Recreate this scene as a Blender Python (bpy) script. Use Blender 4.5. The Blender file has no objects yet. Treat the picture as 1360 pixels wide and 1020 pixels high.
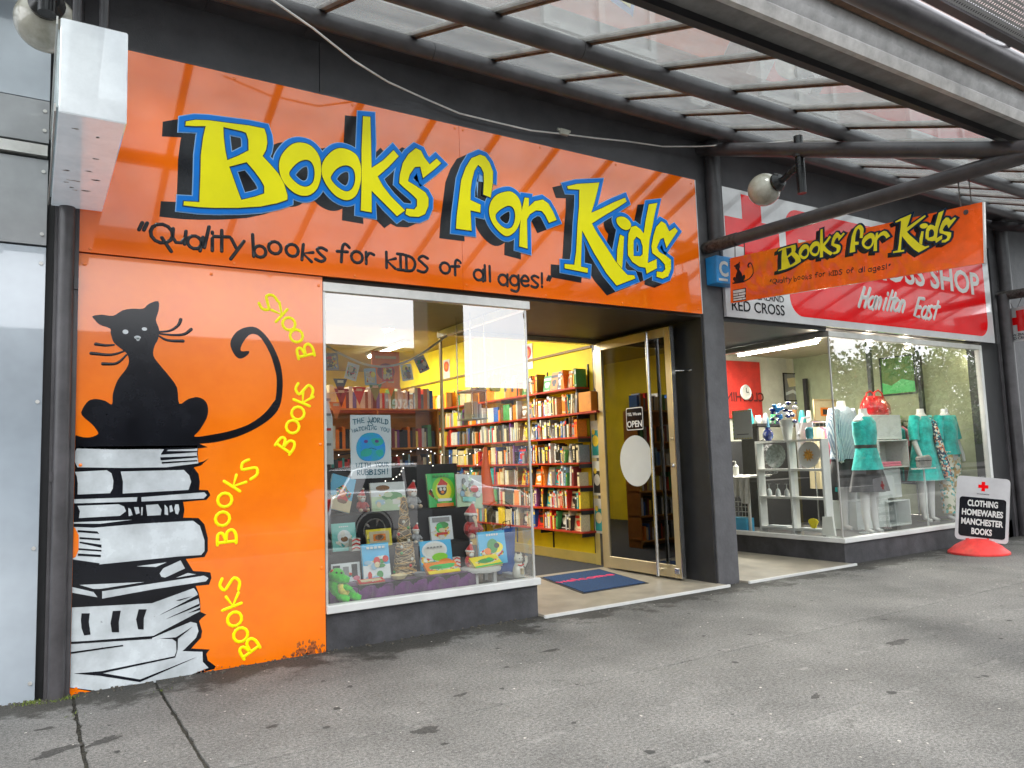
import bpy, bmesh, math, random
from mathutils import Vector, Matrix
random.seed(7)
SC = bpy.context.scene
COL = SC.collection
PI = math.pi

# ------------------------------------------------------------------ camera, sky, sun, exposure
YAW, PITCH, ROLL, FPX, CD, CH = 0.56326187, 0.09680249, -0.03386284, 1015.39, 5.591, 1.35
_f = Vector((math.sin(YAW)*math.cos(PITCH), math.cos(YAW)*math.cos(PITCH), math.sin(PITCH)))
_r = Vector((math.cos(YAW), -math.sin(YAW), 0)); _u = _r.cross(_f)
CR = _r*math.cos(ROLL) + _u*math.sin(ROLL); CU = _u*math.cos(ROLL) - _r*math.sin(ROLL)
CPOS = Vector((0, -CD, CH))
cam_data = bpy.data.cameras.new('camera'); cam = bpy.data.objects.new('camera', cam_data); COL.objects.link(cam)
cam.matrix_world = Matrix(((CR.x, CU.x, -_f.x, CPOS.x), (CR.y, CU.y, -_f.y, CPOS.y), (CR.z, CU.z, -_f.z, CPOS.z), (0, 0, 0, 1)))
cam_data.sensor_width = 36; cam_data.lens = FPX/1360*36; cam_data.clip_end = 2000; cam_data.clip_start = 0.05
SC.camera = cam

SUN_EL, SUN_AZ = math.radians(52), math.radians(200)
world = bpy.data.worlds.new('World'); SC.world = world; world.use_nodes = True
nt = world.node_tree; N = nt.nodes; L = nt.links
bg = N['Background']
sky = N.new('ShaderNodeTexSky'); sky.sky_type = 'NISHITA'; sky.sun_disc = False
sky.sun_elevation = SUN_EL; sky.sun_rotation = SUN_AZ
tc = N.new('ShaderNodeTexCoord')
nz = N.new('ShaderNodeTexNoise'); nz.inputs['Scale'].default_value = 2.2; nz.inputs['Detail'].default_value = 6
L.new(tc.outputs['Generated'], nz.inputs['Vector'])
cr = N.new('ShaderNodeValToRGB')
cr.color_ramp.elements[0].position = 0.3; cr.color_ramp.elements[0].color = (9.5, 9.9, 10.6, 1)
cr.color_ramp.elements[1].position = 0.7; cr.color_ramp.elements[1].color = (15.5, 15.6, 15.8, 1)
L.new(nz.outputs['Fac'], cr.inputs['Fac'])
mx = N.new('ShaderNodeMix'); mx.data_type = 'RGBA'; mx.inputs['Factor'].default_value = 0.9
L.new(sky.outputs['Color'], mx.inputs['A']); L.new(cr.outputs['Color'], mx.inputs['B'])
L.new(mx.outputs['Result'], bg.inputs['Color']); bg.inputs['Strength'].default_value = 0.1
sun_d = bpy.data.lights.new('sun', 'SUN'); sun_d.energy = 1.5; sun_d.angle = math.radians(14); sun_d.color = (1, .97, .92)
sun = bpy.data.objects.new('sun', sun_d); COL.objects.link(sun)
# rotation 0 is +Y in the sky texture, turning clockwise seen from above
_sd = Vector((math.sin(SUN_AZ)*math.cos(SUN_EL), math.cos(SUN_AZ)*math.cos(SUN_EL), math.sin(SUN_EL)))
sun.rotation_euler = (-_sd).to_track_quat('-Z', 'Y').to_euler(); sun.location = (0, -10, 20)
SC.view_settings.view_transform = 'Standard'; SC.view_settings.look = 'None'
SC.view_settings.exposure = 1.6; SC.view_settings.gamma = 1
SC.render.engine = 'CYCLES'
SC.cycles.use_denoising = True
SC.cycles.max_bounces = 10; SC.cycles.transparent_max_bounces = 24
SC.cycles.diffuse_bounces = 4; SC.cycles.glossy_bounces = 4
SC.cycles.caustics_reflective = False; SC.cycles.caustics_refractive = False
SC.cycles.sample_clamp_indirect = 6

# ------------------------------------------------------------------ surveying helpers: a sight line of the photo met with a plane of the place
def sight(x, y): return _f + CR*((x-680)/FPX) + CU*((510-y)/FPX)
def atY(x, y, Y=0.0):
    d = sight(x, y); return CPOS + d*((Y-CPOS.y)/d.y)
def atX(x, y, X):
    d = sight(x, y); return CPOS + d*((X-CPOS.x)/d.x)
def atZ(x, y, Z):
    d = sight(x, y); return CPOS + d*((Z-CPOS.z)/d.z)

# ------------------------------------------------------------------ materials
MATS = {}
def M(name, col=(.5, .5, .5), rough=.5, metal=0.0, var=.12, scale=6.0, bump=.0, bscale=60.0, coat=0.0, ior=1.5, emit=None, es=1.0, col2=None, spec=.5, sheen=0, chips=None):
    if name in MATS: return MATS[name]
    m = bpy.data.materials.new(name); m.use_nodes = True
    t = m.node_tree; n = t.nodes; l = t.links; b = n['Principled BSDF']
    b.inputs['Roughness'].default_value = rough; b.inputs['Metallic'].default_value = metal
    b.inputs['IOR'].default_value = ior; b.inputs['Specular IOR Level'].default_value = spec
    if coat: b.inputs['Coat Weight'].default_value = coat; b.inputs['Coat Roughness'].default_value = .02; b.inputs['Coat IOR'].default_value = ior
    if sheen: b.inputs['Sheen Weight'].default_value = sheen
    c = (*col, 1)
    if emit: b.inputs['Emission Color'].default_value = (*emit, 1); b.inputs['Emission Strength'].default_value = es
    if var or bump:
        tcn = n.new('ShaderNodeTexCoord')
    if var:
        no = n.new('ShaderNodeTexNoise'); no.inputs['Scale'].default_value = scale; no.inputs['Detail'].default_value = 5; no.inputs['Roughness'].default_value = .65
        l.new(tcn.outputs['Object'], no.inputs['Vector'])
        rp = n.new('ShaderNodeValToRGB'); rp.color_ramp.elements[0].position = .32; rp.color_ramp.elements[1].position = .68
        a = col2 if col2 else tuple(max(0, v*(1-var*2)) for v in col)
        bb = tuple(min(1, v*(1+var)) for v in col)
        rp.color_ramp.elements[0].color = (*a, 1); rp.color_ramp.elements[1].color = (*bb, 1)
        l.new(no.outputs['Fac'], rp.inputs['Fac']); last = rp.outputs['Color']
        for (cc, sc_, thr) in (chips or ()):      # chips, scuffs, runs of dirt: thresholded noise with a shape of its own
            mp = n.new('ShaderNodeMapping'); l.new(tcn.outputs['Object'], mp.inputs['Vector'])
            if isinstance(sc_, tuple): mp.inputs['Scale'].default_value = sc_; s0 = 1
            else: s0 = sc_
            n3 = n.new('ShaderNodeTexNoise'); n3.inputs['Scale'].default_value = s0; n3.inputs['Detail'].default_value = 7; n3.inputs['Roughness'].default_value = .75
            l.new(mp.outputs['Vector'], n3.inputs['Vector'])
            r3 = n.new('ShaderNodeValToRGB'); r3.color_ramp.elements[0].position = thr; r3.color_ramp.elements[1].position = thr+.035
            l.new(n3.outputs['Fac'], r3.inputs['Fac']); m3 = n.new('ShaderNodeMix'); m3.data_type = 'RGBA'
            l.new(r3.outputs['Color'], m3.inputs['Factor']); l.new(last, m3.inputs['A']); m3.inputs['B'].default_value = (*cc, 1); last = m3.outputs['Result']
        l.new(last, b.inputs['Base Color'])
        mr = n.new('ShaderNodeMapRange'); mr.inputs['To Min'].default_value = max(0, rough-.06); mr.inputs['To Max'].default_value = min(1, rough+.08)
        if rough > .1 : l.new(no.outputs['Fac'], mr.inputs['Value']); l.new(mr.outputs['Result'], b.inputs['Roughness'])
    else: b.inputs['Base Color'].default_value = c
    if bump:
        nb = n.new('ShaderNodeTexNoise'); nb.inputs['Scale'].default_value = bscale; nb.inputs['Detail'].default_value = 4
        l.new(tcn.outputs['Object'], nb.inputs['Vector'])
        bp = n.new('ShaderNodeBump'); bp.inputs['Strength'].default_value = bump; bp.inputs['Distance'].default_value = .01
        l.new(nb.outputs['Fac'], bp.inputs['Height']); l.new(bp.outputs['Normal'], b.inputs['Normal'])
    MATS[name] = m; return m

def glass(name, refl=.1, tint=(1, 1, 1), boost=1.0, dirt=0.0, dirtcol=(.6, .6, .58), blend=.35):
    m = bpy.data.materials.new(name); m.use_nodes = True
    t = m.node_tree; n = t.nodes; l = t.links; n.remove(n['Principled BSDF']); o = n['Material Output']
    tr = n.new('ShaderNodeBsdfTransparent'); tr.inputs['Color'].default_value = (*tint, 1)
    gl = n.new('ShaderNodeBsdfGlossy'); gl.inputs['Roughness'].default_value = .0; gl.inputs['Color'].default_value = (1, 1, 1, 1)
    lw = n.new('ShaderNodeFresnel'); lw.inputs['IOR'].default_value = 1.5
    ma = n.new('ShaderNodeMath'); ma.operation = 'MULTIPLY_ADD'; ma.inputs[1].default_value = boost; ma.inputs[2].default_value = refl; ma.use_clamp = True
    l.new(lw.outputs['Fac'], ma.inputs[0])
    ge = n.new('ShaderNodeNewGeometry'); fb = n.new('ShaderNodeMath'); fb.operation = 'SUBTRACT'; fb.inputs[0].default_value = 1; l.new(ge.outputs['Backfacing'], fb.inputs[1])
    mf = n.new('ShaderNodeMath'); mf.operation = 'MULTIPLY'; l.new(ma.outputs[0], mf.inputs[0]); l.new(fb.outputs[0], mf.inputs[1])
    ms = n.new('ShaderNodeMixShader'); l.new(mf.outputs[0], ms.inputs['Fac'])
    l.new(tr.outputs[0], ms.inputs[1]); l.new(gl.outputs[0], ms.inputs[2])
    out = ms
    if dirt:
        df = n.new('ShaderNodeBsdfDiffuse'); df.inputs['Color'].default_value = (*dirtcol, 1)
        tl = n.new('ShaderNodeBsdfTranslucent'); tl.inputs['Color'].default_value = (*dirtcol, 1)
        ad = n.new('ShaderNodeMixShader'); ad.inputs['Fac'].default_value = .5; l.new(df.outputs[0], ad.inputs[1]); l.new(tl.outputs[0], ad.inputs[2])
        tcn = n.new('ShaderNodeTexCoord'); no = n.new('ShaderNodeTexNoise'); no.inputs['Scale'].default_value = 3; no.inputs['Detail'].default_value = 6
        l.new(tcn.outputs['Object'], no.inputs['Vector'])
        mr = n.new('ShaderNodeMapRange'); mr.inputs['From Min'].default_value = .3; mr.inputs['From Max'].default_value = .7
        mr.inputs['To Min'].default_value = dirt*.5; mr.inputs['To Max'].default_value = dirt*1.5
        l.new(no.outputs['Fac'], mr.inputs['Value'])
        m2 = n.new('ShaderNodeMixShader'); l.new(mr.outputs['Result'], m2.inputs['Fac']); l.new(ms.outputs[0], m2.inputs[1]); l.new(ad.outputs[0], m2.inputs[2]); out = m2
    l.new(out.outputs[0], o.inputs['Surface']); MATS[name] = m; return m

def emis(name, col, s):
    m = bpy.data.materials.new(name); m.use_nodes = True
    b = m.node_tree.nodes['Principled BSDF']; b.inputs['Base Color'].default_value = (*col, 1)
    b.inputs['Emission Color'].default_value = (*col, 1); b.inputs['Emission Strength'].default_value = s
    MATS[name] = m; return m

CHG = (((.05, .05, .05), (9, 9, 1.2), .68), ((.30, .30, .29), 22, .735))
GREY = M('grey_paint', (.085, .083, .090), .55, var=.16, scale=2.5, bump=.15, bscale=90, chips=CHG)
GREYM = M('grey_mid_paint', (.13, .128, .134), .5, var=.10, scale=2.0, bump=.08, bscale=70)
STEEL = M('grey_steel_paint', (.064, .060, .064), .34, var=.22, scale=4, bump=.06, bscale=40, chips=(((.34, .33, .31), 16, .72), ((.03, .03, .03), (14, 14, 2), .66)))
DARK = M('black_paint', (.018, .018, .02), .5, var=.2)
BLACKP = M('black_print', (.008, .009, .013), .14, var=.25, scale=3, ior=1.5, spec=.36)
WHITE = M('white_paint', (.62, .62, .60), .4, var=.06, scale=3)
ALU = M('window_aluminium', (.62, .61, .58), .3, metal=.5, var=.08)
SILVER = M('silver_metal', (.75, .75, .74), .22, metal=1, var=.06)
GOLD = M('bronze_anodised', (.56, .46, .28), .32, metal=.6, var=.04, scale=3)
ORANGE = M('orange_sign_face', (1.0, .17, .0), .1, var=.05, scale=1.5, coat=1, ior=1.58, col2=(.95, .145, .0), chips=(((.45, .12, .03), 30, .76),))
ORANGE2 = M('orange_mural_face', (.92, .20, .0), .16, var=.06, scale=2.0, coat=1, ior=1.50, col2=(.88, .165, .0), chips=(((.30, .08, .02), 26, .745), ((.50, .13, .03), (18, 18, 1.1), .70)))
YEL = M('yellow_vinyl', (.95, .87, .0), .3, var=.02, spec=.25)
BLUE = M('blue_vinyl', (.0, .20, .74), .3, var=.05, spec=.25)
LBLUE = M('pale_blue_vinyl', (.25, .50, .85), .2, var=.0)
NAVY = M('navy_vinyl', (.0, .02, .05), .2, var=.0)
MURALW = M('mural_white', (.56, .60, .62), .25, var=.16, scale=3, coat=.6, ior=1.5, bump=.02, chips=(((.22, .23, .24), 14, .68),))
RED = M('red_vinyl', (.82, .003, .006), .12, var=.03, coat=1, ior=1.36)
SIGNW = M('white_sign_face', (.62, .62, .63), .15, var=.04, coat=1, ior=1.5)
GLASS = glass('shop_window_glass', .15, (.98, .99, .98), 1.7)
GLASSR = glass('return_window_glass', .03, (.97, .98, .97), 1.0)
DGLASS = glass('tinted_door_glass', .06, (.38, .38, .34), 1.6)
ROOFG = glass('canopy_glass', .0, (.70, .73, .73), 1.0, dirt=.26, dirtcol=(.42, .42, .41))

# ------------------------------------------------------------------ mesh builder
def align(d):
    d = Vector(d).normalized(); return d.to_track_quat('Z', 'Y').to_matrix()
class MB:
    def __init__(s): s.v = []; s.f = []; s.mi = []; s.sm = []; s.cur = 0; s.m = None
    def mat(s, i): s.cur = i; return s
    def add(s, vs, fs, sm=False):
        b = len(s.v)
        for v in vs: s.v.append(tuple((s.m @ Vector(v)) if s.m else v))
        for f in fs: s.f.append([b+i for i in f]); s.mi.append(s.cur); s.sm.append(sm)
        return s
    def box(s, x0, x1, y0, y1, z0, z1):
        return s.add([(x0,y0,z0),(x1,y0,z0),(x1,y1,z0),(x0,y1,z0),(x0,y0,z1),(x1,y0,z1),(x1,y1,z1),(x0,y1,z1)],
              [(0,3,2,1),(4,5,6,7),(0,1,5,4),(1,2,6,5),(2,3,7,6),(3,0,4,7)])
    def obox(s, c, sx, sy, sz, R=None):
        c = Vector(c); R = R or Matrix.Identity(3)
        vs = [c + R @ Vector((x*sx/2, y*sy/2, z*sz/2)) for z in (-1,1) for x,y in ((-1,-1),(1,-1),(1,1),(-1,1))]
        return s.add(vs, [(0,3,2,1),(4,5,6,7),(0,1,5,4),(1,2,6,5),(2,3,7,6),(3,0,4,7)])
    def beam(s, p0, p1, w, h):      # box between two points, w across (horizontal), h up
        p0 = Vector(p0); p1 = Vector(p1); d = (p1-p0).normalized()
        sx = d.cross(Vector((0,0,1)));  sx = sx.normalized() if sx.length > 1e-4 else Vector((1,0,0)); up = sx.cross(d)
        vs = [p + sx*a*w/2 + up*b*h/2 for p in (p0, p1) for a, b in ((-1,-1),(1,-1),(1,1),(-1,1))]
        return s.add(vs, [(0,1,2,3),(7,6,5,4),(0,4,5,1),(1,5,6,2),(2,6,7,3),(3,7,4,0)])
    def tube(s, pts, r, n=10, cap=True, flat=None):
        pts = [Vector(p) for p in pts]; rs = r if isinstance(r, (list, tuple)) else [r]*len(pts)
        vs = []; fs = []; prev = None
        for i, p in enumerate(pts):
            d = (pts[min(i+1, len(pts)-1)] - pts[max(i-1, 0)]).normalized()
            if prev is None:
                a = Vector((0,0,1)) if abs(d.z) < .9 else Vector((1,0,0))
                x = d.cross(a).normalized()
            else:
                x = (prev - d*prev.dot(d)).normalized()
            prev = x; y = d.cross(x)
            for k in range(n):
                t = 2*PI*k/n; vs.append(p + (x*math.cos(t) + y*math.sin(t))*rs[i])
        for i in range(len(pts)-1):
            for k in range(n): fs.append((i*n+k, i*n+(k+1)%n, (i+1)*n+(k+1)%n, (i+1)*n+k))
        s.add(vs, fs, True)
        if cap:
            b = len(s.v); s.add(vs[:n], [tuple(reversed(range(n)))]); s.add(vs[-n:], [tuple(range(n))])
        return s
    def lathe(s, prof, c=(0,0,0), n=16, sx=1, sy=1, R=None):
        c = Vector(c); R = R or Matrix.Identity(3); vs = []; fs = []
        for r, z in prof:
            for k in range(n):
                t = 2*PI*k/n; vs.append(c + R @ Vector((r*sx*math.cos(t), r*sy*math.sin(t), z)))
        for i in range(len(prof)-1):
            for k in range(n): fs.append((i*n+k, i*n+(k+1)%n, (i+1)*n+(k+1)%n, (i+1)*n+k))
        fs.append(tuple(reversed(range(n)))); fs.append(tuple(range((len(prof)-1)*n, len(prof)*n)))
        return s.add(vs, fs, True)
    def loft(s, rings, n=18):     # rings (cx, cy, cz, rx, ry)
        vs = []; fs = []
        for cx, cy, cz, rx, ry in rings:
            for k in range(n):
                t = 2*PI*k/n; vs.append((cx+rx*math.cos(t), cy+ry*math.sin(t), cz))
        for i in range(len(rings)-1):
            for k in range(n): fs.append((i*n+k, i*n+(k+1)%n, (i+1)*n+(k+1)%n, (i+1)*n+k))
        fs.append(tuple(reversed(range(n)))); fs.append(tuple(range((len(rings)-1)*n, len(rings)*n)))
        return s.add(vs, fs, True)
    def ball(s, c, r, n=14, m=8, sx=1, sy=1, sz=1, R=None):
        prof = [(max(1e-4, math.sin(PI*i/m))*r, -math.cos(PI*i/m)*r*sz) for i in range(m+1)]
        return s.lathe(prof, c, n, sx, sy, R)
    def prism(s, loop, nvec):     # planar 3D loop, extruded
        nvec = Vector(nvec); a = [Vector(p) for p in loop]; n = len(a)
        vs = a + [p + nvec for p in a]
        return s.add(vs, [tuple(reversed(range(n))), tuple(range(n, 2*n))] + [(i, (i+1)%n, n+(i+1)%n, n+i) for i in range(n)])
    def obj(s, name, mats, parent=None, label=None, cat=None, group=None, kind=None, bevel=0, segs=1, base=None):
        me = bpy.data.meshes.new(name)
        off = Vector((0,0,0))
        if parent is None and s.v:
            xs = [v[0] for v in s.v]; ys = [v[1] for v in s.v]; zs = [v[2] for v in s.v]
            off = Vector(((min(xs)+max(xs))/2, (min(ys)+max(ys))/2, min(zs)))
        me.from_pydata([tuple(Vector(v)-off) for v in s.v], [], s.f)
        if not isinstance(mats, (list, tuple)): mats = [mats]
        for m in mats: me.materials.append(m)
        me.polygons.foreach_set('material_index', s.mi); me.polygons.foreach_set('use_smooth', s.sm)
        bm = bmesh.new(); bm.from_mesh(me); bmesh.ops.recalc_face_normals(bm, faces=bm.faces)
        if bevel:
            ed = [e for e in bm.edges if len(e.link_faces) == 2 and e.calc_face_angle(0) > .6]
            bmesh.ops.bevel(bm, geom=ed, offset=bevel, segments=segs, affect='EDGES', profile=.5, clamp_overlap=True)
        bm.to_mesh(me); bm.free()
        if any(s.sm):
            try: me.set_sharp_from_angle(angle=math.radians(40))
            except Exception: pass
        o = bpy.data.objects.new(name, me); COL.objects.link(o); o.location = off
        put(o, parent); tag(o, label, cat, group, kind)
        return o
def wloc(o):
    v = Vector((0,0,0)); p = o
    while p: v += Vector(p.location); p = p.parent
    return v
def put(o, parent):
    if parent is not None:
        o.parent = parent; o.location = Vector(o.location) - wloc(parent)
def tag(o, label=None, cat=None, group=None, kind=None):
    for k, v in (('label', label), ('category', cat), ('group', group), ('kind', kind)):
        if v: o[k] = v
    return o
def T(name, label, cat, loc, group=None):
    o = bpy.data.objects.new(name, None); COL.objects.link(o); o.location = loc; o.empty_display_size = .1
    return tag(o, label, cat, group)
def S(name, mb, m, **k): return mb.obj(name, m, kind='structure', **k)
def box(x0, x1, y0, y1, z0, z1): return MB().box(x0, x1, y0, y1, z0, z1)
def copy_tree(o, parent=None):
    c = o.copy(); COL.objects.link(c); c.parent = parent
    for ch in list(o.children): copy_tree(ch, c)
    return c

# ------------------------------------------------------------------ flat print: frames, filled shapes, brush strokes, type
class F:      # a plane with origin o, right u, up v; n points at the viewer
    def __init__(s, o, u, v): s.o = Vector(o); s.u = Vector(u).normalized(); s.v = Vector(v).normalized(); s.n = s.u.cross(s.v).normalized()
    def p(s, x, y, h=0): return s.o + s.u*x + s.v*y + s.n*h
    def M(s, h=0):
        o = s.p(0, 0, h); return Matrix(((s.u.x, s.v.x, s.n.x, o.x), (s.u.y, s.v.y, s.n.y, o.y), (s.u.z, s.v.z, s.n.z, o.z), (0,0,0,1)))
def area(l): return sum(l[i][0]*l[(i+1)%len(l)][1] - l[(i+1)%len(l)][0]*l[i][1] for i in range(len(l)))/2
def smooth(l, k=3, closed=True):
    out = []; n = len(l)
    rng = range(n) if closed else range(n-1)
    for i in rng:
        g = (lambda j: l[j % n]) if closed else (lambda j: l[max(0, min(n-1, j))])
        p0, p1, p2, p3 = g(i-1), g(i), g(i+1), g(i+2)
        for q in range(k):
            t = q/k; out.append(tuple(.5*((2*p1[a]) + (-p0[a]+p2[a])*t + (2*p0[a]-5*p1[a]+4*p2[a]-p3[a])*t*t + (-p0[a]+3*p1[a]-3*p2[a]+p3[a])*t**3) for a in (0, 1)))
    if not closed: out.append(tuple(l[-1][:2]))
    return out
def grow(l, d, hole=False):
    l = list(l)
    if area(l) < 0: l.reverse()
    s = -d if hole else d; n = len(l); out = []
    for i in range(n):
        a, b, c = Vector(l[i-1]).to_2d(), Vector(l[i]).to_2d(), Vector(l[(i+1)%n]).to_2d()
        e1 = (b-a); e2 = (c-b)
        if e1.length < 1e-6 or e2.length < 1e-6: out.append(tuple(b)); continue
        e1.normalize(); e2.normalize()
        n1 = Vector((e1.y, -e1.x)); n2 = Vector((e2.y, -e2.x)); m = n1+n2
        if m.length < .2: out.append(tuple(b + n1*s)); continue
        m.normalize(); k = min(1.9, 1/max(.3, m.dot(n1)))
        out.append((b.x + m.x*s*k, b.y + m.y*s*k))
    return out
def poly(fr, loops, h, th, name, m, parent, **kw):
    cu = bpy.data.curves.new(name, 'CURVE'); cu.dimensions = '2D'; cu.fill_mode = 'BOTH'; cu.extrude = th/2
    for l in loops:
        sp = cu.splines.new('POLY'); sp.points.add(len(l)-1)
        for q, (x, y) in zip(sp.points, l): q.co = (x, y, 0, 1)
        sp.use_cyclic_u = True
    return _conv(cu, fr, h+th/2, name, m, parent, **kw)
def _conv(cu, fr, h, name, m, parent, label=None, cat=None, group=None, kind=None):
    t = bpy.data.objects.new('tmp', cu); me = bpy.data.meshes.new_from_object(t); bpy.data.objects.remove(t)
    me.transform(fr.M(h))
    me.materials.clear(); me.materials.append(m); me.name = name
    for p in me.polygons: p.material_index = 0
    o = bpy.data.objects.new(name, me); COL.objects.link(o)
    if parent is None:
        c = sum((v.co for v in me.vertices), Vector())/max(1, len(me.vertices)); me.transform(Matrix.Translation(-c)); o.location = c
    put(o, parent); tag(o, label, cat, group, kind); return o
def text(fr, s, x, y, size, m, parent, h=.002, th=.002, bold=0, align='LEFT', sx=1, shear=0, name='lettering', **kw):
    cu = bpy.data.curves.new(name, 'FONT'); cu.body = s; cu.size = size; cu.extrude = th/2; cu.offset = bold*size; cu.align_x = align; cu.shear = shear
    cu.resolution_u = 3
    f2 = F(fr.p(x, y), fr.u*1, fr.v)
    o = _conv(cu, f2, h+th/2, name, m, None, **kw)
    if sx != 1:
        c = fr.p(x, y); S_ = Matrix.Translation(c) @ (Matrix.Scale(sx, 4, fr.u)) @ Matrix.Translation(-c)
        o.data.transform(Matrix.Translation(o.location)); o.data.transform(S_); o.data.transform(Matrix.Translation(-Vector(o.location)))
    if parent is not None:
        o.data.transform(Matrix.Translation(o.location)); o.location = (0,0,0); put(o, parent)
    return o

def arc(cx, cy, r, a0=0, a1=360, n=12, ry=None):
    ry = ry or r
    return [(cx + r*math.cos(math.radians(a0+(a1-a0)*i/n)), cy + ry*math.sin(math.radians(a0+(a1-a0)*i/n))) for i in range(n+1)]
G = {
 'o': [arc(0,.5,.5)], 'Q': [arc(0,.6,.72,ry=.68), [(.05,.3),(.75,-.55)]], 'u': [[(-.45,1),(-.42,.35),(-.15,0),(.2,.05),(.45,.45)],[(.45,1),(.45,0)]],
 'a': [arc(0,.45,.5), [(.52,1.0),(.48,-.1)]], 'l': [[(0,1.7),(0,0)]], 'i': [[(0,.95),(0,0)],[(0,1.35),(0,1.45)]],
 't': [[(0,1.55),(0,-.02)],[(-.55,1.02),(.55,1.12)]], 'y': [[(-.45,1),(.02,.35)],[(.5,1.05),(-.25,-.6)]],
 'b': [[(-.45,1.75),(-.45,0)], arc(.05,.42,.46)], 'k': [[(-.35,1.3),(-.35,0)],[(.5,.8),(-.3,.55),(.45,0)]],
 's': [smooth([(.45,.95),(0,1.08),(-.35,.85),(0,.5),(.4,.22),(.1,-.08),(-.4,.02)],3,False)],
 'f': [smooth([(.5,1.35),(.15,1.6),(-.1,1.3),(-.15,0)],3,False),[(-.55,.85),(.35,.95)]],
 'r': [[(-.25,1),(-.25,0)], smooth([(-.25,.55),(.05,.95),(.45,.85)],3,False)],
 'g': [arc(0,.45,.48), smooth([(.5,1),(.5,-.2),(.2,-.6),(-.35,-.5)],3,False)],
 'e': [smooth([(-.4,.5),(.42,.52),(.3,.9),(-.05,1),(-.42,.6),(-.3,.12),(.05,0),(.42,.12)],3,False)],
 '!': [[(.05,1.6),(0,.4)],[(0,.06),(0,0)]], '"': [[(.1,1.7),(-.12,1.15)],[(.42,1.72),(.2,1.17)]], "'": [[(.1,1.6),(0,1.3)]],
 'K': [[(-.35,1.45),(-.35,0)],[(.55,.95),(-.3,.65),(.5,0)]], 'I': [[(0,1.4),(0,0)],[(-.3,1.4),(.3,1.4)],[(-.3,0),(.3,0)]],
 'D': [[(-.35,1.4),(-.35,0)], smooth([(-.5,1.4),(.2,1.25),(.5,.7),(.2,.1),(-.5,0)],3,False)],
 'S': [smooth([(.5,1.25),(0,1.42),(-.4,1.1),(0,.75),(.45,.35),(.1,-.05),(-.5,.05)],3,False)],
 'T': [[(0,1.4),(0,0)],[(-.5,1.4),(.5,1.4)]], 'H': [[(-.4,1.4),(-.4,0)],[(.4,1.4),(.4,0)],[(-.4,.7),(.4,.7)]],
 'E': [[(.4,1.4),(-.35,1.4),(-.35,0),(.4,0)],[(-.35,.72),(.25,.72)]], 'W': [[(-.6,1.4),(-.3,0),(0,1),(.3,0),(.6,1.4)]],
 'O': [arc(0,.7,.5,ry=.7)], 'R': [[(-.35,0),(-.35,1.4),(.2,1.35),(.4,1.05),(.2,.75),(-.35,.7),(.45,0)]], 'L': [[(-.35,1.4),(-.35,0),(.4,0)]],
 'A': [[(-.5,0),(0,1.4),(.5,0)],[(-.28,.5),(.28,.5)]], 'C': [arc(0,.7,.5,50,310,10,ry=.7)], 'N': [[(-.4,0),(-.4,1.4),(.4,0),(.4,1.4)]],
 'G': [arc(0,.7,.5,50,330,10,ry=.7)+[(.1,.5)]], 'Y': [[(-.45,1.4),(0,.7),(.45,1.4)],[(0,.7),(0,0)]], 'U': [smooth([(-.4,1.4),(-.4,.4),(0,0),(.4,.4),(.4,1.4)],3,False)],
 'B': [[(-.4,0),(-.4,1.4)], smooth([(-.55,1.4),(.2,1.35),(.3,1.0),(-.35,.75)],3,False), smooth([(-.35,.75),(.35,.65),(.5,.25),(.1,0),(-.55,0)],3,False)],
 'w': [[(-.55,1),(-.28,0),(0,.8),(.28,0),(.55,1)]],
 'm': [[(-.6,1),(-.6,0)], smooth([(-.6,.7),(-.3,1),(-.05,.7),(-.05,0)],3,False), smooth([(-.05,.7),(.25,1),(.5,.7),(.5,0)],3,False)],
 'c': [arc(0,.5,.5,50,310,9)], 'n': [[(-.35,1),(-.35,0)], smooth([(-.35,.65),(0,1),(.35,.7),(.35,0)],3,False)], 'h': [[(-.35,1.7),(-.35,0)], smooth([(-.35,.65),(0,1),(.35,.7),(.35,0)],3,False)],
}
def glyph(mb, fr, ch, cx, cy, size, r, rot=0, shear=0, h=.002, flat=.25, sx=1):
    c, s_ = math.cos(rot), math.sin(rot)
    for st in G.get(ch, []):
        pts = []
        for x, y in st:
            x = x*size*sx + y*size*shear; y = y*size
            pts.append((cx + x*c - y*s_, cy + x*s_ + y*c))
        stroke(mb, fr, pts, r, h, flat)
def stroke(mb, fr, pts, r, h=.002, flat=.25):
    """a brush line with round ends, a few mm proud of its plane"""
    rs = r if isinstance(r, (list, tuple)) else [r]*len(pts)
    P = [Vector(p).to_2d() for p in pts]; n = len(P)
    d0 = (P[1]-P[0]); d1 = (P[-1]-P[-2])
    d0 = d0.normalized() if d0.length > 0 else Vector((1, 0)); d1 = d1.normalized() if d1.length > 0 else Vector((1, 0))
    Q = [P[0]-d0*rs[0]*.95, P[0]-d0*rs[0]*.7] + P + [P[-1]+d1*rs[-1]*.7, P[-1]+d1*rs[-1]*.95]
    R_ = [rs[0]*.3, rs[0]*.75] + rs + [rs[-1]*.75, rs[-1]*.3]
    vs = []; fs = []; K = 6
    for i, q in enumerate(Q):
        d = Q[min(i+1, len(Q)-1)] - Q[max(i-1, 0)]; d = d.normalized() if d.length > 1e-9 else Vector((1, 0)); nn = Vector((-d.y, d.x))
        for k in range(K):
            t = PI*k/(K-1); w = q + nn*math.cos(t)*R_[i]; vs.append(fr.p(w.x, w.y, h - .0012 + math.sin(t)*R_[i]*flat))
    for i in range(len(Q)-1):
        for k in range(K-1): fs.append((i*K+k, i*K+k+1, (i+1)*K+k+1, (i+1)*K+k))
    mb.add(vs, fs, True)
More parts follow.
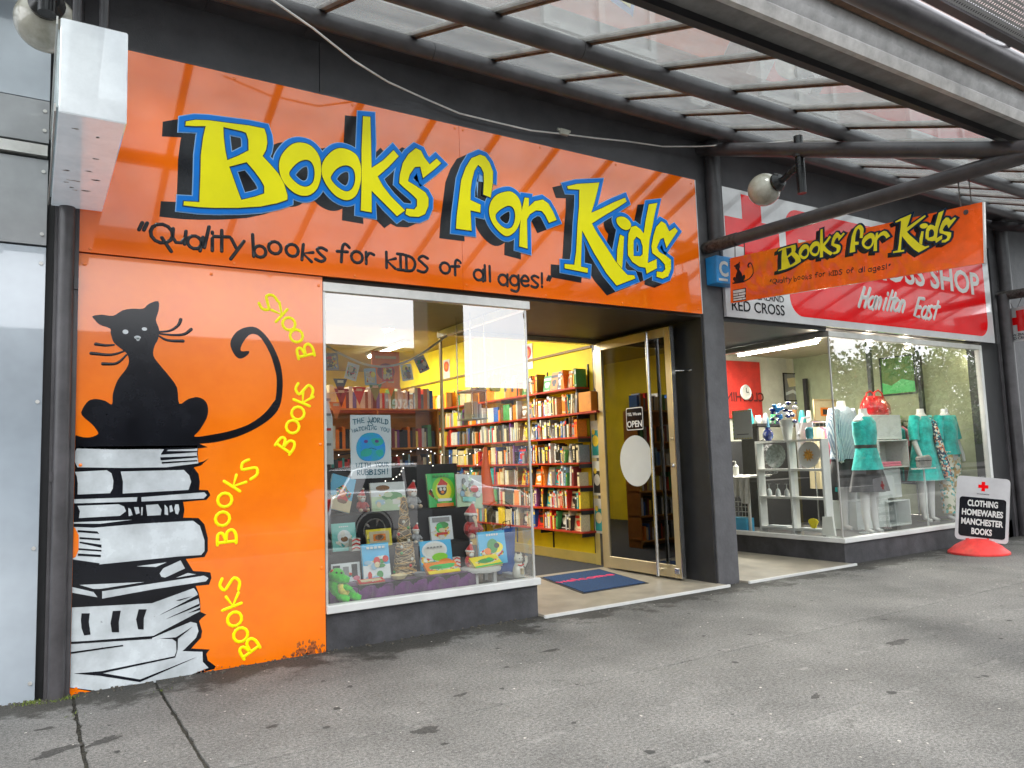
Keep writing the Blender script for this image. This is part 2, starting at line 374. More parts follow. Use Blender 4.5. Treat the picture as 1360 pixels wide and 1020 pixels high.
def write(mb, fr, s, x, y, size, r, rot=0, adv=1.25, shear=0, h=.002, sx=1, center=False, jit=0):
    W = {'l': .55, 'i': .55, ' ': .7, 'I': .8, '!': .5, 'W': 1.35, 'm': 1.35, 't': .95, '"': .6, 'Q': 1.3, "'": .4}
    tot = sum(W.get(c, 1)*adv*size*sx for c in s)
    if center: x -= tot/2*math.cos(rot); y -= tot/2*math.sin(rot)
    pos = 0
    for c in s:
        w = W.get(c, 1)*adv*size*sx
        px = x + (pos+w/2)*math.cos(rot); py = y + (pos+w/2)*math.sin(rot) + random.uniform(-jit, jit)*size
        glyph(mb, fr, c, px, py, size, r, rot, shear, h, sx=sx); pos += w
    return tot
FX = F((0, 0, 0), (1, 0, 0), (0, 0, 1))      # the street front, Y = 0, seen from the street
def rectl(x0, x1, y0, y1): return [(x0, y0), (x1, y0), (x1, y1), (x0, y1)]
def rrect(x0, x1, y0, y1, r, n=5):
    o = []
    for cx, cy, a in ((x1-r, y0+r, -90), (x1-r, y1-r, 0), (x0+r, y1-r, 90), (x0+r, y0+r, 180)):
        o += [(cx + r*math.cos(math.radians(a+90*i/n)), cy + r*math.sin(math.radians(a+90*i/n))) for i in range(n+1)]
    return o
def ell(cx, cy, rx, ry, n=24): return [(cx+rx*math.cos(2*PI*i/n), cy+ry*math.sin(2*PI*i/n)) for i in range(n)]

# ================================================================== SETTING: ground
def asphalt(name, base, spot, sc=1.0, wet=.35):
    m = bpy.data.materials.new(name); m.use_nodes = True
    t = m.node_tree; n = t.nodes; l = t.links; b = n['Principled BSDF']
    g = n.new('ShaderNodeNewGeometry'); P = g.outputs['Position']
    def noise(s, d=5, r=.6):
        q = n.new('ShaderNodeTexNoise'); q.inputs['Scale'].default_value = s*sc; q.inputs['Detail'].default_value = d; q.inputs['Roughness'].default_value = r
        l.new(P, q.inputs['Vector']); return q.outputs['Fac']
    def ramp(src, a, c0, e, c1):
        q = n.new('ShaderNodeValToRGB'); q.color_ramp.elements[0].position = a; q.color_ramp.elements[0].color = (*c0, 1)
        q.color_ramp.elements[1].position = e; q.color_ramp.elements[1].color = (*c1, 1); l.new(src, q.inputs['Fac']); return q.outputs['Color']
    def mix(mode, f, a, c):
        q = n.new('ShaderNodeMix'); q.data_type = 'RGBA'; q.blend_type = mode
        if isinstance(f, float): q.inputs['Factor'].default_value = f
        else: l.new(f, q.inputs['Factor'])
        l.new(a, q.inputs['A']); l.new(c, q.inputs['B']); return q.outputs['Result']
    c = ramp(noise(1.1, 6, .7), .3, tuple(v*.72 for v in base), .72, tuple(v*1.25 for v in base))
    c = mix('MULTIPLY', 1.0, c, ramp(noise(55, 3, .8), .3, (.36,)*3, .7, (1.5,)*3))
    c = mix('MULTIPLY', 1.0, c, ramp(noise(190, 2, .8), .3, (.32,)*3, .7, (1.65,)*3))
    c = mix('MULTIPLY', 1.0, c, ramp(noise(3.4, 8, .75), .30, (.55, .55, .54), .40, (1, 1, 1)))
    v = n.new('ShaderNodeTexVoronoi'); v.inputs['Scale'].default_value = 9*sc; l.new(P, v.inputs['Vector'])
    w = n.new('ShaderNodeRGB'); w.outputs[0].default_value = (*spot, 1)
    f = ramp(v.outputs['Distance'], .035, (1,)*3, .05, (0,)*3)
    vb = n.new('ShaderNodeMath'); vb.operation = 'GREATER_THAN'; vb.inputs[1].default_value = .88
    sp = n.new('ShaderNodeSeparateColor'); l.new(v.outputs['Color'], sp.inputs[0]); l.new(sp.outputs[0], vb.inputs[0])
    ff = n.new('ShaderNodeMath'); ff.operation = 'MULTIPLY'; l.new(f, ff.inputs[0]); l.new(vb.outputs[0], ff.inputs[1])
    c = mix('MIX', ff.outputs[0], c, w.outputs[0])
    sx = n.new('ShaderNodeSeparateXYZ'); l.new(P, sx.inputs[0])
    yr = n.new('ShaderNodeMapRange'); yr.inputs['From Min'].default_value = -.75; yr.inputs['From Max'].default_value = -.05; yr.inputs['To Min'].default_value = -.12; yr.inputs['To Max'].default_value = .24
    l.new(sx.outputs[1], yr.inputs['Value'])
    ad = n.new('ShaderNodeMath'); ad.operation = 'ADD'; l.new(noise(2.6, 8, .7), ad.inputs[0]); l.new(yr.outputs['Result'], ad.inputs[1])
    c = mix('MULTIPLY', 1.0, c, ramp(ad.outputs[0], .54, (1, 1, 1), .64, (.32, .31, .29)))  # stains along the wall foot, deepened to stand in for contact shadow
    for y0_ in (-1.79, -3.02, -2.4):
        d1 = n.new('ShaderNodeMath'); d1.operation = 'SUBTRACT'; l.new(sx.outputs[1], d1.inputs[0]); d1.inputs[1].default_value = y0_
        d2 = n.new('ShaderNodeMath'); d2.operation = 'ABSOLUTE'; l.new(d1.outputs[0], d2.inputs[0])
        d3 = n.new('ShaderNodeMapRange'); d3.inputs['From Min'].default_value = 0; d3.inputs['From Max'].default_value = .16; d3.inputs['To Min'].default_value = .10; d3.inputs['To Max'].default_value = -.12; l.new(d2.outputs[0], d3.inputs['Value'])
        d4 = n.new('ShaderNodeMath'); d4.operation = 'ADD'; l.new(d3.outputs['Result'], d4.inputs[0]); l.new(noise(9, 8, .8), d4.inputs[1])
        c = mix('MIX', ramp(d4.outputs[0], .60, (0, 0, 0), .70, (.5, .5, .5)), c, ramp(noise(3), 0, tuple(v*1.9 for v in base), 1, tuple(v*1.9 for v in base)))
    c = mix('MULTIPLY', 1.0, c, ramp(noise(1.7, 9, .8), .62, (1, 1, 1), .70, (.62, .62, .60)))
    c = mix('MULTIPLY', 1.0, c, ramp(noise(.45, 4, .6), .35, (.74, .74, .74), .65, (1.16, 1.16, 1.15)))
    c = mix('MULTIPLY', 1.0, c, ramp(noise(14, 6, .8), .22, (.5, .5, .48), .34, (1, 1, 1)))
    l.new(c, b.inputs['Base Color']); b.inputs['Roughness'].default_value = .82; b.inputs['Specular IOR Level'].default_value = wet
    bp = n.new('ShaderNodeBump'); bp.inputs['Strength'].default_value = .5; bp.inputs['Distance'].default_value = .004
    l.new(noise(120, 3, .8), bp.inputs['Height'])
    bp2 = n.new('ShaderNodeBump'); bp2.inputs['Strength'].default_value = .4; bp2.inputs['Distance'].default_value = .03
    l.new(noise(2.2, 4, .6), bp2.inputs['Height']); l.new(bp.outputs['Normal'], bp2.inputs['Normal']); l.new(bp2.outputs['Normal'], b.inputs['Normal'])
    MATS[name] = m; return m
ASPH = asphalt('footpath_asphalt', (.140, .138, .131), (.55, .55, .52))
ROADM = asphalt('road_asphalt', (.07, .07, .068), (.2, .2, .2))
DIRT = M('joint_dirt', (.045, .042, .032), .9, var=.5, scale=60, bump=.8, bscale=120)
S('ground', box(-60, 120, -6.45, 40, -.6, -.0125), DIRT)
def slab(x0, x1, y0, y1, j=.006, z=0, skip=()):
    """a sheet of paving with slightly broken edges"""
    def edge(ax, ay, bx, by):
        n = max(2, int(math.hypot(bx-ax, by-ay)/.05)); n = min(n, 260)
        dx, dy = by-ay, -(bx-ax); q = math.hypot(dx, dy); dx /= q; dy /= q; o = []
        for i in range(n):
            r = random.uniform(0, j)*(1+2*(random.random() > .88)); o.append((ax+(bx-ax)*i/n-dx*r, ay+(by-ay)*i/n-dy*r))
        return o
    l = edge(x0, y0, x1, y0)+edge(x1, y0, x1, y1)+edge(x1, y1, x0, y1)+edge(x0, y1, x0, y0)
    return [(x, y, z-.0115) for x, y in l]
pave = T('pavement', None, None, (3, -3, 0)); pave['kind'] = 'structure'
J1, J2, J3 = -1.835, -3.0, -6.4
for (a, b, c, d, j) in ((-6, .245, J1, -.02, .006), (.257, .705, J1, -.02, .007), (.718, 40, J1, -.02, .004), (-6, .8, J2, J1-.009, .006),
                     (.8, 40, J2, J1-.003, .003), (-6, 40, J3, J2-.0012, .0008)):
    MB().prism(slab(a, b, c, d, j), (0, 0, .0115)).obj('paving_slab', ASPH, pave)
S('kerb', MB().box(-60, 120, -6.56, -6.4, -.3, .0), M('kerb_concrete', (.3, .3, .28), .8, bump=.3), bevel=.012)
S('road', box(-60, 120, -17.5, -6.56, -.34, -.14), ROADM)
S('far_footpath', box(-60, 120, -40, -17.5, -.34, 0), ROADM)
S('road_line', MB().box(-60, 120, -12.05, -11.95, -.14, -.136), WHITE)

# ================================================================== BOOKSHOP BUILDING
BB = T('bookshop_building', 'dark grey shop front building that carries the big orange bookshop sign and the cat mural', 'building', (3, .1, 0))
def P(name, mb, m, par=BB, **k): return mb.obj(name, m, par, **k)
xs = atY(424, 70, 0).x
P('cladding_panel', box(.24, xs-.003, .0, .1, 4.1, 5.15), GREY)
P('cladding_panel', box(xs+.003, 5.93, .0, .1, 4.1, 5.15), GREY)
P('upper_wall', box(-.0, 6.23, .1, .35, 2.78, 5.15), GREY)
P('entrance_soffit', box(1.86, 5.93, .02, 1.75, 2.75, 2.778), M('soffit_brown', (.03, .024, .016), .5))
P('mural_wall', box(.1, 1.85, .01, .25, -.05, 2.78), GREY)
pil = P('pilaster', MB().box(.10, .236, -.05, .1, -.05, 4.9), STEEL)
# pier between the two shops, with the round column on its upper half
P('pier', box(5.926, 6.226, .0, 1.9, -.03, 4.9), M('pier_grey', (.092, .090, .096), .5, var=.14, bump=.25, bscale=30, chips=CHG), bevel=.004)
P('reveal_lining', MB().box(5.905, 5.926, .02, 1.66, .0, 2.75), DARK)
# plinth below the window, front and return
P('plinth', MB().box(1.856, 3.72, .0, .11, -.05, .262), M('plinth_grey', (.055, .054, .059), .6, var=.25, scale=5, bump=.3, chips=(((.20, .19, .18), 12, .68), ((.32, .31, .3), 30, .74))), bevel=.004)
P('plinth', MB().box(3.61, 3.718, .11, 1.7, -.05, .262), MATS['plinth_grey'])
def wframe(x0, x1, z0, z1, mat):
    sill = P('window_sill', MB().box(x0-.003, x1+.02, -.035, .07, .262, .318), WHITE, bevel=.004)
    return sill
WF = T('window_frame', None, None, (2.8, 0, 0)); WF.parent = BB; WF.location = (2.8-3, 0-.1, 0)
box(1.853, 3.735, -.04, .06, .264, .322).obj('sill', WHITE, WF, bevel=.005)
box(3.66, 3.735, .06, 1.7, .264, .322).obj('sill', WHITE, WF, bevel=.005)
box(1.853, 3.735, -.02, .055, 2.66, 2.735).obj('head_rail', ALU, WF, bevel=.004)
box(3.67, 3.735, .055, 1.7, 2.66, 2.735).obj('head_rail', ALU, WF, bevel=.004)
box(1.854, 1.872, -.01, .04, .322, 2.66).obj('jamb', ALU, WF)
box(3.688, 3.706, .004, .018, .322, 2.66).obj('corner_bead', ALU, WF)
box(1.874, 3.686, .006, .012, .322, 2.66).obj('window_pane', GLASS, BB)
box(3.694, 3.700, .02, 1.63, .322, 2.66).obj('window_pane', GLASSR, BB)
# entrance head and door
DF = T('door_frame', None, None, (4.8, 1.72, 0)); DF.parent = BB; DF.location = (1.8, 1.62, 0)
box(3.74, 5.905, 1.68, 1.76, 2.70, 2.75).obj('transom', GOLD, DF)
box(5.84, 5.905, 1.66, 1.74, .02, 2.70).obj('jamb', GOLD, DF)
box(3.70, 3.72, 1.68, 1.72, .02, 2.70).obj('jamb', GOLD, DF)
DR = T('door', 'glass shop door', None, (5.78, 1.6, 0)); del DR['label']; DR.parent = BB; DR.location = (5.78-3, 1.6-.1, 0)
dx0, dx1, dy0, dy1, dz0, dz1 = 5.755, 5.80, .345, 1.60, .045, 2.70
fr = MB().box(dx0, dx1, dy0, dy0+.085, dz0, dz1).box(dx0, dx1, dy1-.085, dy1, dz0, dz1).box(dx0, dx1, dy0+.085, dy1-.085, dz1-.10, dz1).box(dx0, dx1, dy0+.085, dy1-.085, dz0, dz0+.13)
fr.obj('door_frame', GOLD, DR, bevel=.003)
box(5.774, 5.780, dy0+.085, dy1-.085, dz0+.13, dz1-.10).obj('door_pane', DGLASS, DR)
box(dx0-.004, dx1+.004, dy0-.012, dy0-.001, dz0, dz1).obj('edge_strip', SILVER, DR)
h = MB().tube([(5.70, .64, .05), (5.70, .64, 2.68)], .02, 12)
for z in (.12, 2.6): h.tube([(5.70, .64, z), (5.757, .64, z)], .012, 8)
h.obj('pull_bar', SILVER, DR)
MB().box(5.735, 5.755, .36, .43, .09, .15).obj('bottom_bolt', SILVER, DR, bevel=.003)
MB().lathe([(.02, 0), (.024, .01), (.012, .022)], (5.755, .385, 1.22), 12, R=align((-1, 0, 0))).obj('lock', SILVER, DR)
MB().lathe([(.016, 0), (.02, .01), (.01, .02)], (5.755, .385, 1.5), 12, R=align((-1, 0, 0))).obj('lock', GOLD, DR)
stay = MB().tube([(5.80, .34, 2.22), (5.90, .30, 2.22)], .008, 8).tube([(5.90, .18, 2.215), (5.90, .36, 2.215)], .01, 8)
stay.obj('door_stay', SILVER, DR)
FD = F((5.7545+.019, 0, 0), (0, -1, 0), (0, 0, 1))     # outer side of the door pane; u runs towards the street
dot = poly(FD, [ell(-(atX(824, 612, 5.774).y+atX(867, 612, 5.774).y)/2, 1.275, (atX(824, 612, 5.774).y-atX(867, 612, 5.774).y)/2, .285, 40)], .001, .002, 'oval_sticker', M('frosted_vinyl', (.50, .52, .52), .6, var=.02), None)
tag(dot, 'large pale grey oval sticker in the middle of the open glass door', 'sticker')
op = T('open_sign', 'small black and white OPEN sign stuck on the glass shop door', 'sign', FD.p(-.98, 1.61, .002))
poly(FD, [rrect(-1.12, -.84, 1.62, 1.875, .02)], .001, .003, 'board', M('sign_white_card', (.7,)*3, .4), op)
poly(FD, [rrect(-1.11, -.85, 1.63, 1.865, .018)], .004, .002, 'border', BLACKP, op)
text(FD, 'OPEN', -.98, 1.655, .10, M('sign_white_card', (.7,)*3, .4), op, h=.006, bold=.02, align='CENTER', sx=.98)
text(FD, 'YES, We are', -.98, 1.785, .048, M('sign_white_card', (.7,)*3, .4), op, h=.006, bold=.02, align='CENTER', sx=.95)
# entrance floor
TILE = M('entrance_tile', (.32, .285, .225), .35, var=.15, scale=5, bump=.05)
S('entrance_floor', MB().box(3.72, 5.926, -.11, 1.75, -.03, .02), TILE)
S('entrance_nosing', MB().box(3.70, 5.94, -.135, -.11, -.03, .024), WHITE)
S('red_cross_entrance_floor', MB().box(6.226, 8.0, -.11, 2.0, -.03, .02), TILE)
S('red_cross_entrance_nosing', MB().box(6.226, 8.02, -.135, -.11, -.03, .024), WHITE)

# upper storey seen through the canopy glass
UP = T('upper_storey', 'pink brick upper storey with white window frames seen through the canopy glass', 'building', (8, .4, 5.1))
BRK = bpy.data.materials.new('pink_brick'); BRK.use_nodes = True
_n = BRK.node_tree.nodes; _b = _n.new('ShaderNodeTexBrick'); _g = _n.new('ShaderNodeNewGeometry'); _mp = _n.new('ShaderNodeMapping')
_mp.inputs['Rotation'].default_value = (PI/2, 0, 0); _b.inputs['Color1'].default_value = (.22, .165, .155, 1); _b.inputs['Color2'].default_value = (.19, .145, .135, 1)
_b.inputs['Mortar'].default_value = (.3, .27, .26, 1); _b.inputs['Scale'].default_value = 4.3; _b.inputs['Mortar Size'].default_value = .012
BRK.node_tree.links.new(_g.outputs['Position'], _mp.inputs['Vector']); BRK.node_tree.links.new(_mp.outputs['Vector'], _b.inputs['Vector'])
BRK.node_tree.links.new(_b.outputs['Color'], _n['Principled BSDF'].inputs['Base Color']); _n['Principled BSDF'].inputs['Roughness'].default_value = .85
MATS['pink_brick'] = BRK
box(-4, 30, .30, .6, 5.15, 9.5).obj('brick_wall', BRK, UP)
box(-4, 30, .12, .30, 5.15, 5.50).obj('ledge', M('ledge_grey', (.32, .32, .31), .6), UP)
for k in range(9):
    x0 = -2.2 + k*3.2
    w = T('window', None, None, (x0, .3, 5.6)); w.parent = UP; w.location = Vector((x0, .3, 5.6)) - UP.location
    f = MB().box(x0, x0+1.5, .24, .30, 5.62, 5.70).box(x0, x0+1.5, .24, .30, 7.0, 7.08).box(x0, x0+.08, .24, .30, 5.7, 7.0).box(x0+1.42, x0+1.5, .24, .30, 5.7, 7.0).box(x0+.71, x0+.79, .24, .30, 5.7, 7.0)
    f.obj('frame', MATS['ledge_grey'], w)
    box(x0+.08, x0+1.42, .28, .29, 5.7, 7.0).obj('pane', M('pale_pane', (.24, .23, .23), .15), w)

# ================================================================== NEIGHBOUR ON THE LEFT
NB = T('neighbour_wall', 'pale blue grey panelled wall of the neighbouring shop at the left edge', 'wall', (-2, 0, 0))
PB = M('pale_blue_panel', (.38, .43, .48), .14, var=.12, scale=.8, coat=1, ior=1.7, bump=.01)
PG = M('pale_grey_panel', (.32, .33, .34), .3, var=.12, scale=1.5, coat=.5)
for x0, x1 in ((-1.25, .055), (-2.6, -1.27), (-4, -2.62)):
    box(x0, x1, .0, .05, -.06, 2.785).obj('cladding_panel', PB, NB)
    box(x0, x1, .0, .05, 2.80, 3.36).obj('cladding_panel', PG, NB)
    box(x0, x1, -.01, .05, 3.47, 3.75).obj('cladding_panel', PG, NB)
    box(x0, x1, .0, .05, 3.76, 5.1).obj('cladding_panel', PB, NB)
MB().box(-4, .05, -.025, .05, 3.38, 3.45).obj('rail', ALU, NB)
box(-4, .10, .05, .3, -.06, 5.3).obj('backing_wall', DARK, NB)
sc = MB()
for z in (.1, .9, 1.8, 2.68, 2.87, 3.28, 3.55, 3.68): sc.lathe([(.012, 0), (.012, .006)], (.03, -.001 if z<3.4 else -.011, z), 8, R=align((0, -1, 0)))
sc.obj('screw', ALU, NB)
P('half_round_trim', MB().tube([(.165, -.055, -.05), (.165, -.055, 4.55)], .048, 14), STEEL)
P('trim_bracket', MB().box(.10, .20, -.07, -.03, 1.30, 1.36).box(.19, .236, -.065, -.03, 2.52, 2.60), STEEL)

# ================================================================== CANOPY
CN = T('canopy', 'grey steel and glass street canopy sloping out above both shop fronts', 'canopy', (6, -1.5, 3.4))
def CP(name, mb, m, **k): return mb.obj(name, m, CN, **k)
raf = lambda y: 4.571 + .37*y
glz = lambda y: 4.815 + .381*y
for X in (0.2, 6.0, 12.1, 18.2):
    CP('rafter', MB().tube([(X, -.02, raf(0)), (X, -3.14, raf(-3.14))], .068, 14), STEEL)
    if X > 1: CP('tie_pipe', MB().tube([(X, .0, 3.492), (X, -3.45, 3.379)], .062, 14), STEEL)
    if X > 1: CP('column', MB().tube([(X+.115, -.07, 3.49), (X+.115, -.07, 4.65)], .085, 18), STEEL)
    if X > 1: CP('collar', MB().tube([(X, -.02, 3.49), (X, -.45, 3.477)], .068, 14), M('rusty_steel', (.06, .055, .05), .6, var=.5, scale=25, bump=.4))
for x0, x1 in ((-6, 2.6), (2.604, 6.0), (6.0, 9.0), (9.004, 12.1), (12.1, 19)):
    CP('purlin', MB().tube([(x0, -.45, 4.56), (x1, -.45, 4.56)], .068, 14), STEEL)
for x0, x1 in ((-6, 3.1), (3.104, 6.02), (6.02, 12.1), (12.1, 19)):
    CP('purlin', MB().tube([(x0, -1.685, 4.095), (x1, -1.685, 4.095)], .066, 14), STEEL)
TIMB = M('timber_edge', (.17, .085, .04), .6, var=.3, scale=12)
BARG = M('bar_grey', (.30, .295, .28), .5, var=.2)
for k in range(-6, 18):
    X = 6.0 - .7145*5 + .7145*k + .7145
    if abs(X-6) < .02 : X = 6.0
    p0, p1 = (X, -.05, glz(-.05)), (X, -2.93, glz(-2.93))
    b = CP('glazing_bar', MB().beam(p0, p1, .06, .035), BARG)
    MB().beam((X+.018, -.05, glz(-.05)-.024), (X+.018, -2.93, glz(-2.93)-.024), .016, .014).obj('timber_strip', TIMB, CN)
    MB().box(X-.03, X+.03, -1.73, -1.64, 4.15, glz(-1.69)-.02).obj('cleat', STEEL, CN)
    q = MB(); xa, xb = X+.033, X+.7145-.033
    q.add([(xa, -.05, glz(-.05)), (xb, -.05, glz(-.05)), (xb, -2.93, glz(-2.93)), (xa, -2.93, glz(-2.93)),
           (xa, -.05, glz(-.05)+.006), (xb, -.05, glz(-.05)+.006), (xb, -2.93, glz(-2.93)+.006), (xa, -2.93, glz(-2.93)+.006)],
          [(0,3,2,1),(4,5,6,7),(0,1,5,4),(1,2,6,5),(2,3,7,6),(3,0,4,7)])
    q.obj('glass_pane', ROOFG, CN)
    MB().box(xa-.033, xb+.03, -.36, -.0, 4.655, 4.685).obj('flashing_board', STEEL, CN)
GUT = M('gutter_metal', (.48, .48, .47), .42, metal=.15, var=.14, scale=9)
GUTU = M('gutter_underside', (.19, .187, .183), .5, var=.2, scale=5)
g0, g1 = -7, 30
CP('gutter_inner_flange', MB().box(g0, g1, -2.935, -2.885, 3.585, 3.66), DARK)
CP('gutter_underside', MB().box(g0, g1, -3.135, -2.935, 3.630, 3.66), GUTU)
gp = [(-3.135, 3.60), (-3.155, 3.66), (-3.14, 3.68), (-3.165, 3.73), (-3.15, 3.745), (-3.17, 3.80), (-3.155, 3.82), (-3.175, 3.86), (-3.12, 3.86), (-3.115, 3.66), (-3.10, 3.60)]
CP('gutter_face', MB().prism([(g0, y, z) for y, z in gp], (g1-g0, 0, 0)), GUT)
CP('timber_fascia', MB().box(g0, g1, -3.26, -3.18, 3.80, 3.88), TIMB)
CP('outer_pipe', MB().tube([(g0, -3.42, 3.70), (g1, -3.42, 3.70)], .075, 16), STEEL)
CP('outer_pipe', MB().tube([(g0, -3.56, 3.78), (g1, -3.56, 3.78)], .022, 8), STEEL)
for X in (0.0, 2.3, 5.0, 7.7, 10.4):
    CP('outer_bracket', MB().box(X-.05, X+.05, -3.44, -3.38, 3.76, 3.95).tube([(X, -3.45, 3.74), (X, -3.9, 3.98)], .018, 8), STEEL)
# perforated sheets beyond the gutter
PERF = bpy.data.materials.new('perforated_steel'); PERF.use_nodes = True
_t = PERF.node_tree; _n = _t.nodes; _p = _n['Principled BSDF']; _p.inputs['Base Color'].default_value = (.42, .42, .42, 1); _p.inputs['Metallic'].default_value = .3; _p.inputs['Roughness'].default_value = .45
_tc = _n.new('ShaderNodeTexCoord'); _v = _n.new('ShaderNodeTexVoronoi'); _v.inputs['Randomness'].default_value = 0; _v.inputs['Scale'].default_value = 42
_v.voronoi_dimensions = '2D'; _m = _n.new('ShaderNodeMath'); _m.operation = 'LESS_THAN'; _m.inputs[1].default_value = .33
_tr = _n.new('ShaderNodeBsdfTransparent'); _mx = _n.new('ShaderNodeMixShader')
_t.links.new(_tc.outputs['Object'], _v.inputs['Vector']); _t.links.new(_v.outputs['Distance'], _m.inputs[0]); _t.links.new(_m.outputs[0], _mx.inputs[0])
_t.links.new(_p.outputs[0], _mx.inputs[1]); _t.links.new(_tr.outputs[0], _mx.inputs[2]); _t.links.new(_mx.outputs[0], _n['Material Output'].inputs[0])
MATS['perforated_steel'] = PERF
for k in range(-3, 9):
    x = k*2.7 - .3
    o = MB().box(x+.02, x+2.66, -.5, .0, 0, .003).obj('perforated_sheet', PERF, CN)
    o.rotation_euler = (math.radians(-26), 0, 0); o.location = Vector((0, -3.62, 3.66)) - CN.location
    MB().beam((x+.02, -3.60, 3.66), (x+2.66, -3.60, 3.66), .05, .03).obj('sheet_rail', STEEL, CN)
    MB().beam((x, -3.60, 3.63), (x, -4.1, 3.87), .03, .05).obj('outrigger', STEEL, CN)
# the wide post at the kerb, outside the frame but mirrored in the shop window
po = MB().box(4.70, 5.28, -4.5, -4.0, 0, 4.0).obj('kerb_post', M('post_dark', (.03, .03, .033), .6), None, 'wide dark square post at the kerb mirrored in the bookshop window', 'post', bevel=.02)

# ================================================================== ORANGE FASCIA SIGN
def fa(px, py): q = atY(px, py, -.035); return (q.x, q.z)
def tr(pts, ox, oy, s): return [fa(ox+x/s, oy+y/s) for x, y in pts]
SG = T('shop_sign', 'long glossy orange sign with yellow cartoon lettering above the bookshop window', 'sign', (3, -.02, 2.78))
jx = fa(613, 300)[0]
ZT = 4.21
MB().prism([(.236, -.035, 2.775), (jx-.0015, -.035, 2.775), (jx-.0015, -.035, ZT), (.236, -.035, ZT)], (0, .034, 0)).obj('sign_board', ORANGE, SG)
MB().prism([(jx+.0015, -.035, 2.775), (5.872, -.035, 2.775), (5.872, -.035, ZT), (jx+.0015, -.035, ZT)], (0, .034, 0)).obj('sign_board', ORANGE, SG)
MB().box(.236, 5.872, -.037, -.0, ZT+.001, ZT+.012).obj('edge_trim', STEEL, SG)
MB().box(5.873, 5.882, -.037, -.0, 2.775, ZT).obj('edge_trim', SIGNW, SG)
FS = F((0, -.035, 0), (1, 0, 0), (0, 0, 1))
LET = {}
s67 = 1360/204
R1, R2, R3, R4, R5 = (210, 140), (350, 140), (450, 150), (580, 190), (720, 230)
RAW = [
 ('B', R1, [[(242,150),(330,135),(450,140),(600,160),(800,185),(935,212),(955,270),(962,340),(950,400),(920,455),(990,530),(1060,610),(1110,700),(1140,800),(1138,840),(1050,870),(900,900),(700,912),(500,912),(350,905),(222,890),(225,855),(362,862),(372,600),(375,450),(395,290),(418,190),(330,190),(240,185)],
   [(573,198),(740,235),(775,250),(795,310),(797,405),(700,455),(608,492),(590,400),(577,290)], [(625,548),(780,508),(850,590),(905,665),(935,720),(935,785),(850,815),(732,843),(690,730),(655,630)]], 0),
 ('o', R2, [[(320,335),(400,355),(460,410),(495,480),(503,560),(500,650),(470,740),(410,795),(340,805),(270,780),(200,720),(150,640),(133,550),(145,470),(190,400),(250,350)],[(362,487),(410,500),(440,550),(447,620),(430,690),(380,725),(320,715),(260,670),(222,615),(240,570),(300,510)]], 1),
 ('o', R2, [[(690,385),(760,405),(820,450),(850,520),(858,600),(850,700),(820,790),(770,835),(710,842),(640,810),(580,750),(530,670),(508,590),(520,510),(570,440),(630,395)],[(722,535),(780,560),(803,610),(803,680),(780,740),(735,768),(680,750),(630,710),(590,655),(605,610),(650,560)]], 1),
 ('k', R2, [[(875,103),(938,108),(945,330),(950,560),(1050,495),(1145,402),(1190,455),(1100,550),(1003,635),(1050,720),(1120,810),(1245,935),(1175,985),(1080,890),(950,760),(950,952),(855,935),(862,700),(862,400)]], 0),
 ('s', R3, [[(675,318),(720,340),(750,400),(797,462),(858,410),(898,450),(830,510),(738,582),(715,480),(665,485),(620,550),(605,610),(680,655),(760,710),(787,760),(785,830),(755,900),(700,925),(620,920),(583,900),(592,852),(660,860),(685,830),(685,770),(640,725),(570,665),(528,625),(535,550),(560,450),(610,370)]], 0),
 ('f', R4, [[(375,108),(420,125),(460,180),(490,260),(487,360),(470,487),(403,460),(410,350),(408,270),(385,220),(358,198),(325,250),(305,330),(292,420),(290,510),(380,550),(378,620),(290,600),(300,780),(163,762),(170,650),(195,450),(210,330),(250,220),(300,140)]], 0),
 ('o', R4, [[(620,433),(670,445),(715,490),(740,560),(740,660),(710,750),(670,800),(620,828),(570,810),(510,750),(470,680),(455,600),(475,520),(530,460)],[(620,560),(665,575),(685,630),(680,700),(655,750),(610,762),(560,735),(520,685),(515,635),(560,590)]], 1),
 ('r', R4, [[(770,487),(807,492),(805,570),(860,520),(930,505),(980,540),(1020,610),(1053,685),(985,710),(950,640),(920,605),(870,600),(815,635),(790,680),(795,938),(722,918),(728,750),(745,600)]], 0),
 ('K', R5, [[(212,122),(300,100),(400,95),(497,88),(480,160),(455,260),(425,355),(520,315),(620,265),(725,222),(738,255),(640,320),(530,385),(430,450),(480,540),(560,660),(640,785),(690,845),(745,905),(805,908),(815,935),(650,998),(560,890),(450,710),(345,510),(338,680),(333,832),(395,845),(393,885),(190,845),(190,808),(275,815),(292,700),(305,450),(318,300),(320,150),(220,145)]], 0),
 ('i', R5, [[(680,548),(715,565),(708,700),(698,848),(652,792),(655,680)]], 0),
 ('i_dot', R5, [[(650,405),(690,388),(740,405),(775,450),(770,490),(735,508),(690,490),(655,450)]], 1),
 ('d', R5, [[(935,280),(1010,268),(985,370),(965,480),(940,600),(930,720),(925,800),(1003,765),(1005,845),(915,893),(905,840),(850,830),(790,790),(750,730),(748,640),(755,540),(780,480),(820,470),(860,500),(890,540),(905,430)],[(825,565),(860,590),(880,650),(880,720),(860,740),(800,738),(798,660),(800,600)]], 0),
 ('s', R5, [[(1045,430),(1080,450),(1115,520),(1165,485),(1190,515),(1090,665),(1065,575),(1035,590),(1005,660),(1025,700),(1085,735),(1130,770),(1130,850),(1105,915),(1055,937),(1003,920),(1005,875),(1055,880),(1080,855),(1075,810),(1030,760),(965,710),(958,650),(975,560),(1000,480)]], 0)]
LOGO = []
for nm, R_, loops, sm in RAW:
    ls = [tr(l, R_[0], R_[1], s67) for l in loops]
    if sm: ls = [smooth(l, 3) for l in ls]
    LOGO.append((nm, ls))
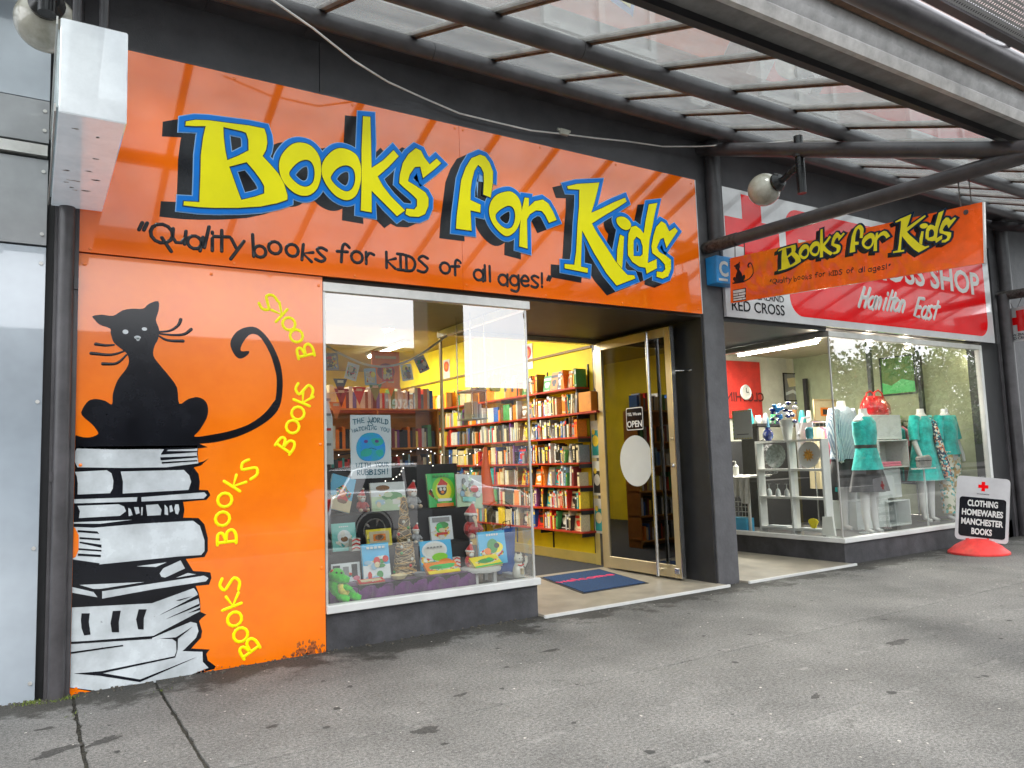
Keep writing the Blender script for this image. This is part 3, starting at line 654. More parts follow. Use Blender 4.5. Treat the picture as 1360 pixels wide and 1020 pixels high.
def shrinkok(l): 
    return abs(area(l)) > .0006
def logo(fr, parent, k=1.0, f=lambda p: p, lift=1.0, mats=(BLACKP, LBLUE, BLUE, NAVY, YEL)):
    for i, (nm, ls) in enumerate(LOGO):
        e = i*.00022*lift
        def L_(d, dx=0, dz=0):
            out = [grow(ls[0], d)] + [g for g in (grow(h_, d, True) for h_ in ls[1:]) if area(g) > .0012]
            return [[f((x+dx, z+dz)) for x, z in l] for l in out]
        poly(fr, L_(.042, -.105, -.055), .0003*lift+e, .0006, 'letter_shadow', mats[0], parent)
        poly(fr, L_(.050), .0040*lift+e, .0006, 'letter_edge', mats[1], parent)
        poly(fr, L_(.043), .0078*lift+e, .0006, 'letter_outline', mats[2], parent)
        poly(fr, L_(.007), .0112*lift+e, .0006, 'letter_rim', mats[3], parent)
        poly(fr, L_(0), .0146*lift+e, .0010, 'letter', mats[4], parent)
logo(FS, SG)
# tagline, brushed by hand: glyph, photo position of its middle, relative size, lean
TAG = [('"',(187,300),1,0),('Q',(214.5,312),1.05,-.1),('u',(237.5,314),1,-.1),('a',(258.5,321),1,-.15),('l',(274.5,315),1,-.2),('i',(282,321),1,0),('t',(294.5,321),1.05,0),('y',(313,332),1,-.15),
       ('b',(344,327),1,.05),('o',(365,329),1,0),('o',(388,332.5),1,0),('k',(407.5,336),1,-.1),('s',(426,338),1,-.1),
       ('f',(456,337.5),1,-.05),('o',(474,341.5),1,0),('r',(490,343),1,0),('K',(518,346),.95,0),('I',(532,348),1,0),('D',(544.5,350),1,0),('S',(561.5,350.5),1,0),
       ('o',(591,356),1,0),('f',(606,356.5),.9,0),('a',(635.5,364.5),1,0),('l',(644,362.5),.85,0),('l',(650.5,363.5),.85,0),('a',(668,371),1,0),('g',(683,376),1,0),('e',(697,373),1,0),('s',(710,374),1,0),('!',(719.5,372),.85,0),('"',(728,369),.8,-.1)]
MID = {'"':1.45,'Q':.5,'l':.85,'i':.7,'t':.7,'y':.2,'b':.85,'k':.65,'f':.7,'K':.7,'I':.7,'D':.7,'S':.7,'!':.8,'g':.2}
tg = MB(); TAGW = []
for i, (c, (px, py), s, rot) in enumerate(TAG):
    x, z = fa(px, py); u = .092*s; m_ = MID.get(c, .5)*u
    TAGW.append((c, x + m_*math.sin(rot), z - m_*math.cos(rot), u, rot))
    mb = MB(); glyph(mb, FS, c, x + m_*math.sin(rot), z - m_*math.cos(rot), u, .0125, rot)
    mb.obj('tagline_letter', BLACKP, SG)
sw = MB()
for x, z in [(.3, 2.80), (.3, 4.17), (1.2, 2.80), (1.2, 4.18), (2.1, 2.80), (2.1, 4.18), (jx-.04, 4.18), (jx+.04, 4.18), (jx-.04, 3.0), (jx+.03, 2.82), (3.9, 4.18), (4.8, 4.18), (5.82, 4.16), (5.82, 2.82), (4.8, 2.8), (3.9, 2.8)]:
    sw.lathe([(.011, 0), (.010, .004), (.004, .006)], (x, -.035, z), 8, R=align((0, -1, 0)))
o = sw.obj('screw_heads', ORANGE2, SG); o['kind'] = 'stuff'

# ================================================================== CAT MURAL PANEL
MU = T('mural_panel', 'orange wall panel painted with a black cat sitting on a stack of books', 'sign', (1, -.02, 0))
YM = -.018
def fm(px, py): q = atY(px, py, YM); return (q.x, q.z)
def tm(pts, ox, oy, s): return [fm(ox+x/s, oy+y/s) for x, y in pts]
FM = F((0, YM, 0), (1, 0, 0), (0, 0, 1))
MB().prism([(.238, YM, -.046), (1.848, YM, -.046), (1.848, YM, 2.768), (.238, YM, 2.768)], (0, .017, 0)).obj('mural_board', ORANGE2, MU)
s4 = 4.0
def clipx(l, x0=.2395): return [(max(x, x0), z) for x, z in l]
base_l = [(60,60),(1040,60),(1035,120),(1040,195),(1080,185),(1118,162),(1060,215),(1005,232),(1040,280),(1050,340),(1045,400),(1110,402),(1130,440),(1100,475),(925,490),(935,550),(925,610),(1040,612),(1085,660),(1110,760),(1110,860),(1085,905),(945,920),(1000,1010),(1090,1016),(1130,1022),(1138,1063),(1120,1113),(1020,1123),(1040,1173),(1052,1233),(1055,1318),(1100,1338),(1060,1368),(1045,1388),(1068,1463),(1060,1513),(985,1593),(1125,1601),(1100,1633),(1110,1683),(1170,1728),(1160,1748),(1100,1763),(1020,1803),(450,1930),(360,1935),(62,1893)]
s567 = 1360/240
poly(FM, [clipx(tm(base_l, 80, 580, s567))], .0006, .0006, 'painted_book_stack', BLACKP, MU)
cat = [(132,160),(180,152),(240,158),(290,130),(340,120),(400,120),(430,95),(480,80),(482,130),(468,180),(485,230),(480,280),(460,320),(455,370),(490,420),(540,480),(580,540),(592,625),(640,600),(690,590),(730,610),(745,650),(738,700),(700,765),(672,800),(760,790),(860,770),(960,735),(1040,680),(1090,620),(1105,590),(1110,500),(1100,440),(1075,360),(1030,280),(995,255),(960,262),(925,310),(920,345),(962,345),(955,365),(920,385),(890,370),(865,320),(870,280),(900,240),(950,218),(1000,220),(1050,260),(1090,320),(1125,400),(1140,480),(1140,560),(1125,640),(1080,700),(1000,755),(900,800),(780,830),(700,838),(695,862),(30,862),(30,795),(80,803),(120,803),(155,790),(160,775),(130,735),(75,685),(80,650),(110,610),(150,600),(200,610),(235,628),(240,570),(265,500),(310,440),(325,400),(315,360),(280,330),(245,300),(228,250),(225,225),(170,205),(145,180)]
CAT_PX = cat
poly(FM, [clipx(tm(smooth(cat, 3), 90, 380, s4))], .0014, .0006, 'painted_cat', BLACKP, MU)
eb = MB()
CATW = [(306,243,3.6,3.2),(407,228,3.4,2.4),(370,273,4.2,2.6),(372,283,2.2,2.2)]
for (x, y, a, b_) in CATW:
    cx, cz = fm(90+x/4, 380+y/4); poly(FM, [ell(cx, cz, a*.0048, b_*.0048, 16)], .0022, .0006, 'painted_eye', MURALW, MU)
wk = MB()
WHK = [[(480,243),(540,238),(585,210),(600,178)],[(480,252),(560,260),(620,255),(655,230)],[(485,265),(530,288),(612,292)],[(245,312),(200,315),(150,308)],[(300,345),(230,365),(125,357)],[(312,365),(260,410),(187,413)]]
for w in WHK:
    l = smooth(tm(w, 90, 380, s4), 4, False); n_ = len(l); wk = MB(); stroke(wk, FM, l, [.006+.006*i/n_ for i in range(n_)] , .002, .12); wk.obj('painted_whisker', BLACKP, MU)
whites = [
 [(130,78),(105,110),(103,190),(130,230),(480,235),(800,230),(1040,200),(1028,130),(1035,66),(600,70),(160,75)],
 [(110,265),(350,252),(385,275),(400,330),(395,390),(375,425),(130,435),(132,350),(125,300)],
 [(455,262),(930,250),(970,290),(985,340),(965,400),(470,428),(472,340)], [(85,472),(580,455),(575,488),(85,503)],
 [(610,455),(1085,418),(1103,440),(1080,465),(612,488)], [(130,520),(440,508),(480,525),(495,560),(450,595),(140,612),(148,560)],
 [(512,535),(530,545),(545,590),(515,597)], [(555,530),(590,530),(597,575),(570,585)], [(610,530),(622,530),(618,590),(608,590)],
 [(645,515),(735,508),(762,550),(755,590),(655,595)], [(785,510),(808,535),(812,590),(785,585)], [(822,520),(838,515),(850,560),(825,570)],
 [(865,510),(890,508),(897,550),(885,585),(868,580),(858,540)], [(80,645),(540,625),(300,655),(80,655)],
 [(80,680),(250,685),(600,655),(1000,632),(1050,670),(1085,780),(1085,860),(1060,890),(900,900),(300,960),(80,925)],
 [(575,975),(800,945),(720,980)], [(905,930),(938,990),(790,1060),(760,1053),(748,1028),(775,990)],
 [(145,1115),(635,1093),(300,1145),(250,1145)], [(70,1133),(250,1168),(280,1208),(70,1175)],
 [(315,1163),(1080,1045),(1115,1063),(1095,1088),(700,1148),(315,1218)], [(870,1061),(960,1025),(1020,1035)],
 [(60,1288),(690,1253),(1005,1138),(1030,1173),(1050,1263),(1052,1313),(700,1498),(500,1513),(60,1548)],
 [(60,1561),(690,1515),(980,1393),(1025,1403),(1040,1463),(1020,1513),(920,1613),(1070,1618),(1072,1693),(1115,1738),(950,1803),(440,1931),(60,1888)]]
for i, w in enumerate(whites): poly(FM, [clipx(tm(w, 80, 580, s567))], .0014+i*.0001, .0006, 'painted_book', MURALW, MU)
blacks = [[(757,132),(787,85),(1012,78),(1012,90),(810,97),(800,108),(1030,108),(1030,116),(760,135)],[(753,155),(1028,145),(1028,155),(755,178)],[(762,190),(1030,176),(1030,184),(765,203)],
 [(130,702),(278,712),(292,730),(130,718)],[(145,755),(300,765),(300,780),(145,770)],[(145,788),(310,812),(310,835),(145,800)],[(138,838),(310,852),(310,864),(138,852)],[(132,878),(305,888),(305,905),(132,896)],[(60,925),(130,928),(300,952),(280,965),(60,955)],
 [(160,1328),(222,1328),(215,1393),(228,1488),(180,1495),(160,1440),(155,1380)],[(395,1311),(455,1308),(440,1393),(442,1471),(388,1471),(378,1403)],[(590,1298),(650,1298),(628,1363),(627,1450),(585,1448),(570,1373)],
 [(740,1345),(1035,1188),(1045,1213),(850,1293)],[(790,1373),(1050,1253),(1045,1273)],[(960,1328),(1050,1285),(1052,1303)],[(870,1231),(1000,1198),(900,1233)],
 [(100,1781),(310,1763),(860,1650),(875,1610),(870,1540),(840,1520),(740,1518),(870,1508),(995,1428),(885,1520),(882,1600),(865,1660),(320,1778),(600,1825),(1030,1655),(600,1845),(300,1798)],
 [(60,1622),(470,1565),(475,1575),(60,1636)],[(60,1545),(690,1508),(690,1520),(60,1562)]]
for i, w in enumerate(blacks): poly(FM, [clipx(tm(w, 80, 580, s567))], .0042+i*.0001, .0006, 'painted_line', BLACKP, MU)
for w in ([(60,680),(112,688),(138,740),(138,850),(115,905),(60,918)], [(60,1923),(280,1953),(200,1990),(60,2010)]):
    l = [(x, max(z, -.044)) for x, z in clipx(tm(w, 80, 580, s567))]
    poly(FM, [l], .0064, .0006, 'painted_patch', ORANGE2, MU)
YB = [('B',(405,466),0),('O',(394,446),0),('O',(384,430),0),('K',(370,415),0),('S',(356,402),0),
      ('B',(380,590),1),('O',(389,567),1),('O',(396,549),1),('K',(403,530),1),('S',(404,518),1),
      ('B',(301,713),2),('O',(296,689),2),('O',(299,664),2),('K',(312,641),2),('S',(331,623),2),
      ('B',(330,860),3),('O',(320,843),3),('O',(312,822),3),('K',(307,800),3),('S',(305,776),3)]
ROT = {0: 132, 1: 62, 2: 75, 3: 105}
FINE = {('K',2): 55, ('S',2): 45, ('B',2): 92, ('O',2): 88, ('B',3): 120, ('S',3): 92, ('B',0): 105, ('O',0): 118, ('S',0): 140, ('K',0): 140, ('S',1): 85, ('K',1): 68, ('B',1): 55}
for c, (px, py), w in YB:
    x, z = fm(px, py); a = math.radians(FINE.get((c, w), ROT[w])); u = .088 if c in 'BKS' else .082; m_ = .7*u
    mb = MB(); glyph(mb, FM, c if c != 'O' else 'o', x + (m_ if c != 'O' else .5*u*1.1)*math.sin(a), z - (m_ if c != 'O' else .5*u*1.1)*math.cos(a), u*(1.15 if c == 'O' else 1), .0105, a, h=.002)
    mb.obj('painted_letter', YEL, MU)
rs = MB(); rr = random.Random(2)
for k in range(90):
    cx = 1.72 + rr.gauss(0, .06); cz = .0 + abs(rr.gauss(0, .05)); s_ = rr.uniform(.003, .014)
    if cx > 1.838 or cz > .3: continue
    rs.add([(cx+s_*math.cos(2*PI*q/7)*rr.uniform(.5, 1.3), YM-.0005-k*.00002, cz+s_*math.sin(2*PI*q/7)*rr.uniform(.6, 1.9)) for q in range(7)], [tuple(range(7))])
for k in range(60):
    cx = rr.uniform(.9, 1.8); cz = -.035 + abs(rr.gauss(0, .03)); s_ = rr.uniform(.002, .008)
    rs.add([(cx+s_*math.cos(2*PI*q/7)*rr.uniform(.5, 1.3), YM-.0075-k*.00002, cz+s_*math.sin(2*PI*q/7)*rr.uniform(.6, 1.6)) for q in range(7)], [tuple(range(7))])
o = rs.obj('rust_stains', M('rust_stain', (.38, .09, .012), .8, var=.5, scale=60), MU); o['kind'] = 'stuff'
sw = MB()
for x, z in [(.27, 2.70), (.27, 1.4), (1.05, 2.71), (1.82, 2.70), (1.82, 1.5), (1.82, .6), (.27, .03), (1.1, .02)]:
    sw.lathe([(.012, 0), (.011, .004), (.004, .006)], (x, YM, z), 8, R=align((0, -1, 0)))
o = sw.obj('screw_heads', ORANGE2, MU); o['kind'] = 'stuff'

# ================================================================== LIGHT BOX, GLOBES, CABLE, BLUE BOX
LB = T('light_box_sign', 'white projecting light box sign at the top left corner', 'sign', (.2, -.8, 3.05))
box(.075, .365, -1.546, -.05, 3.05, 3.522).obj('casing', M('white_dirty_casing', (.75, .76, .76), .12, var=.08, scale=5, coat=1, ior=1.8, emit=(.75, .88, 1.0), es=.10), LB, bevel=.006)  # faint emission added to brighten the dull white casing
MB().box(.066, .074, -1.50, -.1, 3.09, 3.48).obj('face_panel', M('translucent_face', (.55, .62, .62), .2), LB)
MB().box(.058, .0655, -1.546, -.05, 3.05, 3.088).box(.058, .0655, -1.546, -.05, 3.483, 3.522).obj('face_frame', ALU, LB)
for hx_ in (.15, .27): MB().tube([(hx_, -1.35, 3.52), (hx_, -1.35, 4.04)], .022, 10).obj('hanger', STEEL, LB)
mk = MB()
for i in range(12):
    x = random.uniform(.12, .29); y = random.choice([random.uniform(-1.4, -.2), random.uniform(-.55, -.3)]); l_ = random.uniform(.01, .05); n_ = 9
    mk.add([(x+l_*math.cos(2*PI*q/n_)*random.uniform(.5, 1.1), y+.012*math.sin(2*PI*q/n_)*random.uniform(.3, 1.2), 3.0492) for q in range(n_)], [tuple(range(n_))])
o = mk.obj('grime_streaks', M('grime', (.34, .31, .27), .8, var=.5, scale=40), LB); o['kind'] = 'stuff'
F2 = F((.0655, 0, 0), (0, -1, 0), (0, 0, 1))
BRA = M('black_bracket', (.012, .012, .013), .25, var=.1)
GLB = M('dirty_opal_globe', (.44, .42, .36), .22, var=.22, scale=5, coat=.8, col2=(.26, .25, .19))
def globe(cx, cy, cz, X, label, top):
    t = T('globe_lamp', label, 'lamp', (cx, cy, cz), 'globe lamps hung from the canopy pipes')
    MB().ball((cx, cy, cz), .158, 24, 16).obj('globe', GLB, t)
    MB().lathe([(.03, -.0), (.085, .005), (.09, .03), (.06, .075), (.035, .08)], (cx, cy-.135, cz+.02), 20, R=align((0, -1, .12))).obj('collar', BRA, t)
    MB().tube([(cx, cy-.2, cz+.02), (cx, cy-.32, cz+.07), (cx, cy-.405, cz+.1)], .03, 12).obj('arm', BRA, t)
    MB().tube([(cx, cy-.42, cz-.17), (cx, cy-.42, top)], .042, 14).obj('stem', BRA, t)
    MB().tube([(cx, cy-.42, top-.20), (cx, cy-.42, top-.16)], .056, 14).obj('clamp', STEEL, t)
    return t
globe(6.0, -.813, 3.871, 6.0, 'round frosted globe lamp hanging from the pipe beside the red cross sign', 4.25)
globe(.02, -.85, 3.84, 0.0, 'round white globe lamp half hidden behind the white light box', 4.25)
cb = T('cable', 'thin white cable looping along the grey wall above the orange sign', 'cable', (4, -.06, 4.3))
pts = [(350,-8,-.66),(415,36,-.60),(470,82,-.45),(515,108,-.2),(560,130,-.06),(610,150,-.06),(660,163,-.06),(705,173,-.06),(748,177,-.06),(790,184,-.06),(830,188,-.06),(880,194,-.06),(930,195,-.15),(975,192,-.45)]
W3 = [atY(*q) for q in pts] + [Vector((6.0, -.9, 4.31)), Vector((6.0, -1.2, 4.22))]
for i in range(1, len(W3)-2): W3[i] = W3[i] + Vector((0, 0, random.uniform(-.008, .008)))
MB().tube(W3, .0075, 6).obj('flex', M('white_flex', (.80, .79, .76), .4), cb)
j = atY(749, 176, -.07)
MB().box(j.x-.05, j.x+.05, -.09, -.05, j.z-.025, j.z+.03).tube([(j.x-.07, -.07, j.z+.02), (j.x+.07, -.07, j.z+.02)], .014, 8).obj('connector', M('clear_plastic', (.6, .6, .52), .2, coat=1), cb, bevel=.006)
bx = T('alarm_box', 'blue alarm box with a white letter C under the pipe at the pier', 'alarm box', (6.1, -.08, 3.11))
box(5.99, 6.33, -.16, -.005, 3.09, 3.385).obj('casing', M('blue_plastic', (.02, .26, .62), .4, var=.1), bx, bevel=.012, segs=2)
FB = F((5.989, 0, 0), (0, -1, 0), (0, 0, 1)); FB2 = F((0, -.161, 0), (1, 0, 0), (0, 0, 1))
text(FB2, 'C', 6.02, 3.17, .22, WHITE, bx, h=.001, bold=.03, sx=.9)
MB().box(6.01, 6.14, -.165, -.161, 3.115, 3.14).obj('label_strip', WHITE, bx)
MB().lathe([(.05, 0), (.045, .02), (.02, .03)], (6.26, -.16, 3.17), 16, R=align((0, -1, 0))).obj('strobe', M('amber_plastic', (.75, .25, .03), .2, coat=1), bx)
gr = MB()
for i in range(5): gr.box(6.18, 6.31, -.165, -.16, 3.26+i*.022, 3.268+i*.022)
gr.obj('vent_slots', DARK, bx)

# ================================================================== HANGING SIGN
HS = T('hanging_sign', 'narrow orange double sided bookshop sign hanging by chains from the pipe', 'sign', (6, -1.55, 2.9))
A0 = Vector((6.0, -.315, 2.842)); A1 = Vector((6.0, -2.75, 2.68)); u_ = (A1-A0).normalized(); v_ = Vector((0, u_.z, -u_.y)).normalized(); v_ = v_ if v_.z > 0 else -v_
FH = F(A0 + Vector((-.011, 0, 0)), u_, v_)
W_ = (A1-A0).length; H_ = .46
poly(FH, [rectl(0, W_, 0, H_)], -.02, .02, 'board', M('orange_weathered', (.88, .105, .002), .25, var=.10, scale=6, coat=1, ior=1.5), HS)
poly(FH, [rectl(W_+.001, W_+.012, 0, H_)], -.021, .022, 'edge_trim', WHITE, HS)
def hl(p):   # front sign coordinates to hanging sign coordinates
    return ((p[0]-.93)*.352 + .62, (p[1]-3.02)*.325 + .185 )
logo(FH, HS, f=hl, lift=.4, mats=(MATS['black_print'], NAVY, NAVY, NAVY, M('faded_yellow', (.78, .70, .02), .35, var=.08)))
mb = MB()
for c, x, z, u, rot in TAGW:
    mb = MB(); a, b_ = hl((x, z)); glyph(mb, FH, c, (x-.49)*.36+.46, b_-.045+.012*(x-3)*-1, u*.31, .0042, rot, h=.001); mb.obj('tagline_letter', BLACKP, HS)
def hc(p):   # cat mural to the little cat on the sign
    return ((p[0]-.24)*.205 + .03, (p[1]-1.1)*.215 + .105)
catw = clipx(tm(smooth(cat, 2), 90, 380, s4), .24)
poly(FH, [[hc(p) for p in catw]], .001, .0008, 'printed_cat', BLACKP, HS)
poly(FH, [rectl(.035, .20, -.0+.01, .13)], .0006, .0006, 'printed_books', BLACKP, HS)
for i, (a, b_, c_, d_) in enumerate([(.04,.19,.095,.122),(.04,.10,.066,.088),(.108,.195,.066,.088),(.04,.185,.042,.058),(.04,.15,.018,.034),(.156,.195,.018,.034)]):
    poly(FH, [rectl(a, b_, c_, d_)], .0024, .0006, 'printed_book', MURALW, HS)
for (x, y) in ((.155, .355), (.18, .352)): pass
ch = MB()
for yy, n_ in ((-.40, 1), (-.52, 1), (-2.62, 1), (-2.70, 1)):
    s_ = (A0.y-yy)/(A0.y-A1.y); zt = 3.492 + yy*.0327 + .06; zb = A0.z + (A1.z-A0.z)*s_ + H_-.03
    ch = MB(); ch.tube([(6.0, yy, zb), (6.0, yy*.99-.02, zt)], .005, 6); ch.obj('chain', M('rusty_chain', (.10, .09, .08), .6, metal=.5), HS)
MB().lathe([(.02, 0), (.016, .006)], FH.p(W_-.12, H_-.05), 10, R=align(FH.n)).obj('eyelet', STEEL, HS)

# ================================================================== RED CROSS SHOP BUILDING
def prints(name, base, cols, scale):
    m = bpy.data.materials.new(name); m.use_nodes = True; n = m.node_tree.nodes; l = m.node_tree.links; b = n['Principled BSDF']
    g = n.new('ShaderNodeNewGeometry'); v = n.new('ShaderNodeTexVoronoi'); v.inputs['Scale'].default_value = scale; l.new(g.outputs['Position'], v.inputs['Vector'])
    s = n.new('ShaderNodeSeparateColor'); l.new(v.outputs['Color'], s.inputs[0]); r = n.new('ShaderNodeValToRGB'); r.color_ramp.interpolation = 'CONSTANT'
    r.color_ramp.elements[0].color = (*base, 1); r.color_ramp.elements[0].position = 0
    e1 = r.color_ramp.elements[1]; e1.position = .45; e1.color = (*cols[0], 1)
    for i, c in enumerate(cols[1:]): e = r.color_ramp.elements.new(.45 + .5*(i+1)/len(cols)); e.color = (*c, 1)
    l.new(s.outputs[0], r.inputs['Fac']); l.new(r.outputs['Color'], b.inputs['Base Color']); b.inputs['Roughness'].default_value = .85; MATS[name] = m; return m
RB = T('red_cross_building', 'grey shop building under the white and red charity shop sign', 'building', (9, .1, 0))
def RP(name, mb, m, **k): return mb.obj(name, m, RB, **k)
RP('cladding_panel', box(6.226, 9.0, .0, .1, 4.21, 5.15), GREY)
RP('cladding_panel', box(9.006, 12.0, .0, .1, 4.21, 5.15), GREY)
RP('upper_wall', box(6.23, 12.0, .1, .35, 2.78, 5.15), GREY)
RP('soffit', box(6.226, 7.99, .02, 2.0, 2.73, 2.778), DARK)
RP('plinth', box(8.0, 11.9, .0, .11, -.05, .24), MATS['plinth_grey'], bevel=.004)
RP('plinth', box(8.002, 8.11, .11, 2.0, -.05, .24), MATS['plinth_grey'])
RP('sill', box(7.975, 11.46, -.035, .06, .242, .296), WHITE, bevel=.005)
RP('sill', box(7.975, 8.05, .06, 2.0, .242, .296), WHITE, bevel=.005)
RP('head_rail', box(7.975, 11.46, -.02, .05, 2.66, 2.728), ALU, bevel=.004)
RP('head_rail', box(7.975, 8.045, .05, 2.0, 2.66, 2.728), ALU, bevel=.004)
RP('jamb', box(11.39, 11.455, -.02, .05, .298, 2.66), WHITE)
RP('corner_bead', box(7.998, 8.012, .006, .02, .296, 2.66), ALU)
RP('window_pane', box(8.014, 11.388, .008, .014, .296, 2.66), glass('side_street_glass', .10, (.98, .99, .98), 1.7))
RP('window_pane', box(8.004, 8.010, .024, 1.98, .296, 2.66), GLASSR)
RP('right_pier', box(11.47, 11.93, .0, .2, -.05, 2.778), DARK)
RP('right_pier', box(11.93, 12.0, -.02, .2, -.05, 2.775), STEEL)
RP('door_screen', box(6.24, 7.96, 2.0, 2.05, .02, 2.72), DGLASS)
RP('half_round_trim', MB().tube([(12.08, -.08, -.04), (12.08, -.08, 3.5)], .085, 16), STEEL)
RP('side_wall', box(12.0, 26, .02, .3, -.05, 5.2), MATS['pier_grey'])
# room
S('red_cross_floor', box(8.06, 11.9, .11, 3.5, .20, .245), M('dark_floor', (.05, .05, .05), .5))
S('red_cross_wall', box(6.3, 12.0, 3.5, 3.6, 0, 3.1), M('cream_wall', (.58, .57, .48), .7, var=.06))
S('red_cross_side_wall', box(11.9, 11.99, .2, 3.5, 0, 3.1), M('green_wall', (.36, .40, .25), .7, var=.08))
S('red_cross_ceiling', box(6.3, 12, .12, 3.6, 3.0, 3.06), M('cream_ceiling', (.60, .56, .42), .7, var=.05))
S('red_cross_party_wall', box(6.24, 6.3, 2.06, 3.6, 0, 3.1), MATS['cream_wall'])

def tube_light(x, y0, y1, z, w, label, room_z, tint=(1, .96, .88)):
    t = T('fluorescent_light', label, 'light', (x, (y0+y1)/2, z), None)
    box(x-.05, x+.05, y0-.03, y1+.03, z+.025, z+.07).obj('batten', WHITE, t)
    MB().tube([(x, y0, z+.002), (x, y1, z+.002)], .018, 10).obj('tube', emis('tube_glow_'+str(len(MATS)), tint, 14), t)
    if room_z > z+.1: MB().tube([(x, y0+.2, z+.07), (x, y0+.2, room_z)], .006, 6).tube([(x, y1-.2, z+.07), (x, y1-.2, room_z)], .006, 6).obj('rod', WHITE, t)
    ld = bpy.data.lights.new('tube_lamp', 'AREA'); ld.shape = 'RECTANGLE'; ld.size = .06; ld.size_y = abs(y1-y0); ld.energy = w; ld.color = tint
    lo = bpy.data.objects.new('tube_lamp', ld); COL.objects.link(lo); lo.parent = t; lo.location = (0, 0, -.019)
    return t
tube_light(8.85, .77, 2.11, 2.75, 42, 'long glowing fluorescent tube in the charity shop ceiling', 3.0)
tube_light(9.3, 2.0, 3.3, 2.93, 42, 'glowing fluorescent tube further back inside the charity shop', 3.0)
for i, (px, py) in enumerate([(1155, 452), (1205, 456), (1297, 464), (1099, 450)]):
    p = atY(px, py, .25)
    if i == 3: p.x = 8.13
    sl = T('spotlight', ['small warm spotlight above the red bag', 'small warm spotlight above the teal dress', 'small warm spotlight at the right end of the charity window', 'small warm spotlight in the glass corner of the charity window'][i], 'spotlight', (p.x, .25, 2.66), 'spotlights over the charity shop window')
    MB().lathe([(.02, .06), (.035, .05), (.04, 0)], (p.x, .25, 2.66), 12).obj('housing', WHITE, sl)
    MB().lathe([(.03, -.002), (.03, -.006)], (p.x, .25, 2.66), 12).obj('bulb', MATS.get('spot_glow') or emis('spot_glow', (1, .75, .35), 12), sl)
    ld = bpy.data.lights.new('spot_lamp', 'POINT'); ld.energy = 7; ld.color = (1, .86, .66); ld.shadow_soft_size = .03
    lo = bpy.data.objects.new('spot_lamp', ld); COL.objects.link(lo); lo.parent = sl; lo.location = (0, 0, -.06)

# ================================================================== RED CROSS SIGN
RS = T('red_cross_sign', 'white charity shop sign with a red cross and a red lettered panel', 'sign', (9, -.02, 2.78))
MB().box(6.237, 9.02, -.035, .0, 2.775, ZT).obj('sign_board', SIGNW, RS)
MB().box(9.022, 11.82, -.035, .0, 2.775, ZT).obj('sign_board', SIGNW, RS)
MB().box(6.237, 11.82, -.037, .0, ZT+.001, ZT+.012).obj('edge_trim', STEEL, RS)
xl, xr = fa(1046, 350)[0], fa(1310, 410)[0]; zt = fa(1110, 291)[1]; zb = fa(1180, 433)[1]
poly(FS, [rrect(xl, xr, zb, zt, .22, 8)], .0004, .0008, 'red_panel', RED, RS)
c0 = fa(1000, 312); hx = (fa(1036, 315)[0]-fa(965, 312)[0])/2; w3 = hx*.36
poly(FS, [[(c0[0]-w3, c0[1]-hx), (c0[0]+w3, c0[1]-hx), (c0[0]+w3, c0[1]-w3), (c0[0]+hx, c0[1]-w3), (c0[0]+hx, c0[1]+w3), (c0[0]+w3, c0[1]+w3), (c0[0]+w3, c0[1]+hx), (c0[0]-w3, c0[1]+hx), (c0[0]-w3, c0[1]+w3), (c0[0]-hx, c0[1]+w3), (c0[0]-hx, c0[1]-w3), (c0[0]-w3, c0[1]-w3)]], .0004, .0008, 'red_cross', RED, RS)
def fit(fr, s, x0, x1, z0, z1, m, parent, bold=.0, h=.002, capr=.729, **k):
    size = (z1-z0)/capr
    o = text(fr, s, 0, 0, size, m, None, h=h, bold=bold)
    me = o.data; me.transform(Matrix.Translation(o.location)); f_ = fr
    us = [(v.co - f_.o).dot(f_.u) for v in me.vertices]; a, b = min(us), max(us); sc_ = (x1-x0)/(b-a) if x1 is not None else k.get('sx', 1)
    for v in me.vertices:
        d = v.co - f_.o; x = d.dot(f_.u); y = d.dot(f_.v); n_ = d.dot(f_.n); v.co = f_.p(x0 + (x-a)*sc_, y + z0, n_)
    o.location = (0, 0, 0)
    if parent is not None: put(o, parent)
    else:
        c = sum((v.co for v in me.vertices), Vector())/len(me.vertices); me.transform(Matrix.Translation(-c)); o.location = c
    return sc_
z0, z1 = fa(1265, 386)[1], fa(1265, 356)[1]
xs0, xs1 = fa(1236, 380)[0], fa(1301, 385)[0]
fit(FS, 'SHOP', xs0, xs1, z0, z1, WHITE, RS, bold=.022)
wd = xs1-xs0
fit(FS, 'CROSS', fa(1228, 375)[0]-wd*1.22, fa(1228, 375)[0], z0, z1, WHITE, RS, bold=.022)
fit(FS, 'RED', xl+.22, xl+.22+wd*.74, z0, z1, WHITE, RS, bold=.022)
a, b = fa(976, 411), fa(1042, 416)
fit(FS, 'RED CROSS', fa(972, 411)[0], b[0], fa(1040, 419)[1], fa(1040, 405)[1], BLACKP, RS, bold=.008)
fit(FS, 'NEW ZEALAND', fa(975, 400)[0], b[0], fa(1040, 402)[1], fa(1040, 393)[1], BLACKP, RS)
h0, h1 = fa(1141, 404), fa(1246, 418); zz = (fa(1141, 409)[1]+h1[1])/2
def script_word(s, x, z, u, big):
    pos = x
    for i, c in enumerate(s):
        mb = MB(); uu = u*(1.15 if i == 0 else 1); glyph(mb, FS, c, pos, z, uu, .023 if i else .027, 0, .6, sx=.78 if i else .85)
        mb.obj('script_letter', WHITE, RS); pos += u*{'H': 1.15, 'm': 1.05, 'i': .55, 'l': .55, 't': .62, 'E': 1.0}.get(c, .82)
    return pos
u = .150
e_ = script_word('Hamilton', h0[0]+.05, fa(1190, 411)[1]-.02, u, 1)
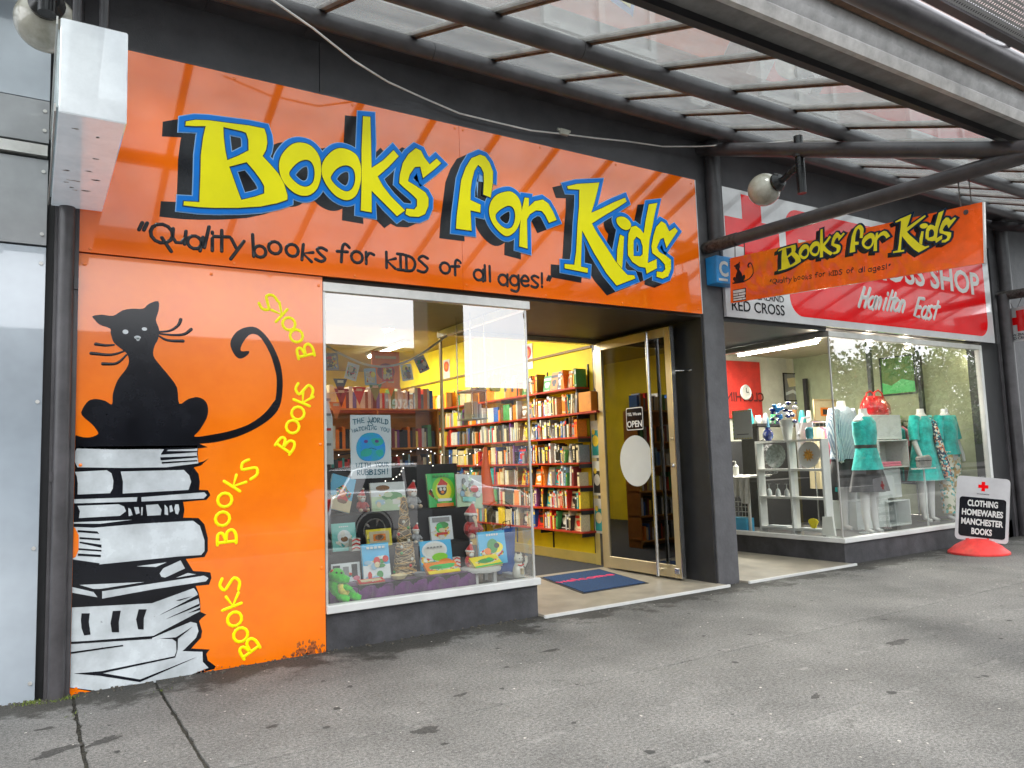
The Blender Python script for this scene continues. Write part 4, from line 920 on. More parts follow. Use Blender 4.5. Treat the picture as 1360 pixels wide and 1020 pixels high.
script_word('East', max(e_+.05, fa(1217, 418)[0]), fa(1190, 411)[1]-.06, u*1.05, 1)
# the small double sided sign further along
SS = T('small_cross_sign', 'small white red cross sign hanging by chains at the right edge', 'sign', (12.2, -.3, 2.8))
box(12.19, 12.21, -.78, -.02, 2.80, 3.30).obj('board', SIGNW, SS)
FR = F((12.189, 0, 0), (0, -1, 0), (0, 0, 1)); w3 = .055; hx = .155; cx, cz = .24, 3.10
poly(FR, [[(cx-w3, cz-hx), (cx+w3, cz-hx), (cx+w3, cz-w3), (cx+hx, cz-w3), (cx+hx, cz+w3), (cx+w3, cz+w3), (cx+w3, cz+hx), (cx-w3, cz+hx), (cx-w3, cz+w3), (cx-hx, cz+w3), (cx-hx, cz-w3), (cx-w3, cz-w3)]], .001, .001, 'red_cross', RED, SS)
text(FR, 'NEW ZEALAND', .06, 2.885, .045, BLACKP, SS, bold=.01); text(FR, 'RED CROSS', .06, 2.83, .055, BLACKP, SS, bold=.015)
MB().tube([(12.2, -.15, 3.29), (12.18, -.10, 3.46)], .004, 6).tube([(12.2, -.2, 3.29), (12.18, -.3, 3.46)], .004, 6).obj('chain', MATS['rusty_chain'], SS)

# ================================================================== PAVEMENT SIGN
bc = atZ(1300, 735, 0); BX, BY = bc.x, bc.y
AF = T('pavement_sign', 'white and black pavement sign reading clothing homewares on a round red base', 'sign', (BX, BY, 0))
RB_ = M('red_plastic', (.68, .045, .04), .42, var=.14, scale=9, bump=.1, chips=(((.42, .30, .26), 14, .66), ((.10, .03, .03), 24, .70)))
MB().lathe([(.335, .004), (.335, .026), (.31, .045), (.25, .10), (.165, .15), (.09, .178), (.0001, .185)], (BX, BY, 0), 36).obj('base', RB_, AF)
for s_ in (-1, 1): MB().tube([(BX+s_*.06, BY-s_*.09, .12), (BX+s_*.06, BY-s_*.09, .185)], .026, 10).obj('foot', RB_, AF)
va = math.radians(58); u0 = Vector((math.cos(va), -math.sin(va), 0)); v0 = Vector((0, 0, 1)); a8 = math.radians(-6.5)
uu = u0*math.cos(a8) + v0*math.sin(a8); vv = v0*math.cos(a8) - u0*math.sin(a8)
FA_ = F(Vector((BX-.01, BY-.02, .178)) - u0*.255, uu*1, vv)
KS = .86
class FS_(F):
    def p(s, x, y, h=0): return s.o + s.u*x*KS + s.v*y*KS*1.08 + s.n*h
    def M(s, h=0):
        m = F.M(s, h); m = m @ Matrix.Diagonal((KS, KS*1.08, 1, 1)); return m
FA_ = FS_(FA_.o, FA_.u, FA_.v)
poly(FA_, [rrect(0, .65, 0, .84, .05)], -.03, .03, 'board', M('sign_grey_white', (.50, .50, .51), .35, var=.05), AF)
poly(FA_, [rrect(.04, .61, .05, .57, .04)], .001, .001, 'black_panel', BLACKP, AF)
w3 = .022; hx = .062; cx, cz = .325, .72
poly(FA_, [[(cx-w3, cz-hx), (cx+w3, cz-hx), (cx+w3, cz-w3), (cx+hx, cz-w3), (cx+hx, cz+w3), (cx+w3, cz+w3), (cx+w3, cz+hx), (cx-w3, cz+hx), (cx-w3, cz+w3), (cx-hx, cz+w3), (cx-hx, cz-w3), (cx-w3, cz-w3)]], .001, .001, 'red_cross', RED, AF)
for i, (s, w) in enumerate((('CLOTHING', .37), ('HOMEWARES', .50), ('MANCHESTER', .51), ('BOOKS', .25))):
    fit(FA_, s, .325-w/2, .325+w/2, .455-i*.122, .535-i*.122, WHITE, AF, bold=.035, h=.003)
fit(FA_, 'NEW ZEALAND RED CROSS', .25, .40, .615, .628, BLACKP, AF)

# ================================================================== BOOKSHOP ROOM
YW = M('yellow_wall', (.92, .72, .02), .65, var=.07, scale=2)
YL = M('cream_yellow_wall', (.70, .58, .22), .65, var=.06, scale=2)
S('shop_floor', box(1.2, 5.95, 1.76, 9.6, -.02, .016), M('dark_carpet', (.028, .03, .034), .9, var=.3, scale=40))
S('shop_side_wall', box(5.95, 6.07, 1.90, 9.6, 0, 3.3), YW)
S('shop_back_wall', box(1.1, 6.0, 9.6, 9.7, 0, 3.3), YW)
S('shop_left_wall', box(1.1, 1.2, .3, 9.6, 0, 3.3), YW)
S('shop_ceiling', box(1.1, 6.0, 1.76, 9.7, 3.27, 3.33), M('ceiling_tan', (.42, .34, .16), .7, var=.05))
S('window_bay_ceiling', box(1.2, 3.68, .1, 1.76, 2.74, 2.749), M('ceiling_tan', (.42, .34, .16), .7))
S('picture_rail', box(5.925, 5.949, 1.92, 9.6, 2.70, 2.73), M('rail_brown', (.25, .15, .03), .5))
S('skirting', box(5.935, 5.949, 1.92, 9.6, .018, .14), YL)
tube_light(4.23, 2.76, 4.43, 3.2, 62, 'long glowing fluorescent tube near the front of the bookshop ceiling', 3.27)
tube_light(3.2, 5.4, 7.0, 3.2, 20, 'glowing fluorescent tube deeper inside the bookshop', 3.27)
tube_light(5.0, 5.4, 7.0, 3.2, 22, 'glowing fluorescent tube over the far wall shelves', 3.27)
tube_light(2.3, 2.2, 3.6, 3.2, 14, 'fluorescent tube at the left of the bookshop window', 3.27)
# wall shelving
SH = T('wall_shelving', 'long red wall shelving packed with books along the yellow wall', 'shelving', (5.85, 4, 0))
REDW = M('red_shelf', (.42, .03, .012), .4, var=.15)
SZ = [2.208, 1.885, 1.590, 1.270, .980, .700, .425]
yend = [2.0, 1.62, 1.99, 2.0, 1.99, 1.99, 1.96]
for i, z in enumerate(SZ):
    ya = 1.95
    MB().box(5.72, 5.94, yend[i] if i != 1 else 2.0, 9.2, z-.022, z).obj('shelf', REDW, SH)
    for k in range(9): MB().box(5.74, 5.935, 2.0+k*.9, 2.012+k*.9, z-.07, z-.022).obj('shelf_bracket', DARK, SH)
for k in range(9): MB().box(5.936, 5.948, 2.0+k*.9, 2.02+k*.9, .15, 2.5).obj('upright', DARK, SH)
BC = {'red': (.55, .03, .02), 'orange': (.80, .25, .02), 'yellow': (.85, .62, .05), 'white': (.68, .67, .62), 'black': (.02, .02, .022), 'blue': (.03, .13, .42), 'green': (.06, .30, .08),
      'teal': (.03, .35, .36), 'brown': (.20, .09, .03), 'cream': (.68, .58, .36), 'grey': (.25, .25, .26), 'purple': (.20, .05, .28), 'maroon': (.20, .02, .03), 'pale blue': (.30, .48, .62)}
BC.update({'orange': (.85, .22, .01), 'red': (.6, .02, .012)})
BM = {k: M('book_'+k.replace(' ', '_'), v, .35, var=.12, scale=8) for k, v in BC.items()}
PAGE = M('book_pages', (.62, .56, .42), .8, var=.12, scale=30)
CN_ = list(BC)
BW = [.07, .08, .07, .19, .22, .06, .035, .03, .09, .13, .08, .015, .03, .03]
BMESH = {}
def bookmesh(c, band):
    """unit book: spine at -x, thickness along y, height z, both 0..1 apart from x"""
    k = (c, band)
    if k in BMESH: return BMESH[k]
    mb = MB(); mb.box(-.5, .5, -.5, -.44, 0, 1).box(-.5, .5, .44, .5, 0, 1).box(-.5, -.44, -.44, .44, 0, 1)
    mb.mat(1).box(-.44, .46, -.44, .44, .02, .97)
    mb.mat(2); mb.add([(-.503, -.49, .70), (-.503, -.49, .86), (-.503, .49, .86), (-.503, .49, .70)], [(0, 1, 2, 3)])
    if band[1] == 1:      # a run of title dashes down the spine
        for q in range(6): mb.add([(-.503, -.22, .14+q*.085), (-.503, -.22, .14+q*.085+.06), (-.503, .22, .14+q*.085+.06), (-.503, .22, .14+q*.085)], [(0, 1, 2, 3)])
    elif band[1] == 2:    # a picture on a cover that faces out
        mb.add([(-.504, .33*math.cos(t)*(1+.25*math.sin(3*t)), .42+.22*math.sin(t)*(1+.2*math.cos(2*t))) for t in [2*PI*q/14 for q in range(14)]], [tuple(range(14))])
        for q in range(5): mb.add([(-.503, -.36+q*.15, .06), (-.503, -.36+q*.15, .11), (-.503, -.25+q*.15, .11), (-.503, -.25+q*.15, .06)], [(0, 1, 2, 3)])
    elif band[1] == 3:
        mb.add([(-.503, -.49, .08), (-.503, -.49, .14), (-.503, .49, .14), (-.503, .49, .08)], [(0, 1, 2, 3)]); mb.add([(-.503, -.49, .90), (-.503, -.49, .93), (-.503, .49, .93), (-.503, .49, .90)], [(0, 1, 2, 3)])
    o = mb.obj('book', [BM[c], PAGE, BM[band[0]]], None); me = o.data; bpy.data.objects.remove(o)
    # obj() recentres parentless meshes at their base
    BMESH[k] = me; return me
ORD = ['top', 'second', 'third', 'fourth', 'fifth', 'sixth', 'bottom']
random.seed(11)
far = MB(); farm = list(BM.values()) + [PAGE]
nb = 0; seq = {}
for i, z in enumerate(SZ):
    y = 2.02; row = []
    while y < 9.1:
        face = random.random() < (.12 if i else .3)
        c = random.choices(CN_, BW)[0]
        if i == 0: c = random.choice(['orange', 'brown', 'black', 'yellow', 'cream', 'orange', 'green'])
        t_ = random.uniform(.11, .19) if face else random.choice((.014, .02, .026, .032, .04, .055))*random.uniform(.9, 1.1)
        hgt = random.choice((.165, .18, .195, .21, .235, .25))*random.uniform(.97, 1.03) if not face else random.uniform(.2, .25); hgt = min(hgt, .262)
        d = .02 if face else random.uniform(.12, .17)
        if random.random() < .035: y += random.uniform(.03, .12); continue
        row.append((y, t_, hgt, d, c, face)); y += t_+.003
    for j, (y, t_, hgt, d, c, face) in enumerate(row):
        if y < 3.35:
            b2 = random.choice([q for q in ('white', 'yellow', 'black', 'cream', 'red') if q != c])
            me = bookmesh(c, (b2, 2 if face else random.choice((0, 1, 1, 3))))
            o = bpy.data.objects.new('book', me); COL.objects.link(o)
            o.location = (5.735 + d/2 + (.05 if face else random.uniform(0, .02)), y + t_/2, z + (.001)); o.scale = (d, t_, hgt)
            if face: o.rotation_euler = (0, math.radians(9), 0)
            elif random.random() < .16: o.rotation_euler = (math.radians(random.choice((-9, -6, 6, 4))), 0, 0)
            l_, r_ = (row[j-1][4] if j else None), (row[j+1][4])
            kind = 'face out' if face else random.choice(['thin', 'slim']) if t_ < .032 else 'thick' if t_ > .046 else 'medium'
            if l_ is None: lab = f'{kind} {c} book at the door end of the {ORD[i]} wall shelf'
            else: lab = f'{kind} {c} book between {l_} and {r_} on the {ORD[i]} wall shelf'
            seq.setdefault(lab, []).append(o); tag(o, lab, 'book', 'books on the wall shelves'); nb += 1
        else:
            far.mat(CN_.index(c)); x0 = 5.735; far.box(x0, x0+d, y, y+t_, z+.001, z+hgt)
far.obj('book_rows', farm, None, 'far rows of books continuing along the wall shelves deep in the bookshop', 'books', None, 'stuff')
for lab, os_ in seq.items():
    if len(os_) > 1:
        for k, o in enumerate(sorted(os_, key=lambda q: q.location.y)):
            w = ['nearer the door', 'further in', 'third from the door', 'deepest'][min(k, 3)]
            o['label'] = ' '.join((lab.replace(' wall shelf', ' shelf').replace(' one on the', ' on the').replace('third from the door', 'third along') + ', ' + w).split()[:16])
# things at the door end of the shelving
ob = box(5.74, 5.92, 1.72, 1.97, 1.887, 2.13).obj('file_box', M('orange_card', (.75, .28, .02), .6), None, 'orange file box standing on the second shelf by the door', 'box', bevel=.006)
MB().box(5.70, 5.928, 1.58, 1.998, 1.862, 1.885).obj('shelf', REDW, SH)
mr_ = T('wall_mirror', 'tall narrow yellow framed mirror on the wall behind the door', 'mirror', (5.93, 1.7, 2.15))
poly(F((5.925, 0, 0), (0, -1, 0), (0, 0, 1)), [rrect(-1.86, -1.62, 2.16, 2.66, .05)], 0, .015, 'frame', GOLD, mr_)
poly(F((5.909, 0, 0), (0, -1, 0), (0, 0, 1)), [rrect(-1.83, -1.65, 2.19, 2.63, .04)], 0, .002, 'mirror_glass', M('amber_mirror', (.5, .38, .12), .15, metal=.8), mr_)
MB().box(5.929, 5.949, 1.56, 1.995, 0.01, 2.16).obj('wall_end', YL, BB)
FW = F((5.948, 0, 0), (0, -1, 0), (0, 0, 1))
for i, (z0_, z1_, c, c2) in enumerate([(1.32, 1.78, 'teal', 'yellow'), (.86, 1.28, 'black', 'white'), (.40, .82, 'teal', 'cream')]):
    t = T('poster', ['upper blue green picture poster on the wall between shelves and door', 'middle black and white picture poster between shelves and door', 'lower teal picture poster between shelves and door'][i], 'poster', (5.92, 1.74, z0_), 'posters stacked beside the door')
    FQ = F((5.928, 0, 0), (0, -1, 0), (0, 0, 1))
    poly(FQ, [rectl(-1.985, -1.70, z0_, z1_)], 0, .003, 'sheet', BM['white'], t)
    poly(FQ, [rectl(-1.97, -1.72, z0_+.03, z1_-.12)], .004, .001, 'picture', BM[c], t)
    poly(FQ, [ell(-1.90, (z0_+z1_)/2-.02, .06, .07)], .006, .001, 'picture_shape', BM[c2], t)
    poly(FQ, [ell(-1.93, (z0_+z1_)/2+.09, .03, .035)], .0075, .001, 'picture_shape', BM['yellow'], t)
for i, (px, py) in enumerate([(701, 472), (593, 490)]):
    p = atX(px, py, 5.94); t = T('notice', ['white notice with a red disc high on the yellow wall by the entrance', 'white notice with a red disc on the yellow wall seen through the window'][i], 'notice', p, 'notices with a red disc')
    FQ = F((5.942, 0, 0), (0, -1, 0), (0, 0, 1))
    poly(FQ, [rectl(-p.y-.12, -p.y+.12, p.z-.2, p.z+.16)], 0, .003, 'sheet', BM['white'], t)
    poly(FQ, [ell(-p.y, p.z+.04, .09, .09)], .004, .001, 'disc', BM['red'], t)
    poly(FQ, [ell(-p.y, p.z+.04, .05, .05)], .006, .001, 'disc_centre', BM['orange'], t)
# door mat
ang = math.radians(-11); mc = Vector((4.95, 1.2, 0))
um = Vector((math.cos(ang), math.sin(ang)*-0, 0)).normalized()
fl, frt = Vector((4.56, .47, .022)), Vector((5.43, .50, .022)); uu = (frt-fl).normalized(); vv = Vector((.22, .975, 0)).normalized()
MT = T('door_mat', 'blue carpet door mat with the word welcome in red across it', 'mat', (5, 1.1, .02))
lp = [fl, frt, frt+vv*1.15, fl+vv*1.15]
MB().prism([Vector((p.x, p.y, .021)) for p in lp], (0, 0, .004)).obj('rubber_backing', DARK, MT)
inn = [fl+uu*.03+vv*.03, frt-uu*.03+vv*.03, frt-uu*.03+vv*1.12, fl+uu*.03+vv*1.12]
MB().prism([Vector((p.x, p.y, .0255)) for p in inn], (0, 0, .006)).obj('carpet', M('blue_carpet', (.008, .045, .13), .95, var=.35, scale=60, bump=.5, bscale=300), MT)
FMT = F((fl.x, fl.y, .0318), uu, Vector((-uu.y, uu.x, 0)))
mb = MB(); write(mb, FMT, 'welcome', .20, .62, .075, .013, h=.001, adv=1.3, sx=1.15); mb.obj('lettering', M('red_carpet_print', (.6, .03, .10), .9), MT)
# dark island shelf and till counter deeper in
OW = M('orange_timber', (.60, .26, .05), .5, var=.12, scale=6)
IS = T('book_island', 'orange timber shelf unit with rows of books behind the window display', 'bookcase', (3.1, 3.0, 0))
box(1.9, 4.2, 3.0, 3.03, .02, 1.98).obj('back_panel', OW, IS)
for z in (.1, .45, .8, 1.15, 1.50, 1.96): box(1.9, 4.2, 2.75, 3.0, z, z+.02).obj('shelf', OW, IS)
for x in (1.9, 2.65, 3.4, 4.18): box(x, x+.02, 2.752, 3.0, .02, 1.955).obj('side_panel', OW, IS)
bk = MB()
for z in (.121, .471, .821, 1.171, 1.521, 1.981):
    x = 1.95
    while x < 4.12:
        w = random.uniform(.02, .05); bk.mat(CN_.index(random.choices(CN_, BW)[0])); bk.box(x, x+w-.002, 2.78, 2.95, z, z+random.uniform(.17, .27)); x += w
bk.obj('book_row', list(BM.values()), None, 'rows of mixed books packed on the orange timber unit', 'books', None, 'stuff')

# ================================================================== WINDOW DISPLAY
DS = T('display_steps', 'black stepped display stand behind the window glass', 'stand', (2.7, .6, .3))
BK = M('black_display', (.012, .012, .014), .7)
box(1.22, 3.60, .06, 1.1, .262, .30).obj('floor_board', BK, DS)
box(1.9, 3.3, .38, .68, .30, .64).obj('step', BK, DS); box(1.9, 3.45, .68, 1.0, .30, .92).obj('step', BK, DS)
box(1.7, 3.5, 1.0, 1.04, .30, 1.32).obj('back_panel', BK, DS)
PC = T('display_cloth', 'deep purple cloth draped over the front of the window display', 'cloth', (2.6, .3, .3))
mb = MB(); vs = []; fs = []; nx = 60
prof = [(.375, .418), (.30, .419), (.18, .416), (.15, .40), (.135, .36), (.13, .305)]
for i in range(nx+1):
    x = 1.93 + 1.27*i/nx
    for j, (y, z) in enumerate(prof):
        r = .014*math.sin(i*.9+j)*(j > 2) + .004*math.sin(i*2.3+j*1.7); vs.append((x, y + r, z + (.004*math.sin(i*1.3+j) if j < 5 else 0)))
k = len(prof)
for i in range(nx):
    for j in range(k-1): fs.append((i*k+j, i*k+j+1, (i+1)*k+j+1, (i+1)*k+j))
mb.add(vs, fs, True); mb.obj('cloth', M('purple_velvet', (.10, .010, .125), .8, sheen=.6, var=.3, scale=12), PC)
box(1.93, 3.2, .15, .378, .30, .412).obj('box_under', BK, DS)
ART = {k: M('print_'+k.replace(' ', '_'), v, .3, var=.05) for k, v in dict(BC, **{'lime': (.25, .62, .03), 'sky': (.08, .45, .75), 'aqua': (.18, .55, .50), 'snow': (.70, .74, .76), 'pink': (.7, .2, .28), 'mint': (.45, .60, .38), 'bright yellow': (.88, .72, .02), 'bright green': (.03, .50, .10)}).items()}
def display_book(px0, py0, px1, py1, Y, zb, cover, art, label, lean=10, roll=0, back='book_pages', thick=.018):
    a, b = atY(px0, (py0+py1)/2, Y), atY(px1, (py0+py1)/2, Y); t_, bt = atY((px0+px1)/2, py0, Y), atY((px0+px1)/2, py1, Y)
    w = b.x-a.x; h_ = t_.z-bt.z; base = bt.z if zb is None else zb
    t = T('picture_book', label, 'book', ((a.x+b.x)/2, Y, base), 'picture books in the window')
    le = math.radians(lean); ro = math.radians(roll)
    u = Vector((math.cos(ro), 0, math.sin(ro))); v = Vector((-math.sin(ro)*math.cos(le), math.sin(le), math.cos(ro)*math.cos(le)))
    fr_ = F(Vector((a.x, Y, base+.002 + max(0, -math.sin(ro)*w))), u, v)
    poly(fr_, [rectl(0, w, 0, h_)], -.003, .002, 'cover', ART[cover], t)
    poly(fr_, [rectl(.003, w-.002, .003, h_-.003)], -.003-thick, thick-.0005, 'pages', PAGE, t)
    poly(fr_, [rectl(0, w, 0, h_)], -.0055-thick, .002, 'back_cover', ART[cover], t)
    k0 = int(px0+py0); rq = random.Random(k0)
    for a_ in range(2):
        cx_, cy_ = w*rq.uniform(.35, .65), h_*rq.uniform(.25, .5); rx_, ry_ = w*rq.uniform(.28, .42), h_*rq.uniform(.12, .24)
        l = [(min(max(cx_+rx_*math.cos(t_)*(1+.22*math.sin(3*t_+a_)), .004), w-.004), min(max(cy_+ry_*math.sin(t_)*(1+.2*math.cos(4*t_)), .004), h_-.004)) for t_ in [2*PI*z_/26 for z_ in range(26)]]
        poly(fr_, [l], .0001+a_*.0006, .0004, 'cover_picture', ill(k0 % 7 + a_), t)
    for i, q in enumerate(art):
        k_, c = q[0], q[1]; hh = .0015 + i*.0009
        if k_ == 'e': l = ell(q[2]*w, q[3]*h_, q[4]*w, q[5]*h_)
        elif k_ == 'r': l = rectl(q[2]*w, q[3]*w, q[4]*h_, q[5]*h_)
        elif k_ == 'p': l = [(x*w, y*h_) for x, y in q[2]]
        poly(fr_, [l], hh, .0005, 'cover_print', ART[c], t)
    return t, fr_, w, h_
ILL = {}
def ill(k):
    if k not in ILL:
        r = random.Random(k*7+1); pal = [BC[q] for q in r.sample(['red', 'orange', 'yellow', 'white', 'blue', 'green', 'teal', 'brown', 'cream', 'pale blue', 'black', 'white', 'cream'], 6)]
        ILL[k] = prints('cover_illustration', pal[0], pal[1:], 55 + 25*r.random()); ILL[k].name = 'cover_illustration'
    return ILL[k]
def blobs(cols, n, seed, y0=.1, y1=.6):
    r = random.Random(seed); o = []
    for i in range(n):
        o.append(('e', r.choice(cols), r.uniform(.15, .85), r.uniform(y0, y1), r.uniform(.05, .16), r.uniform(.04, .11)))
    return o
TI = lambda c, y=.82, x0=.15, x1=.85, h=.06: [('r', c, x0+(x1-x0)*k/5, x0+(x1-x0)*(k+.72)/5, y, y+h) for k in range(5)]
display_book(432, 636, 465, 683, .80, .925, 'sky', [('r','cream',0,1,0,.35),('e','red',.6,.35,.22,.13),('e','orange',.55,.5,.12,.1),('e','brown',.6,.28,.2,.06)], 'blue picture book leaning over at the far left of the window', roll=-17)
display_book(442, 693, 474, 730, .50, .645, 'aqua', [('e','snow',.5,.5,.28,.25),('e','brown',.5,.42,.15,.1),('e','white',.45,.6,.1,.12)]+TI('snow',.85,.3,.7,.04), 'pale teal picture book with a small white creature on the cover')
display_book(488, 700, 521, 723, .60, .645, 'bright yellow', [('r','cream',.1,.9,.14,.86),('r','orange',.25,.75,.3,.7),('e','brown',.5,.5,.18,.16)], 'small yellow framed picture card between teal book and twine cone')
display_book(483, 716, 519, 764, .28, .421, 'sky', [('r','snow',0,1,0,.4)]+blobs(['snow','white','red','green','pale blue'],14,3,.05,.6)+[('e','red',.5,.5,.12,.12),('e','cream',.5,.4,.1,.08)]+TI('white',.85), 'pale blue christmas picture book with a santa cover, front left')
display_book(441, 733, 479, 758, .34, .421, 'snow', [('r','black',.05,.3,.1,.9),('r','grey',.4,.6,.1,.8),('r','black',.7,.9,.2,.9),('e','pink',.85,.15,.12,.12)], 'wide black and white patterned book behind the green dragon toy')
display_book(494, 641, 540, 679, .80, .925, 'snow', [('r','mint',0,1,0,.5),('e','brown',.35,.8,.2,.1),('e','green',.6,.5,.3,.15),('e','pale blue',.25,.3,.15,.1),('e','white',.7,.3,.15,.1)]+blobs(['snow','mint','cream'],8,8), 'wide white and mint landscape picture book left of the twine cone')
bk8 = display_book(570, 626, 607, 671, .80, .925, 'bright green', [('e','lime',.55,.5,.40,.40),('e','bright yellow',.55,.48,.28,.30),('e','black',.5,.52,.17,.18),('p','red',[(.33,.62),(.5,.85),(.72,.68),(.66,.6)]),('r','white',.33,.66,.58,.64),('e','white',.45,.52,.05,.05),('e','white',.58,.52,.05,.05),('e','orange',.5,.43,.06,.04),('r','snow',.3,.8,.16,.24),('r','orange',.25,.85,.0,.10)]+TI('green',.88,.2,.8,.07), 'bright green picture book with a masked bird in a santa hat')
display_book(607, 642, 641, 687, .72, .89, 'snow', [('r','mint',0,1,0,.45)]+blobs(['snow','grey','pale blue','cream','white'],16,5,.2,.8)+[('r','aqua',.2,.7,.18,.32)]+blobs(['red','mint'],4,9,.5,.9), 'white and mint patterned picture book leaning right of the green one', roll=-5)
display_book(573, 682, 602, 714, .60, .645, 'snow', [('e','green',.55,.62,.28,.14),('e','bright green',.4,.5,.15,.2),('r','grey',.1,.9,.75,.95),('r','red',.25,.75,.22,.32),('e','cream',.5,.42,.15,.08)], 'white picture book with a green creature standing in the dark middle step')
display_book(560, 714, 602, 755, .34, .421, 'sky', [('e','snow',.45,.68,.40,.30),('e','white',.45,.68,.34,.24),('e','lime',.6,.45,.25,.13),('e','cream',.4,.2,.3,.1),('e','orange',.75,.3,.2,.08),('e','green',.3,.25,.15,.08)]+blobs(['teal','blue','white'],6,14,.05,.3)+TI('grey',.75,.2,.7,.05), 'big blue picture book with a round white title panel in the centre')
display_book(570, 742, 612, 765, .20, .421, 'orange', [('r','bright yellow',0,1,0,.25),('e','bright green',.5,.55,.4,.2),('e','green',.3,.5,.2,.12),('e','bright green',.75,.65,.2,.1),('r','yellow',.2,.6,.05,.12)], 'low orange and green crocodile book propped in front of the blue one', lean=55)
stool = T('mini_stool', 'small white wooden stool carrying two books in the window', 'stool', (3.3, .22, .30))
s_ = atY(640, 752, .22); sx_ = s_.x
MB().lathe([(.17, .40), (.175, .41), (.175, .425), (.16, .432)], (sx_, .24, 0), 24).obj('seat', WHITE, stool)
for dx, dy in ((-.09, -.07), (.09, -.07), (-.09, .08), (.09, .08)):
    MB().box(sx_+dx-.016, sx_+dx+.016, .24+dy-.016, .24+dy+.016, .301, .40).obj('leg', WHITE, stool)
display_book(638, 706, 674, 750, .27, .434, 'sky', [('e','bright yellow',.6,.5,.28,.17),('e','green',.5,.55,.2,.22),('e','black',.65,.55,.1,.08),('e','orange',.3,.4,.12,.1)]+TI('white',.86,.3,.75,.06), 'blue picture book with a green dinosaur standing on the little stool')
display_book(632, 728, 668, 750, .16, .434, 'bright yellow', [('e','green',.5,.5,.3,.2),('e','bright green',.65,.6,.12,.15),('r','bright green',0,1,.0,.12)], 'yellow picture book with a green animal lying on the little stool', lean=58, roll=3)
# twine cone tree
cp = atY(538, 762, .33); TW = T('twine_tree', 'cone shaped christmas tree wound from pale twine with coloured bits', 'ornament', (cp.x, .33, .42))
zt_ = atY(533, 660, .33).z
MB().lathe([(.085, .421), (.06, .7), (.022, zt_-.02), (.005, zt_)], (cp.x, .33, 0), 16).obj('core', M('twine_dark', (.16, .12, .07), .9, var=.4, scale=60), TW)
rnd = random.Random(4)
for c_, n_ in (('twine_pale', 46), ('twine_gold', 22)):
    m_ = M(c_, (.62, .50, .33) if c_ == 'twine_pale' else (.75, .42, .12), .8, var=.2, scale=40); mb = MB()
    for i in range(n_):
        z = .43 + (zt_-.47)*rnd.random(); r0 = .095*(1-(z-.42)/(zt_-.42)*.82); a0 = rnd.uniform(0, 6.28); sl_ = rnd.uniform(-.06, .06)
        mb.tube([(cp.x+math.cos(a0+t)*r0*1.04, .33+math.sin(a0+t)*r0*1.04, z+sl_*math.sin(t)) for t in [k*.45 for k in range(15)]], .0028, 4)
    o = mb.obj('windings', m_, TW); o['kind'] = 'stuff'
for i in range(9):
    z = .46 + .05*i; r0 = .1*(1-(z-.42)/(zt_-.42)*.82); a0 = 4.2+rnd.uniform(-.9, .9)
    MB().ball((cp.x+math.cos(a0)*r0*1.1, .33+math.sin(a0)*r0*1.1, z), .013, 8, 6).obj('bauble', ART[rnd.choice(['red', 'orange', 'green', 'white'])], TW)
# tall orange cone and blue bin
p = atY(652, 707, .72); q = atY(650, 594, .72); OC = T('orange_cone', 'tall slim bright orange traffic cone at the right of the display', 'cone', (p.x, .72, .62))
MB().lathe([(.10, .93), (.10, .94), (.082, .945), (.016, q.z), (.012, q.z+.004)], (p.x, .78, 0), 20).obj('cone', M('orange_plastic', (.90, .13, .02), .35, var=.05), OC)
p = atY(672, 745, .5); BN = T('blue_bag', 'dark blue paper bag standing behind the stool', 'bag', (p.x, .5, .30))
MB().prism([(p.x-.10, .48, .301), (p.x+.08, .48, .301), (p.x+.10, .47, .72), (p.x-.08, .47, .70)], (0, .12, 0)).obj('bag_body', M('blue_paper', (.02, .09, .35), .5, var=.2), BN, bevel=.01)
MB().tube([(p.x-.04, .48, .70), (p.x-.03, .48, .77), (p.x+.04, .48, .78), (p.x+.05, .48, .71)], .004, 6).obj('handle', BK, BN)
# plush toys
def eye(c, r, par, m=None): MB().ball(c, r, 8, 6).obj('eye', m or BK, par)
PL = lambda n, c: M(n, c, .9, var=.18, scale=50, bump=.5, bscale=200, sheen=.5)
p = atY(458, 795, .16); X0 = p.x; zf = .322
CR_ = T('dragon_toy', 'bright green plush dragon with a yellow belly in the lower left corner', 'soft toy', (X0, .16, .322))
g_ = PL('plush_green', (.05, .55, .03))
bd = MB(); bd.tube([(X0+.12, .17, .35), (X0+.05, .17, .36), (X0-.02, .17, .375), (X0-.06, .165, .41), (X0-.085, .155, .46), (X0-.08, .145, .50)], [.012, .05, .075, .07, .055, .045], 16)
bd.ball((X0-.075, .13, .515), .062, 16, 10, 1, 1, .85); bd.tube([(X0-.07, .12, .50), (X0-.03, .09, .485), (X0+.005, .07, .475)], [.045, .035, .022], 12)
bd.obj('body', g_, CR_)
MB().tube([(X0-.01, .10, .37), (X0-.045, .095, .41), (X0-.06, .09, .45)], [.03, .035, .02], 10).obj('belly', PL('plush_yellow', (.75, .65, .12)), CR_)
for dx in (-.06, .03): MB().tube([(X0+dx, .12, .36), (X0+dx+.03, .07, .345), (X0+dx+.06, .06, .335)], [.03, .028, .02], 10).obj('leg', g_, CR_)
MB().tube([(X0-.05, .10, .43), (X0-.01, .06, .42), (X0+.02, .05, .41)], [.022, .02, .012], 8).obj('arm', g_, CR_)
for k in range(6): MB().lathe([(.014, 0), (.001, .03)], (X0-.13+k*.035, .19, .49-k*.022), 6, R=align((-.5, .2, 1))).obj('spike', PL('plush_orange', (.85, .3, .03)), CR_)
eye((X0-.055, .075, .535), .009, CR_); eye((X0-.09, .08, .54), .009, CR_); MB().ball((X0-.11, .12, .545), .018, 8, 6).obj('ear', PL('plush_red', (.6, .02, .02)), CR_)
